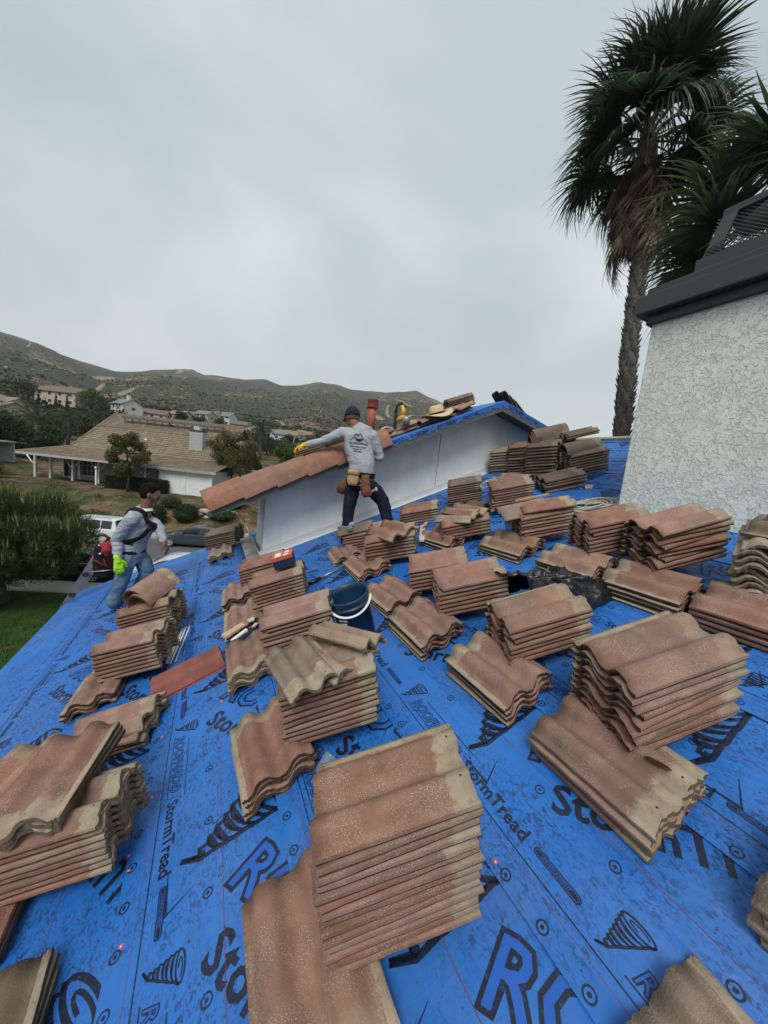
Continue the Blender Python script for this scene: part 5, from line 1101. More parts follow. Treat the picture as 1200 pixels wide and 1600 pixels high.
# the red and black tool bag carried behind him
bc = V3(-1.03, 4.83, .18); BG = empty('tool_bag', T_(*bc), 'black and red tool bag with straps hanging behind the left worker', 'tool bag')
q = MB(); rg = []
for i in range(9):
    t_ = i / 8; w_ = .13 * (.75 + .35 * math.sin(math.pi * (t_ * .9 + .05))) ; rg.append([bc + UP * (-.20 + .36 * t_) + VR * (w_ * math.copysign(abs(math.cos(a)) ** .6, math.cos(a)) + .02 * math.sin(3 * t_)) + VF * (.10 * math.copysign(abs(math.sin(a)) ** .6, math.sin(a))) for a in [2 * math.pi * j / 18 for j in range(18)]])
q.rings(rg, True, True); skin_(q, 'bag_body', M_['blackweb'], BG, .012, 2, .010, 11)
q = MB(); torso(q, [(bc + UP * .06 - VF * .03, VR, .05, .075), (bc + UP * .11 - VF * .03, VR, .075, .09), (bc + UP * .165 - VF * .01, VR, .07, .08), (bc + UP * .20, VR, .04, .05)]); skin_(q, 'red_panel', M_['redcloth'], BG, .010, 2, .008, 14)
q = MB(); q.tube([bc + VR * -.14 + UP * .04 - VF * .09, bc + VR * -.05 - VF * .14 + UP * -.01, bc + VR * .03 - VF * .15 - UP * .06], [(.012, .004)] * 3, 6); q.tube([bc + VR * -.02 + UP * .03 - VF * .13, bc + VR * .01 - VF * .15 - UP * .05, bc + VR * .07 - VF * .13 - UP * .09], [(.010, .004)] * 3, 6); part_of(BG, q, 'red_strap', M_['redcloth'])
q = MB(); q.tube([bc + VR * -.12 - UP * .12 - VF * .09, bc + VR * .0 - UP * .10 - VF * .14, bc + VR * .10 - UP * .11 - VF * .09], [(.012, .004)] * 3, 6); q.tube([bc - VR * .13 - UP * .02 - VF * .06, bc - VR * .10 + UP * .12 - VF * .05, bc - VR * .03 + UP * .22 - VF * .02], .007, 6); q.sphere(bc + UP * .09 - VR * .05 - VF * .12, .014, 8, 6); part_of(BG, q, 'grey_buckle', M_['galv'])
q = MB(); q.tube([bc - VR * .02 + UP * .20, bc + VR * .02 + UP * .25, bc + VR * .07 + UP * .20], .011, 8); part_of(BG, q, 'carry_handle', M_['blackweb'])
# ================================================================== GROUND, STREET, HILLS
def sst(a, b, x):
    t = np.clip((x - a) / (b - a), 0, 1); return t * t * (3 - 2 * t)
def fbm(x, y, sc, oc=5, seed=0):
    s = 0; a = 1.; tot = 0
    for i in range(oc): s += a * mnoise.noise(Vector((x * sc, y * sc, seed + i * 3.7))); tot += a; a *= .5; sc *= 2.03
    return s / tot
CREST = [(-180, .05), (-120, .10), (-60, .16), (-35, .20), (-26, .195), (-21.24, .1826), (-18.36, .1791), (-16.52, .1684), (-14.55, .1619), (-11.49, .1564), (-9.53, .1653), (-7.48, .1787), (-3.04, .1992), (-1.43, .1919), (1.04, .1968), (3.63, .1998), (6.75, .2106), (9.13, .2016), (11.98, .2119), (14.88, .2287), (17.41, .2286), (20.01, .221), (25.2, .2253), (30.34, .2382), (34.66, .213), (37.85, .1961), (42.07, .1662), (48.14, .1217), (55.6, .0652), (75, .04), (120, .05), (180, .05)]
CA = np.array([a for a, b in CREST]); CB = np.array([b for a, b in CREST])
def gz(x, y):
    t = .3 * x + .954 * y; r = math.hypot(x, y); z = -5.0
    if 17.0 < t < 26.7: z = -5.12
    z += 2.15 * float(sst(27.9, 34.5, t))
    if r > 52: z += (r - 52) * .075 + max(0, r - 115) * .085
    if t > 29: z += .10 * fbm(x, y, .35, 3)
    return z
RC = 1500.
def hz(az, r):
    """az in degrees"""
    x, y = r * math.sin(R_(az)), r * math.cos(R_(az)); e_ = float(np.interp(az, CA, CB))
    if r < 260: return gz(x, y)
    zc = e_ * RC + 1.5; z0 = gz(260 * math.sin(R_(az)), 260 * math.cos(R_(az)))
    t = (r - 260) / (RC - 260)
    if t <= 1: z = z0 + (zc - z0) * (t ** 1.25)
    else: z = zc - (t - 1) * 240
    m = math.sin(min(1, max(0, t)) * math.pi) if t < 1 else 0
    rid = 1 - abs(fbm(x, y, .0030, 4, 2.)) * 2.6; z += m * 40 * (rid - .55) + min(1, t * 6) * 5.0 * fbm(x, y, .018, 4, 9.)
    return z
def m_ground():
    s = N('hillside_and_yards'); P = s.world(); X = s.xyz(P)
    bush = s.noise(P, .12, 6, .75); b2 = s.noise(P, .42, 4, .7); big = s.noise(s.map(P, (1, 1, .4)), .0055, 5, .6)
    soil = s.mix(s.ramp(s.noise(P, .02, 5, .6), [(.3, 0.), (.7, 1.)]), (.20, .115, .066), (.29, .20, .12))
    veg = s.mix(s.ramp(b2, [(.3, 0.), (.7, 1.)]), (.026, .034, .022), (.060, .066, .040))
    th = s.math('ADD', s.math('MULTIPLY', bush, .6), s.math('MULTIPLY', b2, .4)); cover = s.ramp(s.math('ADD', th, s.math('MULTIPLY', s.math('SUBTRACT', big, .5), .62)), [(.40, 0.), (.46, 1.)])
    col = s.mix(cover, soil, veg)
    rock = s.math('MULTIPLY', s.ramp(s.vor(P, .16), [(.16, 1.), (.26, 0.)]), s.ramp(s.noise(P, .018, 4, .6), [(.53, 0.), (.60, 1.)])); col = s.mix(s.math('MULTIPLY', rock, .8), col, (.40, .37, .32))
    # dirt tracks along contour-like lines
    tr = s.math('ABSOLUTE', s.math('SUBTRACT', s.noise(P, .0034, 2, .4, .6), .56)); col = s.mix(s.math('MULTIPLY', s.ramp(tr, [(.0, 1.), (.004, .8), (.007, 0.)]), .8), col, (.34, .255, .17))
    near = s.mix(s.ramp(s.noise(P, 1.1, 6, .7), [(.38, 0.), (.62, 1.)]), (.10, .062, .036), (.20, .145, .085)); near = s.mix(s.ramp(s.noise(P, .28, 5, .65), [(.44, 0.), (.56, .85)]), near, (.045, .062, .024)); near = s.mix(s.math('MULTIPLY', s.ramp(s.vor(P, 2.6), [(.12, 1.), (.2, 0.)]), .6), near, (.30, .23, .15))
    d_ = s.n('ShaderNodeVectorMath', operation='LENGTH'); s.set(d_.inputs[0], P); f = s.mr(d_.outputs['Value'], 90, 260)
    return s.done(s.mix(f, near, col), .95, s.bump(s.math('ADD', th, cover), .7, 1.2, s.bump(s.noise(P, 3, 5, .7), .6, .12)), spec=.1)
M_['ground'] = m_ground()
azs = np.concatenate([np.arange(-180, -50, 6.), np.arange(-50, -24, 1.), np.arange(-24, 60, .25), np.arange(60, 181, 6.)])
rs = np.concatenate([[3.], np.arange(8, 52, 1.1), 52 * (RC * 1.28 / 52) ** (np.linspace(0, 1, 150))])
V = [(r * math.sin(R_(a)), r * math.cos(R_(a)), hz(a, r) - (.05 if r < 52 else 0)) for a in azs for r in rs]; nr = len(rs)
F = [(i * nr + j, i * nr + j + 1, (i + 1) * nr + j + 1, (i + 1) * nr + j) for i in range(len(azs) - 1) for j in range(nr - 1)]
tag(link('hills', npmesh('hills', V, np.array(F)[:, ::-1], M_['ground'], True)), kind='structure')
def strip(name, t0, t1, z, mat, x0=-70, x1=70, kind='structure', h_=None, n=70):
    """a band parallel to the street; t measured across it"""
    D = Vector((.954, -.3, 0)); Nn = Vector((.3, .954, 0)); q = MB()
    if h_ is None: q.add([tuple(D * a + Nn * b + Vector((0, 0, z))) for a, b in ((x0, t0), (x1, t0), (x1, t1), (x0, t1))], [(0, 1, 2, 3)])
    else:
        P = [D * a + Nn * b for a, b in ((x0, t0), (x1, t0), (x1, t1), (x0, t1))]; q.add([tuple(p + Vector((0, 0, z - h_))) for p in P] + [tuple(p + Vector((0, 0, z))) for p in P], [(4, 5, 6, 7), (0, 1, 5, 4), (2, 3, 7, 6), (1, 2, 6, 5), (3, 0, 4, 7)])
    o = q.build(name, mat); return tag(o, kind=kind)
def m_conc(name, c, sc=1.):
    s = N(name); P = s.world(); col = s.mix(s.ramp(s.noise(P, 1.7, 6, .7), [(.3, 0.), (.7, 1.)]), tuple(x * .75 for x in c), c); col = s.mix(s.ramp(s.noise(P, .5, 5, .7), [(.5, 0.), (.75, .6)]), col, tuple(x * .6 for x in c)); return s.done(col, .9, s.bump(s.noise(P, 40, 4), .4, .01))
M_['asphalt'] = m_conc('street_asphalt', (.105, .105, .108)); M_['conc'] = m_conc('pale_concrete', (.40, .37, .32))
def m_lawn():
    s = N('lawn_grass'); P = s.world(); c = s.mix(s.ramp(s.noise(P, 2.2, 6, .7), [(.3, 0.), (.7, 1.)]), (.022, .055, .012), (.055, .105, .022)); c = s.mix(s.ramp(s.noise(P, .6, 4, .6), [(.5, 0.), (.72, .6)]), c, (.11, .105, .035)); return s.done(c, .9, s.bump(s.noise(P, 60, 4, .7), .8, .04), spec=.1)
M_['lawn'] = m_lawn()
strip('lawn', -30, 15.75, -5.0, M_['lawn']); strip('sidewalk', 15.75, 16.85, -4.96, M_['conc'], h_=.2)
strip('street', 17.0, 26.75, -5.09, M_['asphalt']); strip('kerb', 16.84, 17.02, -4.95, M_['conc'], h_=.2); strip('kerb', 26.72, 26.95, -4.94, M_['conc'], h_=.2); strip('sidewalk', 26.94, 28.2, -4.93, M_['conc'], h_=.2)
# grass blades near the camera side of the lawn
n = 26000; ang = rng.random(n) * 6.28; D2 = np.array([.954, -.3]); N2 = np.array([.3, .954]); a_ = rng.uniform(-14, 1, n); t_ = rng.uniform(9.5, 15.9, n); bx_ = a_[:, None] * D2 + t_[:, None] * N2; hgt_ = rng.uniform(.04, .10, n)
dxy = np.stack([np.cos(ang), np.sin(ang)], 1) * .012; V = np.zeros((n, 3, 3)); V[:, 0, :2] = bx_ - dxy; V[:, 1, :2] = bx_ + dxy; V[:, 2, :2] = bx_ + rng.normal(0, .03, (n, 2)); V[:, :, 2] = -5.0; V[:, 2, 2] += hgt_
tag(link('grass', npmesh('grass', V.reshape(-1, 3), np.arange(n * 3).reshape(-1, 3), M_['lawn'])), 'short green lawn grass below the eave', 'grass', None, 'stuff')
# ================================================================== PLANTS
def m_leaf(name, c1, c2, c3=None, sc=1.4):
    s = N(name); P = s.world(); f = s.noise(P, sc, 4, .6); col = s.mix(s.ramp(f, [(.35, 0.), (.65, 1.)]), c1, c2)
    if c3: col = s.mix(s.ramp(s.noise(P, sc * 6, 4, .6), [(.5, 0.), (.66, .8)]), col, c3)
    s.translucent(col, .3); return s.done(col, .7, spec=.25)
M_['pine'] = m_leaf('pine_needles', (.026, .054, .018), (.058, .100, .032), (.115, .145, .048)); M_['candle'] = m_leaf('pine_candles', (.24, .24, .075), (.34, .30, .13)); M_['bark'] = simple('brown_bark', (.075, .055, .042), .95, .35, 12, .9, bs=30, bd=.03)
M_['leafA'] = m_leaf('green_leaves', (.025, .048, .015), (.065, .10, .035), (.12, .14, .05)); M_['leafB'] = m_leaf('rusty_green_leaves', (.070, .080, .032), (.125, .125, .050), (.19, .125, .050), 1.2); M_['leafH'] = m_leaf('hedge_leaves', (.014, .03, .010), (.032, .055, .018)); M_['leafG'] = m_leaf('bright_green_leaves', (.05, .10, .02), (.09, .16, .035)); M_['leafD'] = m_leaf('dark_far_leaves', (.022, .032, .020), (.045, .058, .032)); M_['leafC'] = m_leaf('chaparral_leaves', (.020, .027, .016), (.048, .052, .030), sc=.05)
def leaves(cl, n, size, up=.2, seed=1):
    """n quads in clusters cl = [(centre, (rx, ry, rz))], denser towards each cluster's shell"""
    g = np.random.default_rng(seed); w = np.array([r[0] * r[1] * r[2] for c, r in cl]) ** .67; w /= w.sum(); idx = g.choice(len(cl), n, p=w)
    C = np.array([c for c, r in cl])[idx]; Rr = np.array([r for c, r in cl])[idx]; d_ = g.normal(0, 1, (n, 3)); d_ /= np.linalg.norm(d_, axis=1)[:, None]; rad = g.random(n) ** .38
    P = C + Rr * d_ * rad[:, None]; a = g.normal(0, 1, (n, 3)) + d_ * .6; a[:, 2] += up; a /= np.linalg.norm(a, axis=1)[:, None]; b = np.cross(a, g.normal(0, 1, (n, 3))); b /= np.linalg.norm(b, axis=1)[:, None]
    sz = size * g.uniform(.55, 1.3, n)[:, None]; V = np.stack([P - b * sz * .35, P + a * sz * .6 - b * 0, P + b * sz * .35, P - a * sz * .6], 1); return V.reshape(-1, 3)
def quads(n): return np.arange(n * 4).reshape(-1, 4)
def tree(name, x, y, z, cl, n, size, mat, label, cat='tree', trunk=None, seed=1, group=None, base=None):
    t = empty(name, T_(x, y, z), label, cat, group); V = leaves(cl, n, size, seed=seed); link('crown', npmesh('crown', V, quads(n), mat), t)
    if trunk:
        q = MB()
        for pts, r0, r1 in trunk: m = len(pts); q.tube(pts, [r0 + (r1 - r0) * i / (m - 1) for i in range(m)], 8)
        q.build('trunk', M_['bark'], t)
    return t
def clumps(n, R, zc, seed, cr=(.35, .6), flat=.8):
    r = random.Random(seed); out = []
    for i in range(n):
        a = r.uniform(0, 6.28); e_ = r.uniform(-1, 1); q = math.sqrt(1 - e_ * e_); k = r.uniform(.45, .92); c = r.uniform(*cr) * R[0]
        out.append(((R[0] * q * math.cos(a) * k, R[1] * q * math.sin(a) * k, zc + R[2] * e_ * k), (c, c, c * flat)))
    return out
# the large pine at the left, with pale upright candles
px, py = -7.3, 17.4
pt = empty('pine_tree', T_(px, py, -5), 'large bushy pine with pale upright shoots beside the lawn', 'tree')
r = random.Random(5); cl = []
for i in range(330):
    a = r.uniform(0, 6.28); e_ = r.uniform(-1, 1); q = math.sqrt(max(0, 1 - e_ * e_)); k = r.uniform(.45, 1.); cl.append(((3.4 * q * math.cos(a) * k - .25, 2.4 * q * math.sin(a) * k, 2.62 + 1.85 * e_ * k - .10 * (q * k * math.cos(a)) ** 2), r.uniform(.32, .62)))
n = 150000; g = np.random.default_rng(3); idx = g.integers(0, len(cl), n); C = np.array([c for c, _ in cl])[idx]; rr = np.array([q for _, q in cl])[idx]
d_ = g.normal(0, 1, (n, 3)); d_ /= np.linalg.norm(d_, axis=1)[:, None]; P = C + d_ * (rr * g.random(n) ** .4)[:, None]; a = d_ * .8 + g.normal(0, .35, (n, 3)); a[:, 2] += .75; a /= np.linalg.norm(a, axis=1)[:, None]; b = np.cross(a, g.normal(0, 1, (n, 3))); b /= np.linalg.norm(b, axis=1)[:, None]
L = g.uniform(.12, .24, n)[:, None]; V = np.stack([P - b * .014, P + b * .014, P + a * L], 1).reshape(-1, 3); link('crown', npmesh('crown', V, np.arange(n * 3).reshape(-1, 3), M_['pine']), pt)
V = []; F = []
for c, q in cl:
    for _ in range(8):
        a = r.uniform(0, 6.28); k = q * r.uniform(.2, .9); x, y, z = c[0] + k * math.cos(a), c[1] + k * math.sin(a), c[2] + q * .75 * math.sqrt(max(0, 1 - (k / q) ** 2)); hh = r.uniform(.18, .42); o = len(V); w = .022
        V += [(x + w, y, z), (x - w / 2, y + w, z), (x - w / 2, y - w, z), (x + r.uniform(-.05, .05), y + r.uniform(-.05, .05), z + hh)]; F += [(o, o + 1, o + 3), (o + 1, o + 2, o + 3), (o + 2, o, o + 3)]
tag(link('candles', npmesh('candles', V, F, M_['candle']), pt), kind='stuff')
q = MB(); q.tube([(.25, -.1, 0), (.2, 0, .6), (.05, .05, 1.4), (-.1, .1, 2.4), (0, 0, 3.6)], [.42, .34, .28, .2, .1], 12)
for i in range(14):
    a = i * 2.4; z_ = 1.2 + i * .11; q.tube([(0, 0, z_), (1.1 * math.cos(a), .9 * math.sin(a), z_ + .35), (2.3 * math.cos(a), 1.7 * math.sin(a), z_ + .55)], [.12, .07, .03], 6)
q.build('trunk', M_['bark'], pt)
# street-side trees in front of the house across
tree('tree', -6.9, 39.1, -2.95, clumps(34, (1.95, 1.9, 2.2), 3.4, 3, (.20, .36)), 8500, .16, M_['leafB'], 'small rusty green tree standing before the house across the street', trunk=[([(0, 0, 0), (.05, 0, 1.0), (0, 0, 2.2), (-.1, 0, 4)], .14, .05), ([(0, 0, 1.5), (.7, 0, 2.8), (1.1, 0, 3.8)], .07, .03), ([(0, 0, 1.6), (-.8, .2, 3.0), (-1.2, 0, 4.0)], .07, .03)], seed=2)
tree('tree', 1.9, 41.5, -2.6, clumps(44, (2.6, 2.6, 3.0), 4.0, 8, (.20, .36)), 13000, .16, M_['leafB'], 'wide olive and rust coloured tree right of the white garage', trunk=[([(-.6, 0, 0), (-.7, 0, 1.5), (-1.0, 0, 3.4)], .13, .06), ([(.7, 0, 0), (.9, 0, 1.6), (1.3, 0, 3.6)], .13, .06), ([(.2, 0, 0), (.1, .2, 2.5), (0, 0, 5)], .11, .05)], seed=3)
tree('shrub_tree', 15.5, 80, .3, clumps(26, (3.3, 3.0, 3.0), 3.0, 12, (.28, .45)), 9000, .32, M_['leafG'], 'bright green round tree just left of the yellow glove', seed=4, trunk=[([(0, 0, 0), (0, 0, 3)], .15, .08)])
tree('tree', -28.0, 63.0, -1.4, clumps(30, (5.5, 4, 1.7), 3.2, 14, (.2, .34)), 12000, .26, M_['leafH'], 'broad low tree at the left edge above the pine', seed=6, trunk=[([(0, 0, 0), (.3, 0, 2.5)], .2, .1), ([(2, 0, 0), (2.3, 0, 2.8)], .15, .08)])
def hedge(name, x0, y0, x1, y1, w, h_, label, mat='leafH', n=9000, size=.12, seed=1):
    a = Vector((x0, y0, 0)); b = Vector((x1, y1, 0)); d_ = (b - a); Lh = d_.length; d_.normalize(); nn = Vector((-d_.y, d_.x, 0)); c = (a + b) / 2; z = gz(c.x, c.y) - .05; g = np.random.default_rng(seed)
    t = empty(name, T_(c.x, c.y, z), label, 'hedge'); q = MB(); M = Matrix(((d_.x, nn.x, 0, 0), (d_.y, nn.y, 0, 0), (0, 0, 1, 0), (0, 0, 0, 1))); q.bbox(-Lh / 2 + .1, Lh / 2 - .1, -w / 2 + .1, w / 2 - .1, 0, h_ - .1, .1, M); q.build('inner_growth', M_['leafH'], t)
    P = g.uniform(-1, 1, (n, 3)); ax = g.choice(3, n, p=[.1, .45, .45]); 
    for i in range(3): m = ax == i; P[m, i] = np.sign(P[m, i]) * g.uniform(.86, 1.03, m.sum())
    P[:, 2] = np.abs(P[:, 2]); P = P * np.array([Lh / 2, w / 2, h_]); P = P @ np.array(M.to_3x3()).T; a_ = g.normal(0, 1, (n, 3)); a_ /= np.linalg.norm(a_, axis=1)[:, None]; b_ = np.cross(a_, g.normal(0, 1, (n, 3))); b_ /= np.linalg.norm(b_, axis=1)[:, None]; s_ = size * g.uniform(.6, 1.2, n)[:, None]
    V = np.stack([P - b_ * s_ * .4, P + a_ * s_ * .6, P + b_ * s_ * .4, P - a_ * s_ * .6], 1).reshape(-1, 3); link('foliage', npmesh('foliage', V, quads(n), M_[mat]), t); return t
hedge('hedge', -8.9, 41.6, -3.9, 39.5, 1.0, 1.25, 'clipped dark green hedge in front of the porch across the street')
def bush(x, y, R, h_, label, mat='leafH', seed=1, n=3500, size=.11, name='bush'):
    z = gz(x, y); t = empty(name, T_(x, y, z - .05), label, 'bush'); V = leaves([((0, 0, h_ * .5), (R, R, h_ * .56))] + [((R * .5 * math.cos(i * 1.9), R * .5 * math.sin(i * 1.9), h_ * .55), (R * .55, R * .55, h_ * .45)) for i in range(5)], n, size, seed=seed); link('foliage', npmesh('foliage', V, quads(n), M_[mat]), t); q = MB(); q.sphere((0, 0, h_ * .42), (R * .8, R * .8, h_ * .45), 12, 8); q.build('inner_growth', M_['leafH'], t)
bush(-1.75, 32.4, 1.0, 1.45, 'round clipped green bush behind the dark sedan', seed=2); bush(-4.0, 32.5, .95, 1.5, 'round bush right of the left worker\'s chest', seed=3); bush(-3.0, 34.6, .8, 1.0, 'greyish shrub above the bush beside the worker', 'leafB', 5); bush(-7.6, 31.8, 1.1, 1.5, 'dull green shrub on the dirt bank behind the worker', 'leafB', 6)
bush(1.0, 32.2, 1.2, .8, 'low green shrub by the pale rocks on the bank', 'leafA', 7); bush(2.0, 33.8, 1.0, 1.4, 'dark shrub next to the gable corner on the bank', 'leafH', 8); bush(-5.9, 31.2, .9, .9, 'small dark shrub above the white car roof', 'leafA', 9)
bush(-18.5, 44.5, 1.3, 1.8, 'green shrub left of the porch above the pine', 'leafG', 11); bush(-20.5, 47.5, 1.8, 2.6, 'dark shrub at the far left of the porch', 'leafA', 12); bush(-23.5, 52, 2.0, 2.6, 'leafy shrub near the far left carport', 'leafG', 13)
# rocks on the bank
rk = [(-.3, 33.3, .38), (.2, 33.0, .30), (.7, 33.3, .42), (-.8, 33.0, .25), (1.3, 33.0, .30), (1.9, 32.6, .28), (.4, 33.9, .3), (-.1, 32.5, .22)]
for i, (x, y, R) in enumerate(rk):
    q = MB(); q.sphere((0, 0, 0), (R * 1.3, R, R * .7), 10, 7)
    for v in range(len(q.v)): p = Vector(q.v[v]); p *= 1 + .5 * mnoise.noise(p * 3 + Vector((i * 5, 0, 0))); q.v[v] = tuple(p)
    tag(q.build('rock', M_['conc'], None, T_(x, y, gz(x, y) + R * .3)), 'pale rock ' + ('largest left in the heap on the bank', 'beside the largest rock of the bank heap', 'big one right in the bank heap', 'leftmost in the bank heap', 'right of the heap, halfway along', 'rightmost one on the bank by the gable corner', 'highest on the bank above the others', 'lowest one below the bank heap')[i], 'rock', 'pale rocks on the bank')
# ================================================================== CARS
def car(M, paint, label, L=4.6, W=1.80, H=1.45, suv=False, rim='galv', cat='car'):
    """x forward; origin on the road under the middle"""
    c = empty('parked_car', M, label, cat, 'cars parked along the street'); bz = .92 if not suv else 1.05; hb = .20
    st = [(-.5, .50, .62, .82), (-.485, .30, bz - .06, .92), (-.44, hb, bz + .02, .97), (-.30, hb, bz + .03, 1.), (0, hb, bz, 1.), (.20, hb, bz - .02, 1.), (.30, hb, bz - .07, .99), (.42, hb, bz - .16, .95), (.48, .26, bz - .28, .88), (.5, .42, bz - .40, .74)]
    q = MB(); rg = []
    for f, z0, z1, w in st:
        hw = W / 2 * w; zm = z0 + (z1 - z0) * .55
        rg.append([(f * L, y, z) for y, z in ((-hw * .93, z0), (-hw, z0 + .10), (-hw * 1.0, zm), (-hw * .965, z1 - .05), (-hw * .88, z1), (0, z1 + .03), (hw * .88, z1), (hw * .965, z1 - .05), (hw, zm), (hw, z0 + .10), (hw * .93, z0))])
    q.rings(rg, True, True); me = auto_smooth(q.mesh('body', paint), 35); body = link('body', me, c)
    if suv: gs = [(-.47, bz), (-.43, H - .12), (-.40, H - .03), (-.1, H), (.06, H - .02), (.14, H - .12), (.27, bz)]
    else: gs = [(-.42, bz), (-.30, H - .14), (-.24, H - .05), (-.08, H), (.04, H - .02), (.11, H - .12), (.26, bz - .03)]
    q = MB(); rg = []
    for f, z in gs:
        k = (z - bz) / (H - bz); hw = W / 2 * (.90 - .17 * max(k, 0)); zb = bz - .02; rg.append([(f * L, y, zz) for y, zz in ((-W / 2 * .90, zb), (-hw, z - .02 * k), (-hw * .9, z), (0, z + .02 * k), (hw * .9, z), (hw, z - .02 * k), (W / 2 * .90, zb))])
    # cabin: painted shell
    q.rings(rg, True, True); cab = link('cabin', auto_smooth(q.mesh('cabin', paint), 30), c)
    Gm = M_['carglass']
    def side_pts(a, b, inset, off, s_):
        pts = []
        for f, z in ((a, None), (b, None)): pass
        return pts
    def zat(f):
        return float(np.interp(f, [g_[0] for g_ in gs], [g_[1] for g_ in gs]))
    spans = [(-.40, -.27), (-.255, -.06), (-.045, .15)] if suv else [(-.345, -.10), (-.085, .155)]
    for s_ in (-1, 1):
        for a, b in spans:
            q = MB(); pts = []; m = 6
            for i in range(m + 1): f = a + (b - a) * i / m; pts.append((f, max(bz + .02, zat(f) - .10)))
            V = []
            for f, z in pts:
                for zz in (bz + .025, z):
                    k = (zz - bz) / max(.05, (zat(f) - bz)); hw = W / 2 * (.90 - .17 * max((zat(f) - bz) / (H - bz), 0) * k) + .008; V.append((f * L, s_ * hw, zz))
            F = [(2 * i, 2 * i + 2, 2 * i + 3, 2 * i + 1) for i in range(m)]; q.add(V, F if s_ < 0 else [x[::-1] for x in F]); q.build('side_window', Gm, c)
    for nm, (i, j), ins in (('windscreen', (-1, -2), .1), ('rear_window', (0, 1), .1)):
        (fa, za), (fb, zb) = gs[i], gs[j]; q = MB(); hw0, hw1 = W / 2 * .80, W / 2 * (.90 - .17 * (zb - bz) / (H - bz)) * .84; sgn = 1 if fa > 0 else -1
        P = [(fa * L + sgn * .012, -hw0, za + .05), (fa * L + sgn * .012, hw0, za + .05), (fb * L + sgn * .012, hw1, zb - .0), (fb * L + sgn * .012, -hw1, zb - .0)]
        P[0] = (P[0][0] - sgn * .03, P[0][1], P[0][2]); P[1] = (P[1][0] - sgn * .03, P[1][1], P[1][2]); q.add([(x, y, z + .012) for x, y, z in P], [(0, 1, 2, 3) if sgn > 0 else (3, 2, 1, 0)]); q.build(nm, Gm, c)
    R = .33 if not suv else .37
    for f in (-.31, .315):
        for s_ in (-1, 1):
            Mw = T_(f * L, s_ * (W / 2 - .10), R) @ RX(R_(-90 * s_))
            q = MB(); q.lathe([(R * .66, .0), (R * .97, .0), (R, .03), (R, .10), (R * .96, .125), (R * .7, .13), (R * .66, .10)], 24); w = q.build('wheel', M_['rubber'], c, Mw)
            q = MB(); q.lathe([(.001, .085), (R * .12, .10), (R * .14, .06)], 12)
            for k in range(7): q.box(R * .10, R * .64, -R * .07, R * .07, .07, .095, RZ(k * 2 * math.pi / 7))
            q.lathe([(R * .68, .02), (R * .68, .112), (R * .60, .112), (R * .60, .06)], 24); q.build('rim', M_[rim], w)
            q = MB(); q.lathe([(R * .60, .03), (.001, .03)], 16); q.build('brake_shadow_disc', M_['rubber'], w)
            q = MB(); rg = []
            for k in range(13): a = math.pi * (k / 12 * 1.1 - .05); rg.append([(f * L + math.cos(a) * (R + o_), s_ * (W / 2 + y_), R + math.sin(a) * (R + o_)) for o_, y_ in ((.02, -.12), (.02, .006), (.055, .006), (.055, -.12))])
            q.rings(rg, True, True); q.build('wheel_arch', M_['rubber'] if suv else paint, c)
    for s_ in (-1, 1):
        q = MB(); q.bbox(-.05, .02, -.16, .16, -.05, .05, .015); q.build('headlight', M_['galv'], c, T_(.478 * L, s_ * W * .33, bz - .36)); q.build('tail_light', M_['redcloth'], c, T_(-.484 * L, s_ * W * .35, bz - .22))
        q = MB(); q.bbox(-.08, .06, -.05, .09 , -.06, .06, .02); q.build('mirror', paint, c, T_(.155 * L, s_ * (W / 2 + .03), bz + .06))
    q = MB(); q.box(-.36 * L, .28 * L, -W / 2 - .004, W / 2 + .004, bz * .55, bz * .55 + .008); q.box(-.082 * L, -.079 * L, -W / 2 * .999, W / 2 * .999, .32, bz - .05); q.build('door_seams', M_['rubber'], c)
    if suv:
        for s_ in (-1, 1): q = MB(); q.tube([(-.38 * L, s_ * W * .34, H - .0), (-.34 * L, s_ * W * .34, H + .05), (.0, s_ * W * .34, H + .055), (.05 * L, s_ * W * .34, H + .02)], .018, 6); q.build('roof_rail', M_['rubber'], c)
    return c
def paint(name, c, rough=.25): s = N(name); return s.done(s.mix(s.ramp(s.noise(s.tc(), 3, 4), [(.4, 0.), (.7, 1.)]), tuple(x * .88 for x in c), c), rough, **{'Coat Weight': .6, 'Coat Roughness': .08})
M_['carglass'] = N('car_glass').done((.012, .016, .018), .08, spec=.8)
PW, PG, PB, PS = paint('white_paint', (.72, .73, .74)), paint('dark_grey_paint', (.045, .058, .066)), paint('black_paint', (.008, .008, .009)), paint('silver_paint', (.55, .57, .58), .3)
HD = math.atan2(.3, -.954)
def ST(a, t, z=-5.09): return T_(.954 * a + .3 * t, -.3 * a + .954 * t, z)
def at_(x, y): return .954 * x - .3 * y, .3 * x + .954 * y
def carat(x, y, dx, dt, *a, turn=0., **k):
    A, t = at_(x, y); return car(ST(A + dx, t + dt) @ RZ(HD + turn), *a, **k)
carat(-2.31, 26.68, 1.45, .85, PG, 'dark grey sedan parked on the far kerb below the bank')
carat(-6.01, 27.03, -1.40, .88, PW, 'white suv with roof rails parked half behind the pine', L=4.6, H=1.70, suv=True)
carat(-4.75, 19.66, -1.42, .85, PB, 'black car parked at the near kerb beneath the pine', H=1.42, L=4.7)
carat(-1.55, 19.57, .25, -.2, PS, 'silver car parked behind the black one, mostly hidden by the eave', L=4.5, H=1.42)
def tcar(x, y, ang, *a, **k): return car(T_(x, y, gz(x, y) + .05) @ RZ(ang), *a, **k)
tcar(-31.0, 93.5, 2.5, PB, 'dark car parked far up the street at the left'); tcar(-31.2, 103.5, 2.5, PG, 'dark car farther up behind the first far one', suv=True, H=1.7); tcar(-36.5, 93, 1.2, PW, 'small white car in a far left driveway')
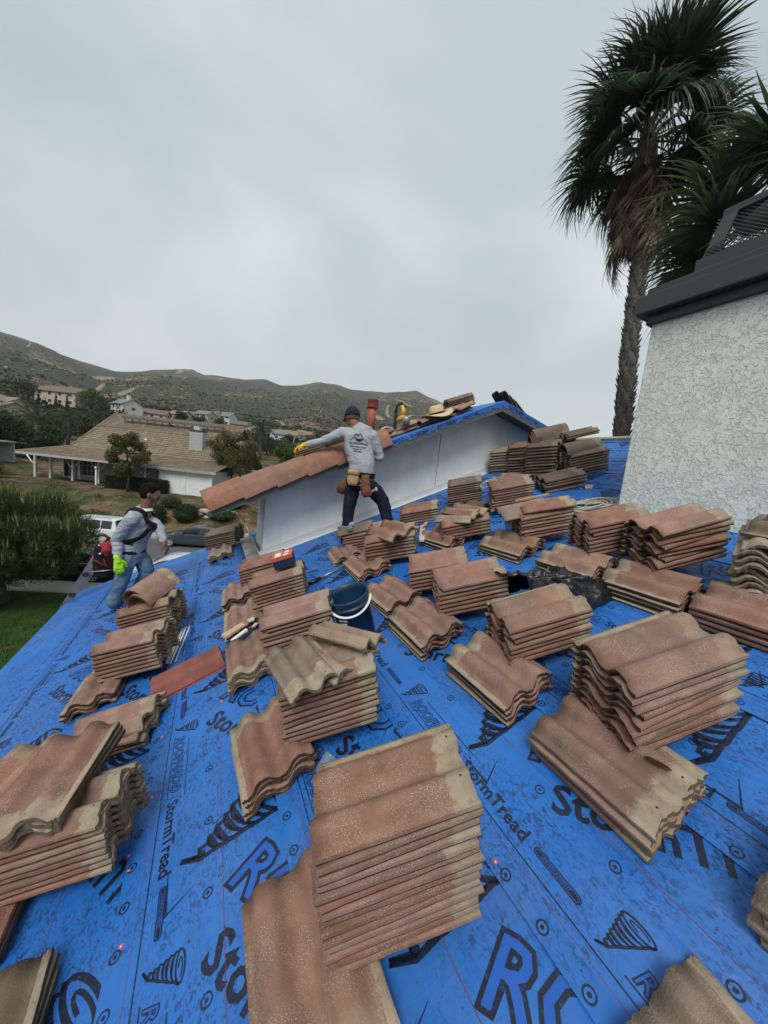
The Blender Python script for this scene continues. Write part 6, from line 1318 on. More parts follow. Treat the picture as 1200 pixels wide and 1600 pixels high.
tag(link('street', npmesh('far_street', [(p[0], p[1], gz(p[0], p[1]) + .06) for t in np.linspace(0, 1, 16) for p in ((-20 - 13 * t - 4, 62 + 48 * t + 1), (-20 - 11 * t + 3.2, 62 + 48 * t + 4))], [(2 * i, 2 * i + 1, 2 * i + 3, 2 * i + 2) for i in range(15)], M_['asphalt'])), kind='structure')
q = MB(); q.bbox(-.28, .28, -.3, .3, 0, .95, .05); q.bbox(-.31, .31, -.34, .33, .94, 1.02, .03); tag(q.build('rubbish_bin', M_['black_plastic'], None, T_(-32.8, 89.5, gz(-32.8, 89.5))), 'dark wheeled bin left of the far parked car', 'bin')
# ================================================================== THE HOUSE ACROSS
hA = Vector((.886, -.466, 0)).normalized(); hN = Vector((-hA.y, hA.x, 0)); HM = Matrix(((hA.x, hN.x, 0, -4.7), (hA.y, hN.y, 0, 40.4), (0, 0, 1, -2.92), (0, 0, 0, 1)))
HX = empty('house', HM, 'ranch house across the street with shake roof, white porch posts and white garage door', 'house')
def m_shake():
    s = N('weathered_shakes'); P = s.tc(); a = s.noise(s.map(P, (3.2, .6, .6)), 1.5, 4, .6); b = s.noise(P, .7, 4, .6); c = s.mix(s.ramp(a, [(.3, 0.), (.7, 1.)]), (.15, .115, .078), (.29, .225, .155)); return s.done(s.mix(s.ramp(b, [(.45, 0.), (.75, .5)]), c, (.12, .105, .08)), .95, s.bump(s.noise(s.map(P, (9, 1, 1)), 2, 3), .6, .02))
M_['shake'] = m_shake(); M_['wallg'] = simple('pale_grey_siding', (.36, .38, .38), .8, .08, 2, .1); M_['darkwin'] = N('window_glass').done((.02, .025, .03), .1, spec=.7)
def hp(mb, name, mat, par=None, M=None): return mb.build(name, mat, par or HX, M)
q = MB(); q.box(-12.35, 5.35, 3.5, 13, -.3, 2.75); q.box(0, 5.35, .25, 3.5, -.3, 2.6); q.box(-5.2, 0, 3.0, 3.6, -.3, 2.7); hp(q, 'wall', M_['wallg'])
def courses(name, x0, x1, n0, z0, n1, z1, step=.24, xl=None, xr=None, mat='shake'):
    q = MB(); Ls = math.hypot(n1 - n0, z1 - z0); m = int(Ls / step); dn, dz = (n1 - n0) / m, (z1 - z0) / m; up = Vector((0, -(z1 - z0), n1 - n0)).normalized()
    for i in range(m):
        a0 = x0 + (xl or 0) * i / m; a1 = x1 + (xr or 0) * i / m; y_, z_ = n0 + dn * i, z0 + dz * i; w = a1 - a0; k = max(1, int(w / .9)); th = .075
        for j in range(k):
            xa, xb = a0 + w * j / k, a0 + w * (j + 1) / k - .012; t_ = th * random.uniform(.7, 1.25)
            lo_ = Vector((0, y_, z_)); hi = Vector((0, y_ + dn * 1.25, z_ + dz * 1.25)); V = [Vector((xa, 0, 0)) + lo_, Vector((xb, 0, 0)) + lo_, Vector((xb, 0, 0)) + hi, Vector((xa, 0, 0)) + hi]; V2 = [V[0] + up * t_, V[1] + up * t_, V[2] + up * .006, V[3] + up * .006]
            q.add(V + V2, [(4, 5, 6, 7), (0, 1, 5, 4), (1, 2, 6, 5), (3, 0, 4, 7)])
    return tag(hp(q, name, M_[mat]), kind='stuff')
courses('roof_shingles', -13.9, 5.9, -.35, 2.55, 4.0, 3.55, .34, xl=1.4, xr=-.2)
courses('main_roof_shingles', -12.4, 5.7, 3.9, 3.52, 7.4, 6.15, .34)
courses('upper_roof_shingles', -12.4, 4.2, 7.5, 6.3, 10.0, 8.0, .26)
q = MB(); q.add([(-12.35, 3.9, 2.6), (-12.35, 7.4, 2.6), (-12.35, 7.4, 6.1), (-12.35, 3.9, 3.5), (-12.35, 10, 7.95), (-12.35, 10, 2.6)], [(0, 3, 2, 1), (1, 2, 4, 5)]); hp(q, 'gable_end', M_['wallg'])
q = MB(); q.add([(-13.95, -.35, 2.55), (-12.5, 4.0, 3.52), (-12.4, 4.1, 3.55), (-12.4, 8, 3.4), (-13.95, 8, 2.45)], [(0, 1, 2, 3, 4)]); hp(q, 'hip_slope', M_['shake'])
q = MB(); q.box(-13.95, 5.95, -.38, -.33, 2.36, 2.58); hp(q, 'eave_fascia', M_['wallg'])
q = MB(); q.tube([(-12.4, 3.9, 3.6), (-12.4, 7.4, 6.24), (-12.4, 10, 8.1)], .11, 6); q.tube([(-13.95, -.35, 2.62), (-12.5, 4.0, 3.6), (-12.4, 4.1, 3.62)], .08, 6); hp(q, 'hip_ridge', M_['shake']); q = MB(); q.tube([(-12.4, 7.45, 6.24), (4.7, 7.45, 6.24)], .10, 6); hp(q, 'ridge_cap', M_['shake']); q = MB(); q.tube([(-12.4, 10.05, 8.08), (3.9, 10.05, 8.08)], .10, 6); hp(q, 'ridge_cap', M_['shake'])
q = MB(); q.add([(-13.9, 7.4, 6.1), (-12.2, 7.4, 6.2), (4.7, 7.4, 6.2), (3.9, 10.1, 8.0), (-12.4, 10.1, 8.0), (-12.1, 7.5, 6.0), (4.7, 16, 2.6), (-12.4, 16, 2.6)], [(4, 3, 6, 7)]); hp(q, 'rear_slope', M_['shake'])
q = MB(); q.box(-10.2, 2.2, 8.1, 8.55, 7.50, 7.72); hp(q, 'solar_rail', M_['fascia'])
q = MB(); q.box(0, .07, 0, .07, 0, .95); sp = q.mesh('rail_post', M_['fascia'])
for i in range(14): link('rail_post', sp, HX, T_(-10.0 + .92 * i, 8.3, 6.75))
q = MB(); q.lathe([(.36, 0), (.34, .28), (.26, .40), (.001, .42)], 16); hp(q, 'roof_vent', M_['trim_white'], None, T_(-4.6, 8.9, 7.3)); hp(q, 'roof_vent', M_['trim_white'], None, T_(-5.2, 5.4, 5.1) @ Matrix.Scale(.4, 4))
q = MB(); q.bbox(-.75, .75, -.4, .4, -1.0, 1.55, .02); cw = hp(q, 'chimney', M_['wallg'], None, T_(.65, 5.6, 5.15)); q = MB(); q.box(-.85, .85, -.5, .5, 1.55, 1.68); q.build('chimney_cap', M_['metal_dark'], cw); q = MB(); q.bbox(-.38, .3, -.25, .25, 1.68, 2.1, .02); q.build('flue_cover', M_['galv'], cw)
for i in range(7): q = MB(); q.box(-.756, .756, -.406, .406, -.9 + .34 * i, -.885 + .34 * i); q.build('siding_line', M_['fascia'], cw)
# porch posts with braces
for i, x in enumerate((-13.9, -12.3, -9.95, -7.2, -4.65, -2.3)):
    q = MB(); q.bbox(-.10, .10, -.10, .10, -.3, 2.4, .01); p_ = hp(q, 'porch_post', M_['trim_white'], None, T_(x, 1.5, 0))
    for s_ in (-1, 1):
        q = MB(); q.tube([(s_ * .06, -.06, 1.35), (s_ * .40, -.06, 1.68), (s_ * .95, -.06, 2.38)], [(.085, .06)] * 3, 4); q.build('brace', M_['trim_white'], p_)
q = MB(); q.box(-14.0, -.1, 1.38, 1.62, 2.4, 2.62); hp(q, 'porch_beam', M_['trim_white'])
for x in (-11.45, -10.7, -8.4): q = MB(); q.bbox(-.07, .07, -.07, .07, -.3, 2.5, .01); hp(q, 'rear_porch_post', M_['trim_white'], None, T_(x, 3.1, 0))
def window(x, y, z, w, h_, par=None, M=None, cols=4, rows=3, trim='trim_white'):
    q = MB(); q.box(-w / 2, w / 2, -.02, .02, 0, h_); wi = q.build('window', M_['darkwin'], par or HX, (M or Matrix()) @ T_(x, y, z)); q = MB()
    for a, b, c, d_ in ((-w / 2 - .09, w / 2 + .09, -.09, 0.), (-w / 2 - .09, w / 2 + .09, h_, h_ + .09), (-w / 2 - .09, -w / 2, 0, h_), (w / 2, w / 2 + .09, 0, h_)): q.box(a, b, -.05, .01, c, d_)
    q.build('frame', M_[trim], wi); q = MB()
    for i in range(1, cols): q.box(-w / 2 + w * i / cols - .018, -w / 2 + w * i / cols + .018, -.034, -.018, 0, h_)
    for i in range(1, rows): q.box(-w / 2, w / 2, -.034, -.018, h_ * i / rows - .018, h_ * i / rows + .018)
    if cols > 1 or rows > 1: q.build('muntins', M_[trim], wi)
    return wi
window(-10.2, 3.48, .55, 1.85, 1.55); window(-12.2, 3.48, 0.2, 1.1, 1.95, cols=2, rows=1); window(-6.4, 3.48, .7, 1.2, 1.3)
q = MB(); q.bbox(-.5, .5, -.03, .03, -.1, 2.15, .01); dd = hp(q, 'front_door', M_['metal_dark'], None, T_(-1.2, 2.98, 0)); q = MB(); q.sphere((.38, -.06, 1.0), .04, 8, 6); q.build('handle', M_['galv'], dd)
# garage: two doors of raised panels and a sloped white apron roof above
for k, x in enumerate((.18, 2.72)):
    q = MB(); q.box(0, 2.42, 0, .04, 0, 2.02); gd = hp(q, 'garage_door', M_['trim_white'], None, T_(x, .20, 0))
    q = MB(); q.bbox(0, .36, -.02, .0, 0, .42, .008); pm = q.mesh('panel', M_['trim_white'])
    for i in range(6):
        for j in range(4): link('panel', pm, gd, T_(.05 + .394 * i, 0, .06 + .49 * j))
q = MB(); q.box(2.60, 2.72, .12, .22, 0, 2.06); q.box(.04, .18, .12, .22, 0, 2.06); q.box(5.14, 5.36, .12, .22, 0, 2.06); q.box(.04, 5.36, .12, .22, 2.04, 2.16); hp(q, 'garage_frame', M_['trim_white'])
q = MB(); q.add([(0, .18, 2.14), (5.4, .18, 2.14), (5.4, -.42, 2.50), (0, -.42, 2.50), (0, .18, 2.5), (5.4, .18, 2.5)], [(3, 2, 1, 0), (0, 4, 3), (1, 2, 5)]); hp(q, 'garage_apron', M_['trim_white'])
q = MB(); q.box(.4, .55, -.1, .05, 0, 1.6, T_(-6.8, .2, 0)); q.sphere((-6.32, .13, 1.75), .16, 8, 6); tag(q.build('garden_lamp', M_['trim_white'], None, HM), 'white lamp post in front of the porch across the street', 'lamp post')
# other houses up the hill
def far_house(x, y, ang, w, d, h_, rf, wall, label, rc, chim=False, wins=3):
    M = T_(x, y, gz(x, y) - .6) @ RZ(ang); t = empty('house', M, label, 'house', 'houses up the hill'); q = MB(); q.box(-w / 2, w / 2, -d / 2, d / 2, 0, h_); q.add([(-w / 2, -d / 2, h_), (-w / 2, d / 2, h_), (-w / 2, 0, h_ + rf - .1)], [(0, 2, 1)]); q.add([(w / 2, -d / 2, h_), (w / 2, d / 2, h_), (w / 2, 0, h_ + rf - .1)], [(0, 1, 2)]); q.build('wall', wall, t)
    q = MB(); e_ = .5
    for s_ in (-1, 1): q.add([(-w / 2 - e_, s_ * (d / 2 + e_), h_ - .15), (w / 2 + e_, s_ * (d / 2 + e_), h_ - .15), (w / 2 + e_, 0, h_ + rf), (-w / 2 - e_, 0, h_ + rf), (-w / 2 - e_, s_ * (d / 2 + e_), h_ - .35), (w / 2 + e_, s_ * (d / 2 + e_), h_ - .35), (w / 2 + e_, 0, h_ + rf - .2), (-w / 2 - e_, 0, h_ + rf - .2)], [(0, 1, 2, 3), (4, 7, 6, 5), (0, 4, 5, 1), (0, 3, 7, 4), (1, 5, 6, 2)])
    rfo = q.build('roof', rc, t)
    if chim: q = MB(); q.bbox(-.6, .6, -.5, .5, 0, rf + 1.2, .03); q.build('chimney', wall, rfo, T_(w * .28, -d * .1, h_))
    for i in range(wins):
        for fl in range(2 if h_ > 4.5 else 1):
            wx = -w / 2 + w * (i + .5) / wins; q = MB(); q.box(-.7, .7, -.03, .03, 0, 1.2); wi = q.build('window', M_['darkwin'], t, T_(wx, -d / 2 - .03, 1.0 + 2.8 * fl)); q = MB()
            for a, b, c, e2 in ((-.8, .8, -.1, 0), (-.8, .8, 1.2, 1.3), (-.8, -.7, 0, 1.2), (.7, .8, 0, 1.2)): q.box(a, b, -.06, .0, c, e2)
            q.build('frame', M_['trim_white'], wi)
    q = MB(); q.box(-.7, .7, -.03, .03, 0, 1.1); q.build('window', M_['darkwin'], t, T_(w / 2 + .03, 0, h_ * .55) @ RZ(R_(90))); return t
RC1, RC2, RC3 = simple('tan_far_roof', (.22, .17, .12), .9, .25, 1.5, .3), simple('brown_far_roof', (.15, .11, .085), .9, .25, 1.5, .3), simple('grey_far_roof', (.17, .17, .17), .9, .2, 1.5, .3)
WC1, WC2, WC3 = simple('cream_far_wall', (.42, .36, .28), .9, .1, 1, .1), simple('white_far_wall', (.55, .55, .52), .9, .1, 1, .1), simple('blue_white_far_wall', (.50, .56, .62), .9, .08, 1, .1)
far_house(-41.5, 107, -.95, 14, 10, 3.6, 2.8, WC1, 'tan roofed house with white gable up the street at left', RC1, True); far_house(-50, 125, -.5, 13, 9, 3.2, 2.5, WC1, 'low cream house behind the tan roofed one', RC1)
far_house(-52, 182, -.5, 16, 10, 5.4, 2.6, WC1, 'two storey brown house above the left trees', RC2, wins=4); far_house(-33.5, 186, -.9, 9, 8, 5.0, 2.6, WC2, 'white gabled house just above the ranch roof', RC3, True, 2); far_house(-24, 190, -.2, 11, 7, 2.8, 2.0, WC1, 'low brown house right of the white gabled one', RC2)
far_house(6.2, 214, -.6, 8.5, 8, 5.2, 2.6, WC3, 'small blue and white gabled house on the hillside', RC3, wins=3)
hl = [(-15, 205, 'leftmost'), (-9, 212, 'second from the left'), (-4, 209, 'third from the left'), (0.5, 216, 'fourth from the left'), (13, 200, 'right of the small blue house'), (28, 172, 'behind the round palm'), (33, 176, 'left of the worker\'s glove'), (38, 182, 'right above the worker\'s glove'), (22, 190, 'beyond the street lamp'), (45, 190, 'behind the worker\'s arm')]
for i, (x, y, t) in enumerate(hl): far_house(x, y, random.uniform(-1, .4), random.uniform(7, 10), 7, random.choice((3., 3.2, 5)), 2., (WC1, WC2)[i % 2], 'small hillside house, ' + t, (RC1, RC2, RC3)[i % 3], wins=2)
# carport at the far left
q = MB(); q.box(-4, 4, -2.5, 2.5, 2.3, 2.45); q.box(-3.9, -3.75, -2.4, -2.25, 0, 2.3); q.box(3.75, 3.9, -2.4, -2.25, 0, 2.3); q.box(-3.9, 3.9, 2.3, 2.4, 0, 2.3); tag(q.build('carport', M_['wallg'], None, T_(-25.5, 56, gz(-25.5, 56)) @ RZ(-.4)), 'pale carport roof on posts at the left edge above the pine', 'carport')
# far trees
def blob_tree(x, y, R, H_, label, mat='leafD', seed=1, n=1500, size=.5, grp='trees on the far hillside', name='tree'):
    z = gz(x, y) if math.hypot(x, y) < 260 else hz(math.degrees(math.atan2(x, y)), math.hypot(x, y)); tree(name, x, y, z - .3, clumps(14, (R, R, H_ * .42), H_ * .56, seed, (.35, .55)), n, size, M_[mat], label, seed=seed, trunk=[([(0, 0, 0), (0, 0, H_ * .6)], .25, .1)], group=grp)
for i, (x, y, h_) in enumerate(((-53, 145, 7.5), (-52.2, 150, 5.5), (-50.5, 152, 6), (-47.5, 156, 6.5), (-45.2, 158, 7))):
    z = gz(x, y); tree('cypress', x, y, z - .2, [((0, 0, h_ * k), (.75 * (1.15 - k), .75 * (1.15 - k), h_ * .16)) for k in (.15, .3, .45, .6, .75, .9)], 700, .35, M_['leafD'], 'dark slim cypress, ' + ('leftmost of the row', 'second in the row', 'middle one of the row', 'fourth in the row', 'rightmost of the row'), seed=i, group='cypress row up the hill', trunk=[([(0, 0, 0), (0, 0, h_ * .7)], .1, .05)]) if False else tree('cypress', x, y, z - .2, [((0, 0, h_ * k), (.75 * (1.15 - k), .75 * (1.15 - k), h_ * .16)) for k in (.15, .3, .45, .6, .75, .9)], 700, .35, M_['leafD'], 'dark slim cypress, ' + ('leftmost of the row', 'second in the row', 'middle one of the row', 'fourth in the row', 'rightmost of the row')[i], seed=i, group='cypress row up the hill', trunk=[([(0, 0, 0), (0, 0, h_ * .7)], .1, .05)])
ft_ = [(-35, 113, 4.5, 7, 'tree at the left end of the street trees'), (-30.5, 112, 4.2, 8, 'bushy tree behind the drooping palm'), (-27, 108, 4, 7.5, 'tree touching the ranch roof hip'), (-24.5, 118, 4.5, 9, 'tree above the ranch roof corner'), (-39, 165, 6, 11, 'large dark tree left of the white gabled house'), (-42.5, 172, 5, 9, 'dark tree beside the large one'), (-33, 140, 5, 8, 'green tree in the middle of the left slope'), (-45, 128, 4, 6, 'tree between the left houses'),
       (-14, 192, 3.5, 6, 'tree over the ranch ridge'), (-6, 196, 3.5, 5, 'small tree over the ranch ridge'), (3, 196, 3, 5, 'tree left of the small blue house'), (30, 150, 3, 5, 'round tree near the street lamp'), (24, 140, 3, 4.5, 'bush tree behind the palm'), (40, 160, 3.5, 5, 'tree behind the glove'), (47, 170, 4, 6, 'tree by the worker\'s sleeve'), (-58, 160, 6, 9, 'tree above the leftmost house'), (9, 150, 4, 5, 'low tree right of the ranch chimney'), (-3, 130, 4, 5, 'low tree behind the ranch chimney'), (16, 120, 4, 6, 'tree beside the far palm')]
ft_ += [(-25, 66, 3.0, 4.5, 'rounded tree behind the left carport'), (-21, 62, 2.4, 3.8, 'small tree between carport and porch'), (-31, 78, 3.5, 5.5, 'tree left of the drooping palm trunk'), (-36, 88, 4, 6.5, 'leafy tree at the left picture edge, mid street'), (-22, 100, 3.6, 6.5, 'tree hugging the rear left roof corner'), (-47, 108, 4, 6, 'tree right beside the tan roofed house'), (-29, 99, 3.2, 6, 'tree between the feather palms'), (-24, 74, 2.5, 3.6, 'low tree just beyond the ranch porch')]
for i, (x, y, R, H_, lb) in enumerate(ft_): blob_tree(x, y, R, H_, lb, ('leafD', 'leafA', 'leafH')[i % 3], 40 + i)
V = []
g = np.random.default_rng(9)
nb = 9000; az_ = g.uniform(-24, 40, nb); rr_ = 130 + 900 * g.random(nb) ** 1.5; tot = []
for a, r0 in zip(az_, rr_):
    x, y = r0 * math.sin(R_(a)), r0 * math.cos(R_(a)); z = hz(a, r0); s_ = g.uniform(.45, 1.3) * (1 + r0 / 1100); nq = 7
    P = g.normal(0, 1, (nq, 3)); P /= np.linalg.norm(P, axis=1)[:, None]; P = P * np.array([s_, s_, s_ * .6]) * .6 + np.array([x, y, z + s_ * .35]); A_ = g.normal(0, 1, (nq, 3)); A_ /= np.linalg.norm(A_, axis=1)[:, None]; B_ = np.cross(A_, g.normal(0, 1, (nq, 3))); B_ /= np.linalg.norm(B_, axis=1)[:, None]; q_ = s_ * .55
    tot.append(np.stack([P - B_ * q_, P + A_ * q_, P + B_ * q_, P - A_ * q_], 1).reshape(-1, 3))
V = np.concatenate(tot); tag(link('hillside_shrubs', npmesh('hillside_shrubs', V, quads(len(V) // 4), M_['leafC'])), 'dark chaparral shrubs dotted over the hillside', 'shrubs', None, 'stuff')
q = MB(); q.tube([(0, 0, 0), (0, 0, 7.2), (.3, 0, 7.7), (1.6, 0, 7.9)], [.09, .06, .05, .04], 8); q.bbox(1.3, 2.0, -.12, .12, 7.78, 7.92, .02); tag(q.build('street_lamp', M_['galv'], None, T_(20.5, 100, gz(20.5, 100)) @ RZ(.5)), 'grey street lamp between the far palm and bright green tree', 'street lamp')
# ================================================================== PALMS
def m_frond(name, c1, c2, c3):
    s = N(name); P = s.tc(); X = s.xyz(P); f = s.noise(P, 3, 3); col = s.mix(s.ramp(f, [(.3, 0.), (.7, 1.)]), c1, c2); tip = s.n('ShaderNodeVectorMath', operation='LENGTH'); s.set(tip.inputs[0], P)
    col = s.mix(s.mr(s.math('ADD', tip.outputs['Value'], s.math('MULTIPLY', s.noise(P, 14, 2), .3)), 1.45, 1.85, 0, .6), col, c3); col = hsv(s, col, v=s.mr(s.orand(), 0, 1, .7, 1.25)); s.translucent(col, .4); return s.done(col, .5, spec=.4)
M_['frond'] = m_frond('fan_frond_green', (.026, .050, .030), (.062, .100, .056), (.24, .22, .14)); M_['frond2'] = m_frond('fan_frond_mid_green', (.028, .055, .024), (.060, .098, .044), (.19, .18, .10)); M_['frondD'] = m_frond('dead_frond', (.085, .058, .038), (.19, .135, .09), (.16, .11, .075)); M_['stalk'] = simple('frond_stalk', (.10, .09, .04), .6, .25, 10, .2)
def fan(seed, nb=44, Lb=1.05, stalk=.75, spreadd=215, droop=.5, w=.024, fold=.25, closed=1.):
    """a fan leaf: stalk along +x from the origin, blades radiating from its end"""
    r = random.Random(seed); V = []; F = []; mi = []
    def quadstrip(pts, ws, side, m):
        o = len(V)
        for p, ww in zip(pts, ws): V.append(tuple(p - side * ww)); V.append(tuple(p + side * ww))
        for i in range(len(pts) - 1): F.append((o + 2 * i, o + 2 * i + 1, o + 2 * i + 3, o + 2 * i + 2)); mi.append(m)
    quadstrip([Vector((0, 0, 0)), Vector((stalk * .5, 0, .02)), Vector((stalk, 0, 0))], [.022, .016, .012], Vector((0, 1, 0)), 1); quadstrip([Vector((0, 0, -.012)), Vector((stalk * .5, 0, .008)), Vector((stalk, 0, -.01))], [.012, .010, .008], Vector((0, 0, 1)), 1)
    for i in range(nb):
        a = R_(-spreadd / 2 + spreadd * (i + .5) / nb + r.uniform(-2, 2)) * closed; L = Lb * (1 - .25 * (abs(a) / 2.2) ** 2) * r.uniform(.85, 1.08); d_ = Vector((math.cos(a), math.sin(a), fold * abs(math.sin(a)) * (1 if i % 2 else .9))).normalized(); side = Vector((-math.sin(a), math.cos(a), .35 * (1 if i % 2 else -1))).normalized()
        P = []; W = []; b = Vector((stalk, 0, 0)); dr = droop * r.uniform(.6, 1.5); bend = r.uniform(-.12, .12)
        for k, t in enumerate((0, .3, .55, .78, 1.)):
            z = -dr * max(0, t - .35) ** 1.8 * L * 1.3; P.append(b + d_ * (L * t * (1 - .22 * dr * max(0, t - .5))) + Vector((0, 0, z)) + side * bend * t * t * L * .5); W.append((.006, w, w * .85, w * .42, .002)[k])
        quadstrip(P, W, side, 0)
    return V, F, mi
def fanmesh(name, mats, seed, **k):
    V, F, mi = fan(seed, **k); return npmesh(name, V, F, mats, False, mi)
FG = [fanmesh('frond', [M_['frond'], M_['stalk']], i, nb=46, Lb=r_l, droop=dr, stalk=st_) for i, (r_l, dr, st_) in enumerate(((1.0, .45, .75), (.95, .8, .85), (1.05, .6, .7), (.9, 1.1, .8)))]
FG2 = [fanmesh('frond', [M_['frond2'], M_['stalk']], 10 + i, nb=50, Lb=1.0, droop=dr, stalk=.8) for i, dr in enumerate((.4, .7, .95))]
FD = [fanmesh('dead_frond', [M_['frondD'], M_['frondD']], 20 + i, nb=26, Lb=.95, droop=.5, stalk=.45, closed=.22 + .08 * i, w=.024) for i in range(3)]
def frond_at(me, par, p, d_, up, s_=1., roll=0.):
    x = Vector(d_).normalized(); z = (Vector(up) - x * x.dot(Vector(up))).normalized(); y = z.cross(x); M = Matrix(((x.x, y.x, z.x, p[0]), (x.y, y.y, z.y, p[1]), (x.z, y.z, z.z, p[2]), (0, 0, 0, 1))) @ RX(roll) @ Matrix.Scale(s_, 4)
    return link(me.name.split('.')[0], me, par, M)
def fan_palm(base, pts, rad, label, nfr, ndead, mesh, seed, deadspan=2.2, fs=1., boots=True, elev=(-.75, 1.45), skip=None):
    r = random.Random(seed); t = empty('palm_tree', T_(*base), label, 'palm tree'); B = Vector(base); P = [Vector(p) - B for p in pts]
    q = MB(); n = 60; L = []
    for i in range(n + 1):
        s_ = i / n * (len(P) - 1); j = min(int(s_), len(P) - 2); L.append(P[j].lerp(P[j + 1], s_ - j))
    q.tube(L, [rad * (1.12 - .22 * i / n) * (1 + .03 * math.sin(i * 2.1)) for i in range(n + 1)], 14); q.build('trunk', M_['palmbark'], t)
    # leaf-base stubs wrapped round the trunk
    q = MB(); H_ = P[-1].z - P[0].z; nb_ = int(H_ / .085) if boots else 0
    for i in range(nb_):
        f = i / nb_; s_ = f * (len(P) - 1); j = min(int(s_), len(P) - 2); c = P[j].lerp(P[j + 1], s_ - j)
        for k in range(5):
            a = i * 2.4 + k * 2 * math.pi / 5 + r.uniform(-.25, .25); R0 = rad * (1.10 - .2 * f); o = Vector((math.cos(a), math.sin(a), 0)); sd_ = Vector((-math.sin(a), math.cos(a), 0)); w = r.uniform(.05, .085) * rad / .24; hh = r.uniform(.10, .20); out = r.uniform(.04, .105)
            p = c + o * R0 * .95 + Vector((0, 0, r.uniform(-.03, .03)))
            q.add([p - sd_ * w, p + sd_ * w, p + sd_ * w * .45 + o * out + Vector((0, 0, hh)), p - sd_ * w * .45 + o * out + Vector((0, 0, hh)), p + o * .035 - Vector((0, 0, .02))], [(0, 4, 3), (4, 1, 2), (4, 2, 3), (0, 3, 2, 1)])
    if boots: tag(q.build('leaf_bases', M_['palmbark'], t), kind='stuff')
    top = P[-1]; ax = (P[-1] - P[-2]).normalized()
    for i in range(nfr):
        a = i * 2.39996 + r.uniform(-.2, .2); e_ = elev[0] + (elev[1] - elev[0]) * (i / nfr) ** .85 + r.uniform(-.12, .12); d_ = Vector((math.cos(a) * math.cos(e_), math.sin(a) * math.cos(e_), math.sin(e_)))
        p = top + ax * (-.25 + .5 * (i / nfr)) + Vector((d_.x, d_.y, 0)) * rad * .6
        frond_at(mesh[i % len(mesh)], t, p, d_, Vector((0, 0, 1)) + d_ * .2 + Vector((r.uniform(-.25, .25), r.uniform(-.25, .25), 0)), fs * r.uniform(.85, 1.12), r.uniform(-.4, .4))
    for i in range(ndead):
        a = i * 2.39996; f = (i / max(1, ndead)); d_ = Vector((math.cos(a) * .30, math.sin(a) * .30, -1)); p = top - ax * (.15 + deadspan * .62 * f) + Vector((math.cos(a), math.sin(a), 0)) * rad * 1.0
        frond_at(FD[i % 3], t, p, d_, Vector((math.cos(a), math.sin(a), .3)), fs * r.uniform(.7, 1.1), r.uniform(-.8, .8))
    return t
M_['palmbark'] = simple('palm_trunk', (.105, .093, .082), .95, .4, 9, .9, bs=26, bd=.03)
fan_palm((10.6, 5.95, GZ), [(10.6, 5.95, GZ), (10.62, 6.0, 3.0), (10.80, 6.38, 6.0), (10.85, 6.65, 9.6), (10.85, 7.0, 12.0)], .195, 'tall fan palm with a brown skirt of dead fronds beyond the ridge', 40, 54, FG, 3, 3.2, 1.5)
fan_palm((8.25, 2.55, GZ), [(8.25, 2.55, GZ), (8.3, 2.6, 3), (8.4, 2.65, 6.35)], .20, 'shorter fan palm rising close behind the chimney cap', 30, 10, FG2, 8, .9, 1.2)
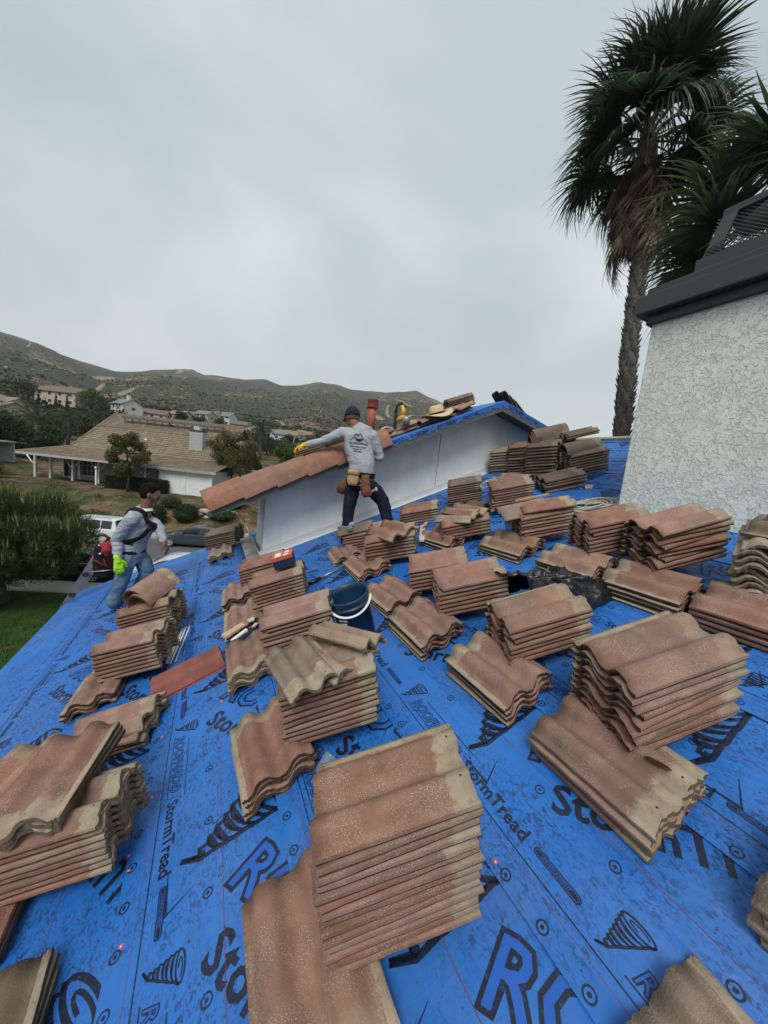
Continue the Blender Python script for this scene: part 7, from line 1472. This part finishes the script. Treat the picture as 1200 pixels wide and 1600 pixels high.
# feather palms and drooping palms near the street
def feather(seed, L=2.6, n=34, dr=1.0, lw=.02, ll=.5):
    r = random.Random(seed); V = []; F = []; p = Vector((0, 0, 0)); a = 0.55
    pts = []
    for i in range(n + 1):
        t = i / n; pts.append(p.copy()); p = p + Vector((math.cos(a), 0, math.sin(a))) * (L / n); a -= dr * 2.1 / n
    for i in range(2, n + 1):
        for s_ in (-1, 1):
            for k in range(2):
                l_ = ll * math.sin(math.pi * min(.97, (i + k * .5) / n * .85 + .12)) * r.uniform(.8, 1.1); o = len(V); b = pts[min(i, n)]; e_ = b + Vector((.35 * l_, s_ * l_ * .75, -.45 * l_ * r.uniform(.6, 1.3))); V += [tuple(b + Vector((-lw, 0, 0))), tuple(b + Vector((lw * 1.5, 0, 0))), tuple(e_)]; F.append((o, o + 1, o + 2))
    for i in range(n): o = len(V); V += [tuple(pts[i] + Vector((0, -.02, 0))), tuple(pts[i] + Vector((0, .02, 0))), tuple(pts[i + 1])]; F.append((o, o + 1, o + 2))
    return npmesh('frond', V, F, M_['frond2'])
FF = [feather(1, 2.6, 30, .9), feather(2, 2.9, 30, 1.15), feather(3, 2.4, 28, .7)]
def feather_palm(x, y, H_, s_, label, n=34, seed=1):
    z = gz(x, y); t = empty('palm_tree', T_(x, y, z - .1), label, 'palm tree', 'feather palms along the street'); q = MB(); q.tube([(0, 0, 0), (.05, 0, H_ * .5), (0, 0, H_)], [.24 * s_, .20 * s_, .26 * s_], 10); q.build('trunk', M_['palmbark'], t); r = random.Random(seed)
    for i in range(n):
        a = i * 2.39996; e_ = 1.35 - 2.1 * (i / n); M = T_(0, 0, H_) @ RZ(a) @ RY(-e_ + .5) @ Matrix.Scale(s_ * r.uniform(.85, 1.1), 4); link('frond', FF[i % 3], t, M)
feather_palm(-27.5, 83, 4.2, 1.35, 'drooping feather palm at the left by the far cars', seed=2); feather_palm(-24.5, 86, 5.5, 1.35, 'feather palm right beside the drooping one', seed=3); feather_palm(-21.5, 92, 6.2, 1.3, 'feather palm just left of the ranch roof edge', seed=4); feather_palm(-30.5, 88, 4.6, 1.3, 'leftmost feather palm of the street group', seed=5)
feather_palm(12.0, 103, 9.0, 1.9, 'large round feather palm above the rusty olive tree', 46, 6); feather_palm(11.0, 107, 6.5, 1.5, 'shorter feather palm hidden behind the large round one', 34, 7)
# ================================================================== AIR
hzm = bpy.data.materials.new('air'); hzm.use_nodes = True; nt = hzm.node_tree; nt.nodes.clear(); o_ = nt.nodes.new('ShaderNodeOutputMaterial'); pv = nt.nodes.new('ShaderNodeVolumePrincipled')
pv.inputs['Color'].default_value = (.86, .90, .93, 1); pv.inputs['Density'].default_value = .00017; nt.links.new(pv.outputs[0], o_.inputs['Volume'])
q = MB(); q.box(-2100, 2100, -2100, 2100, -420, 480); tag(q.build('haze', hzm), kind='stuff')
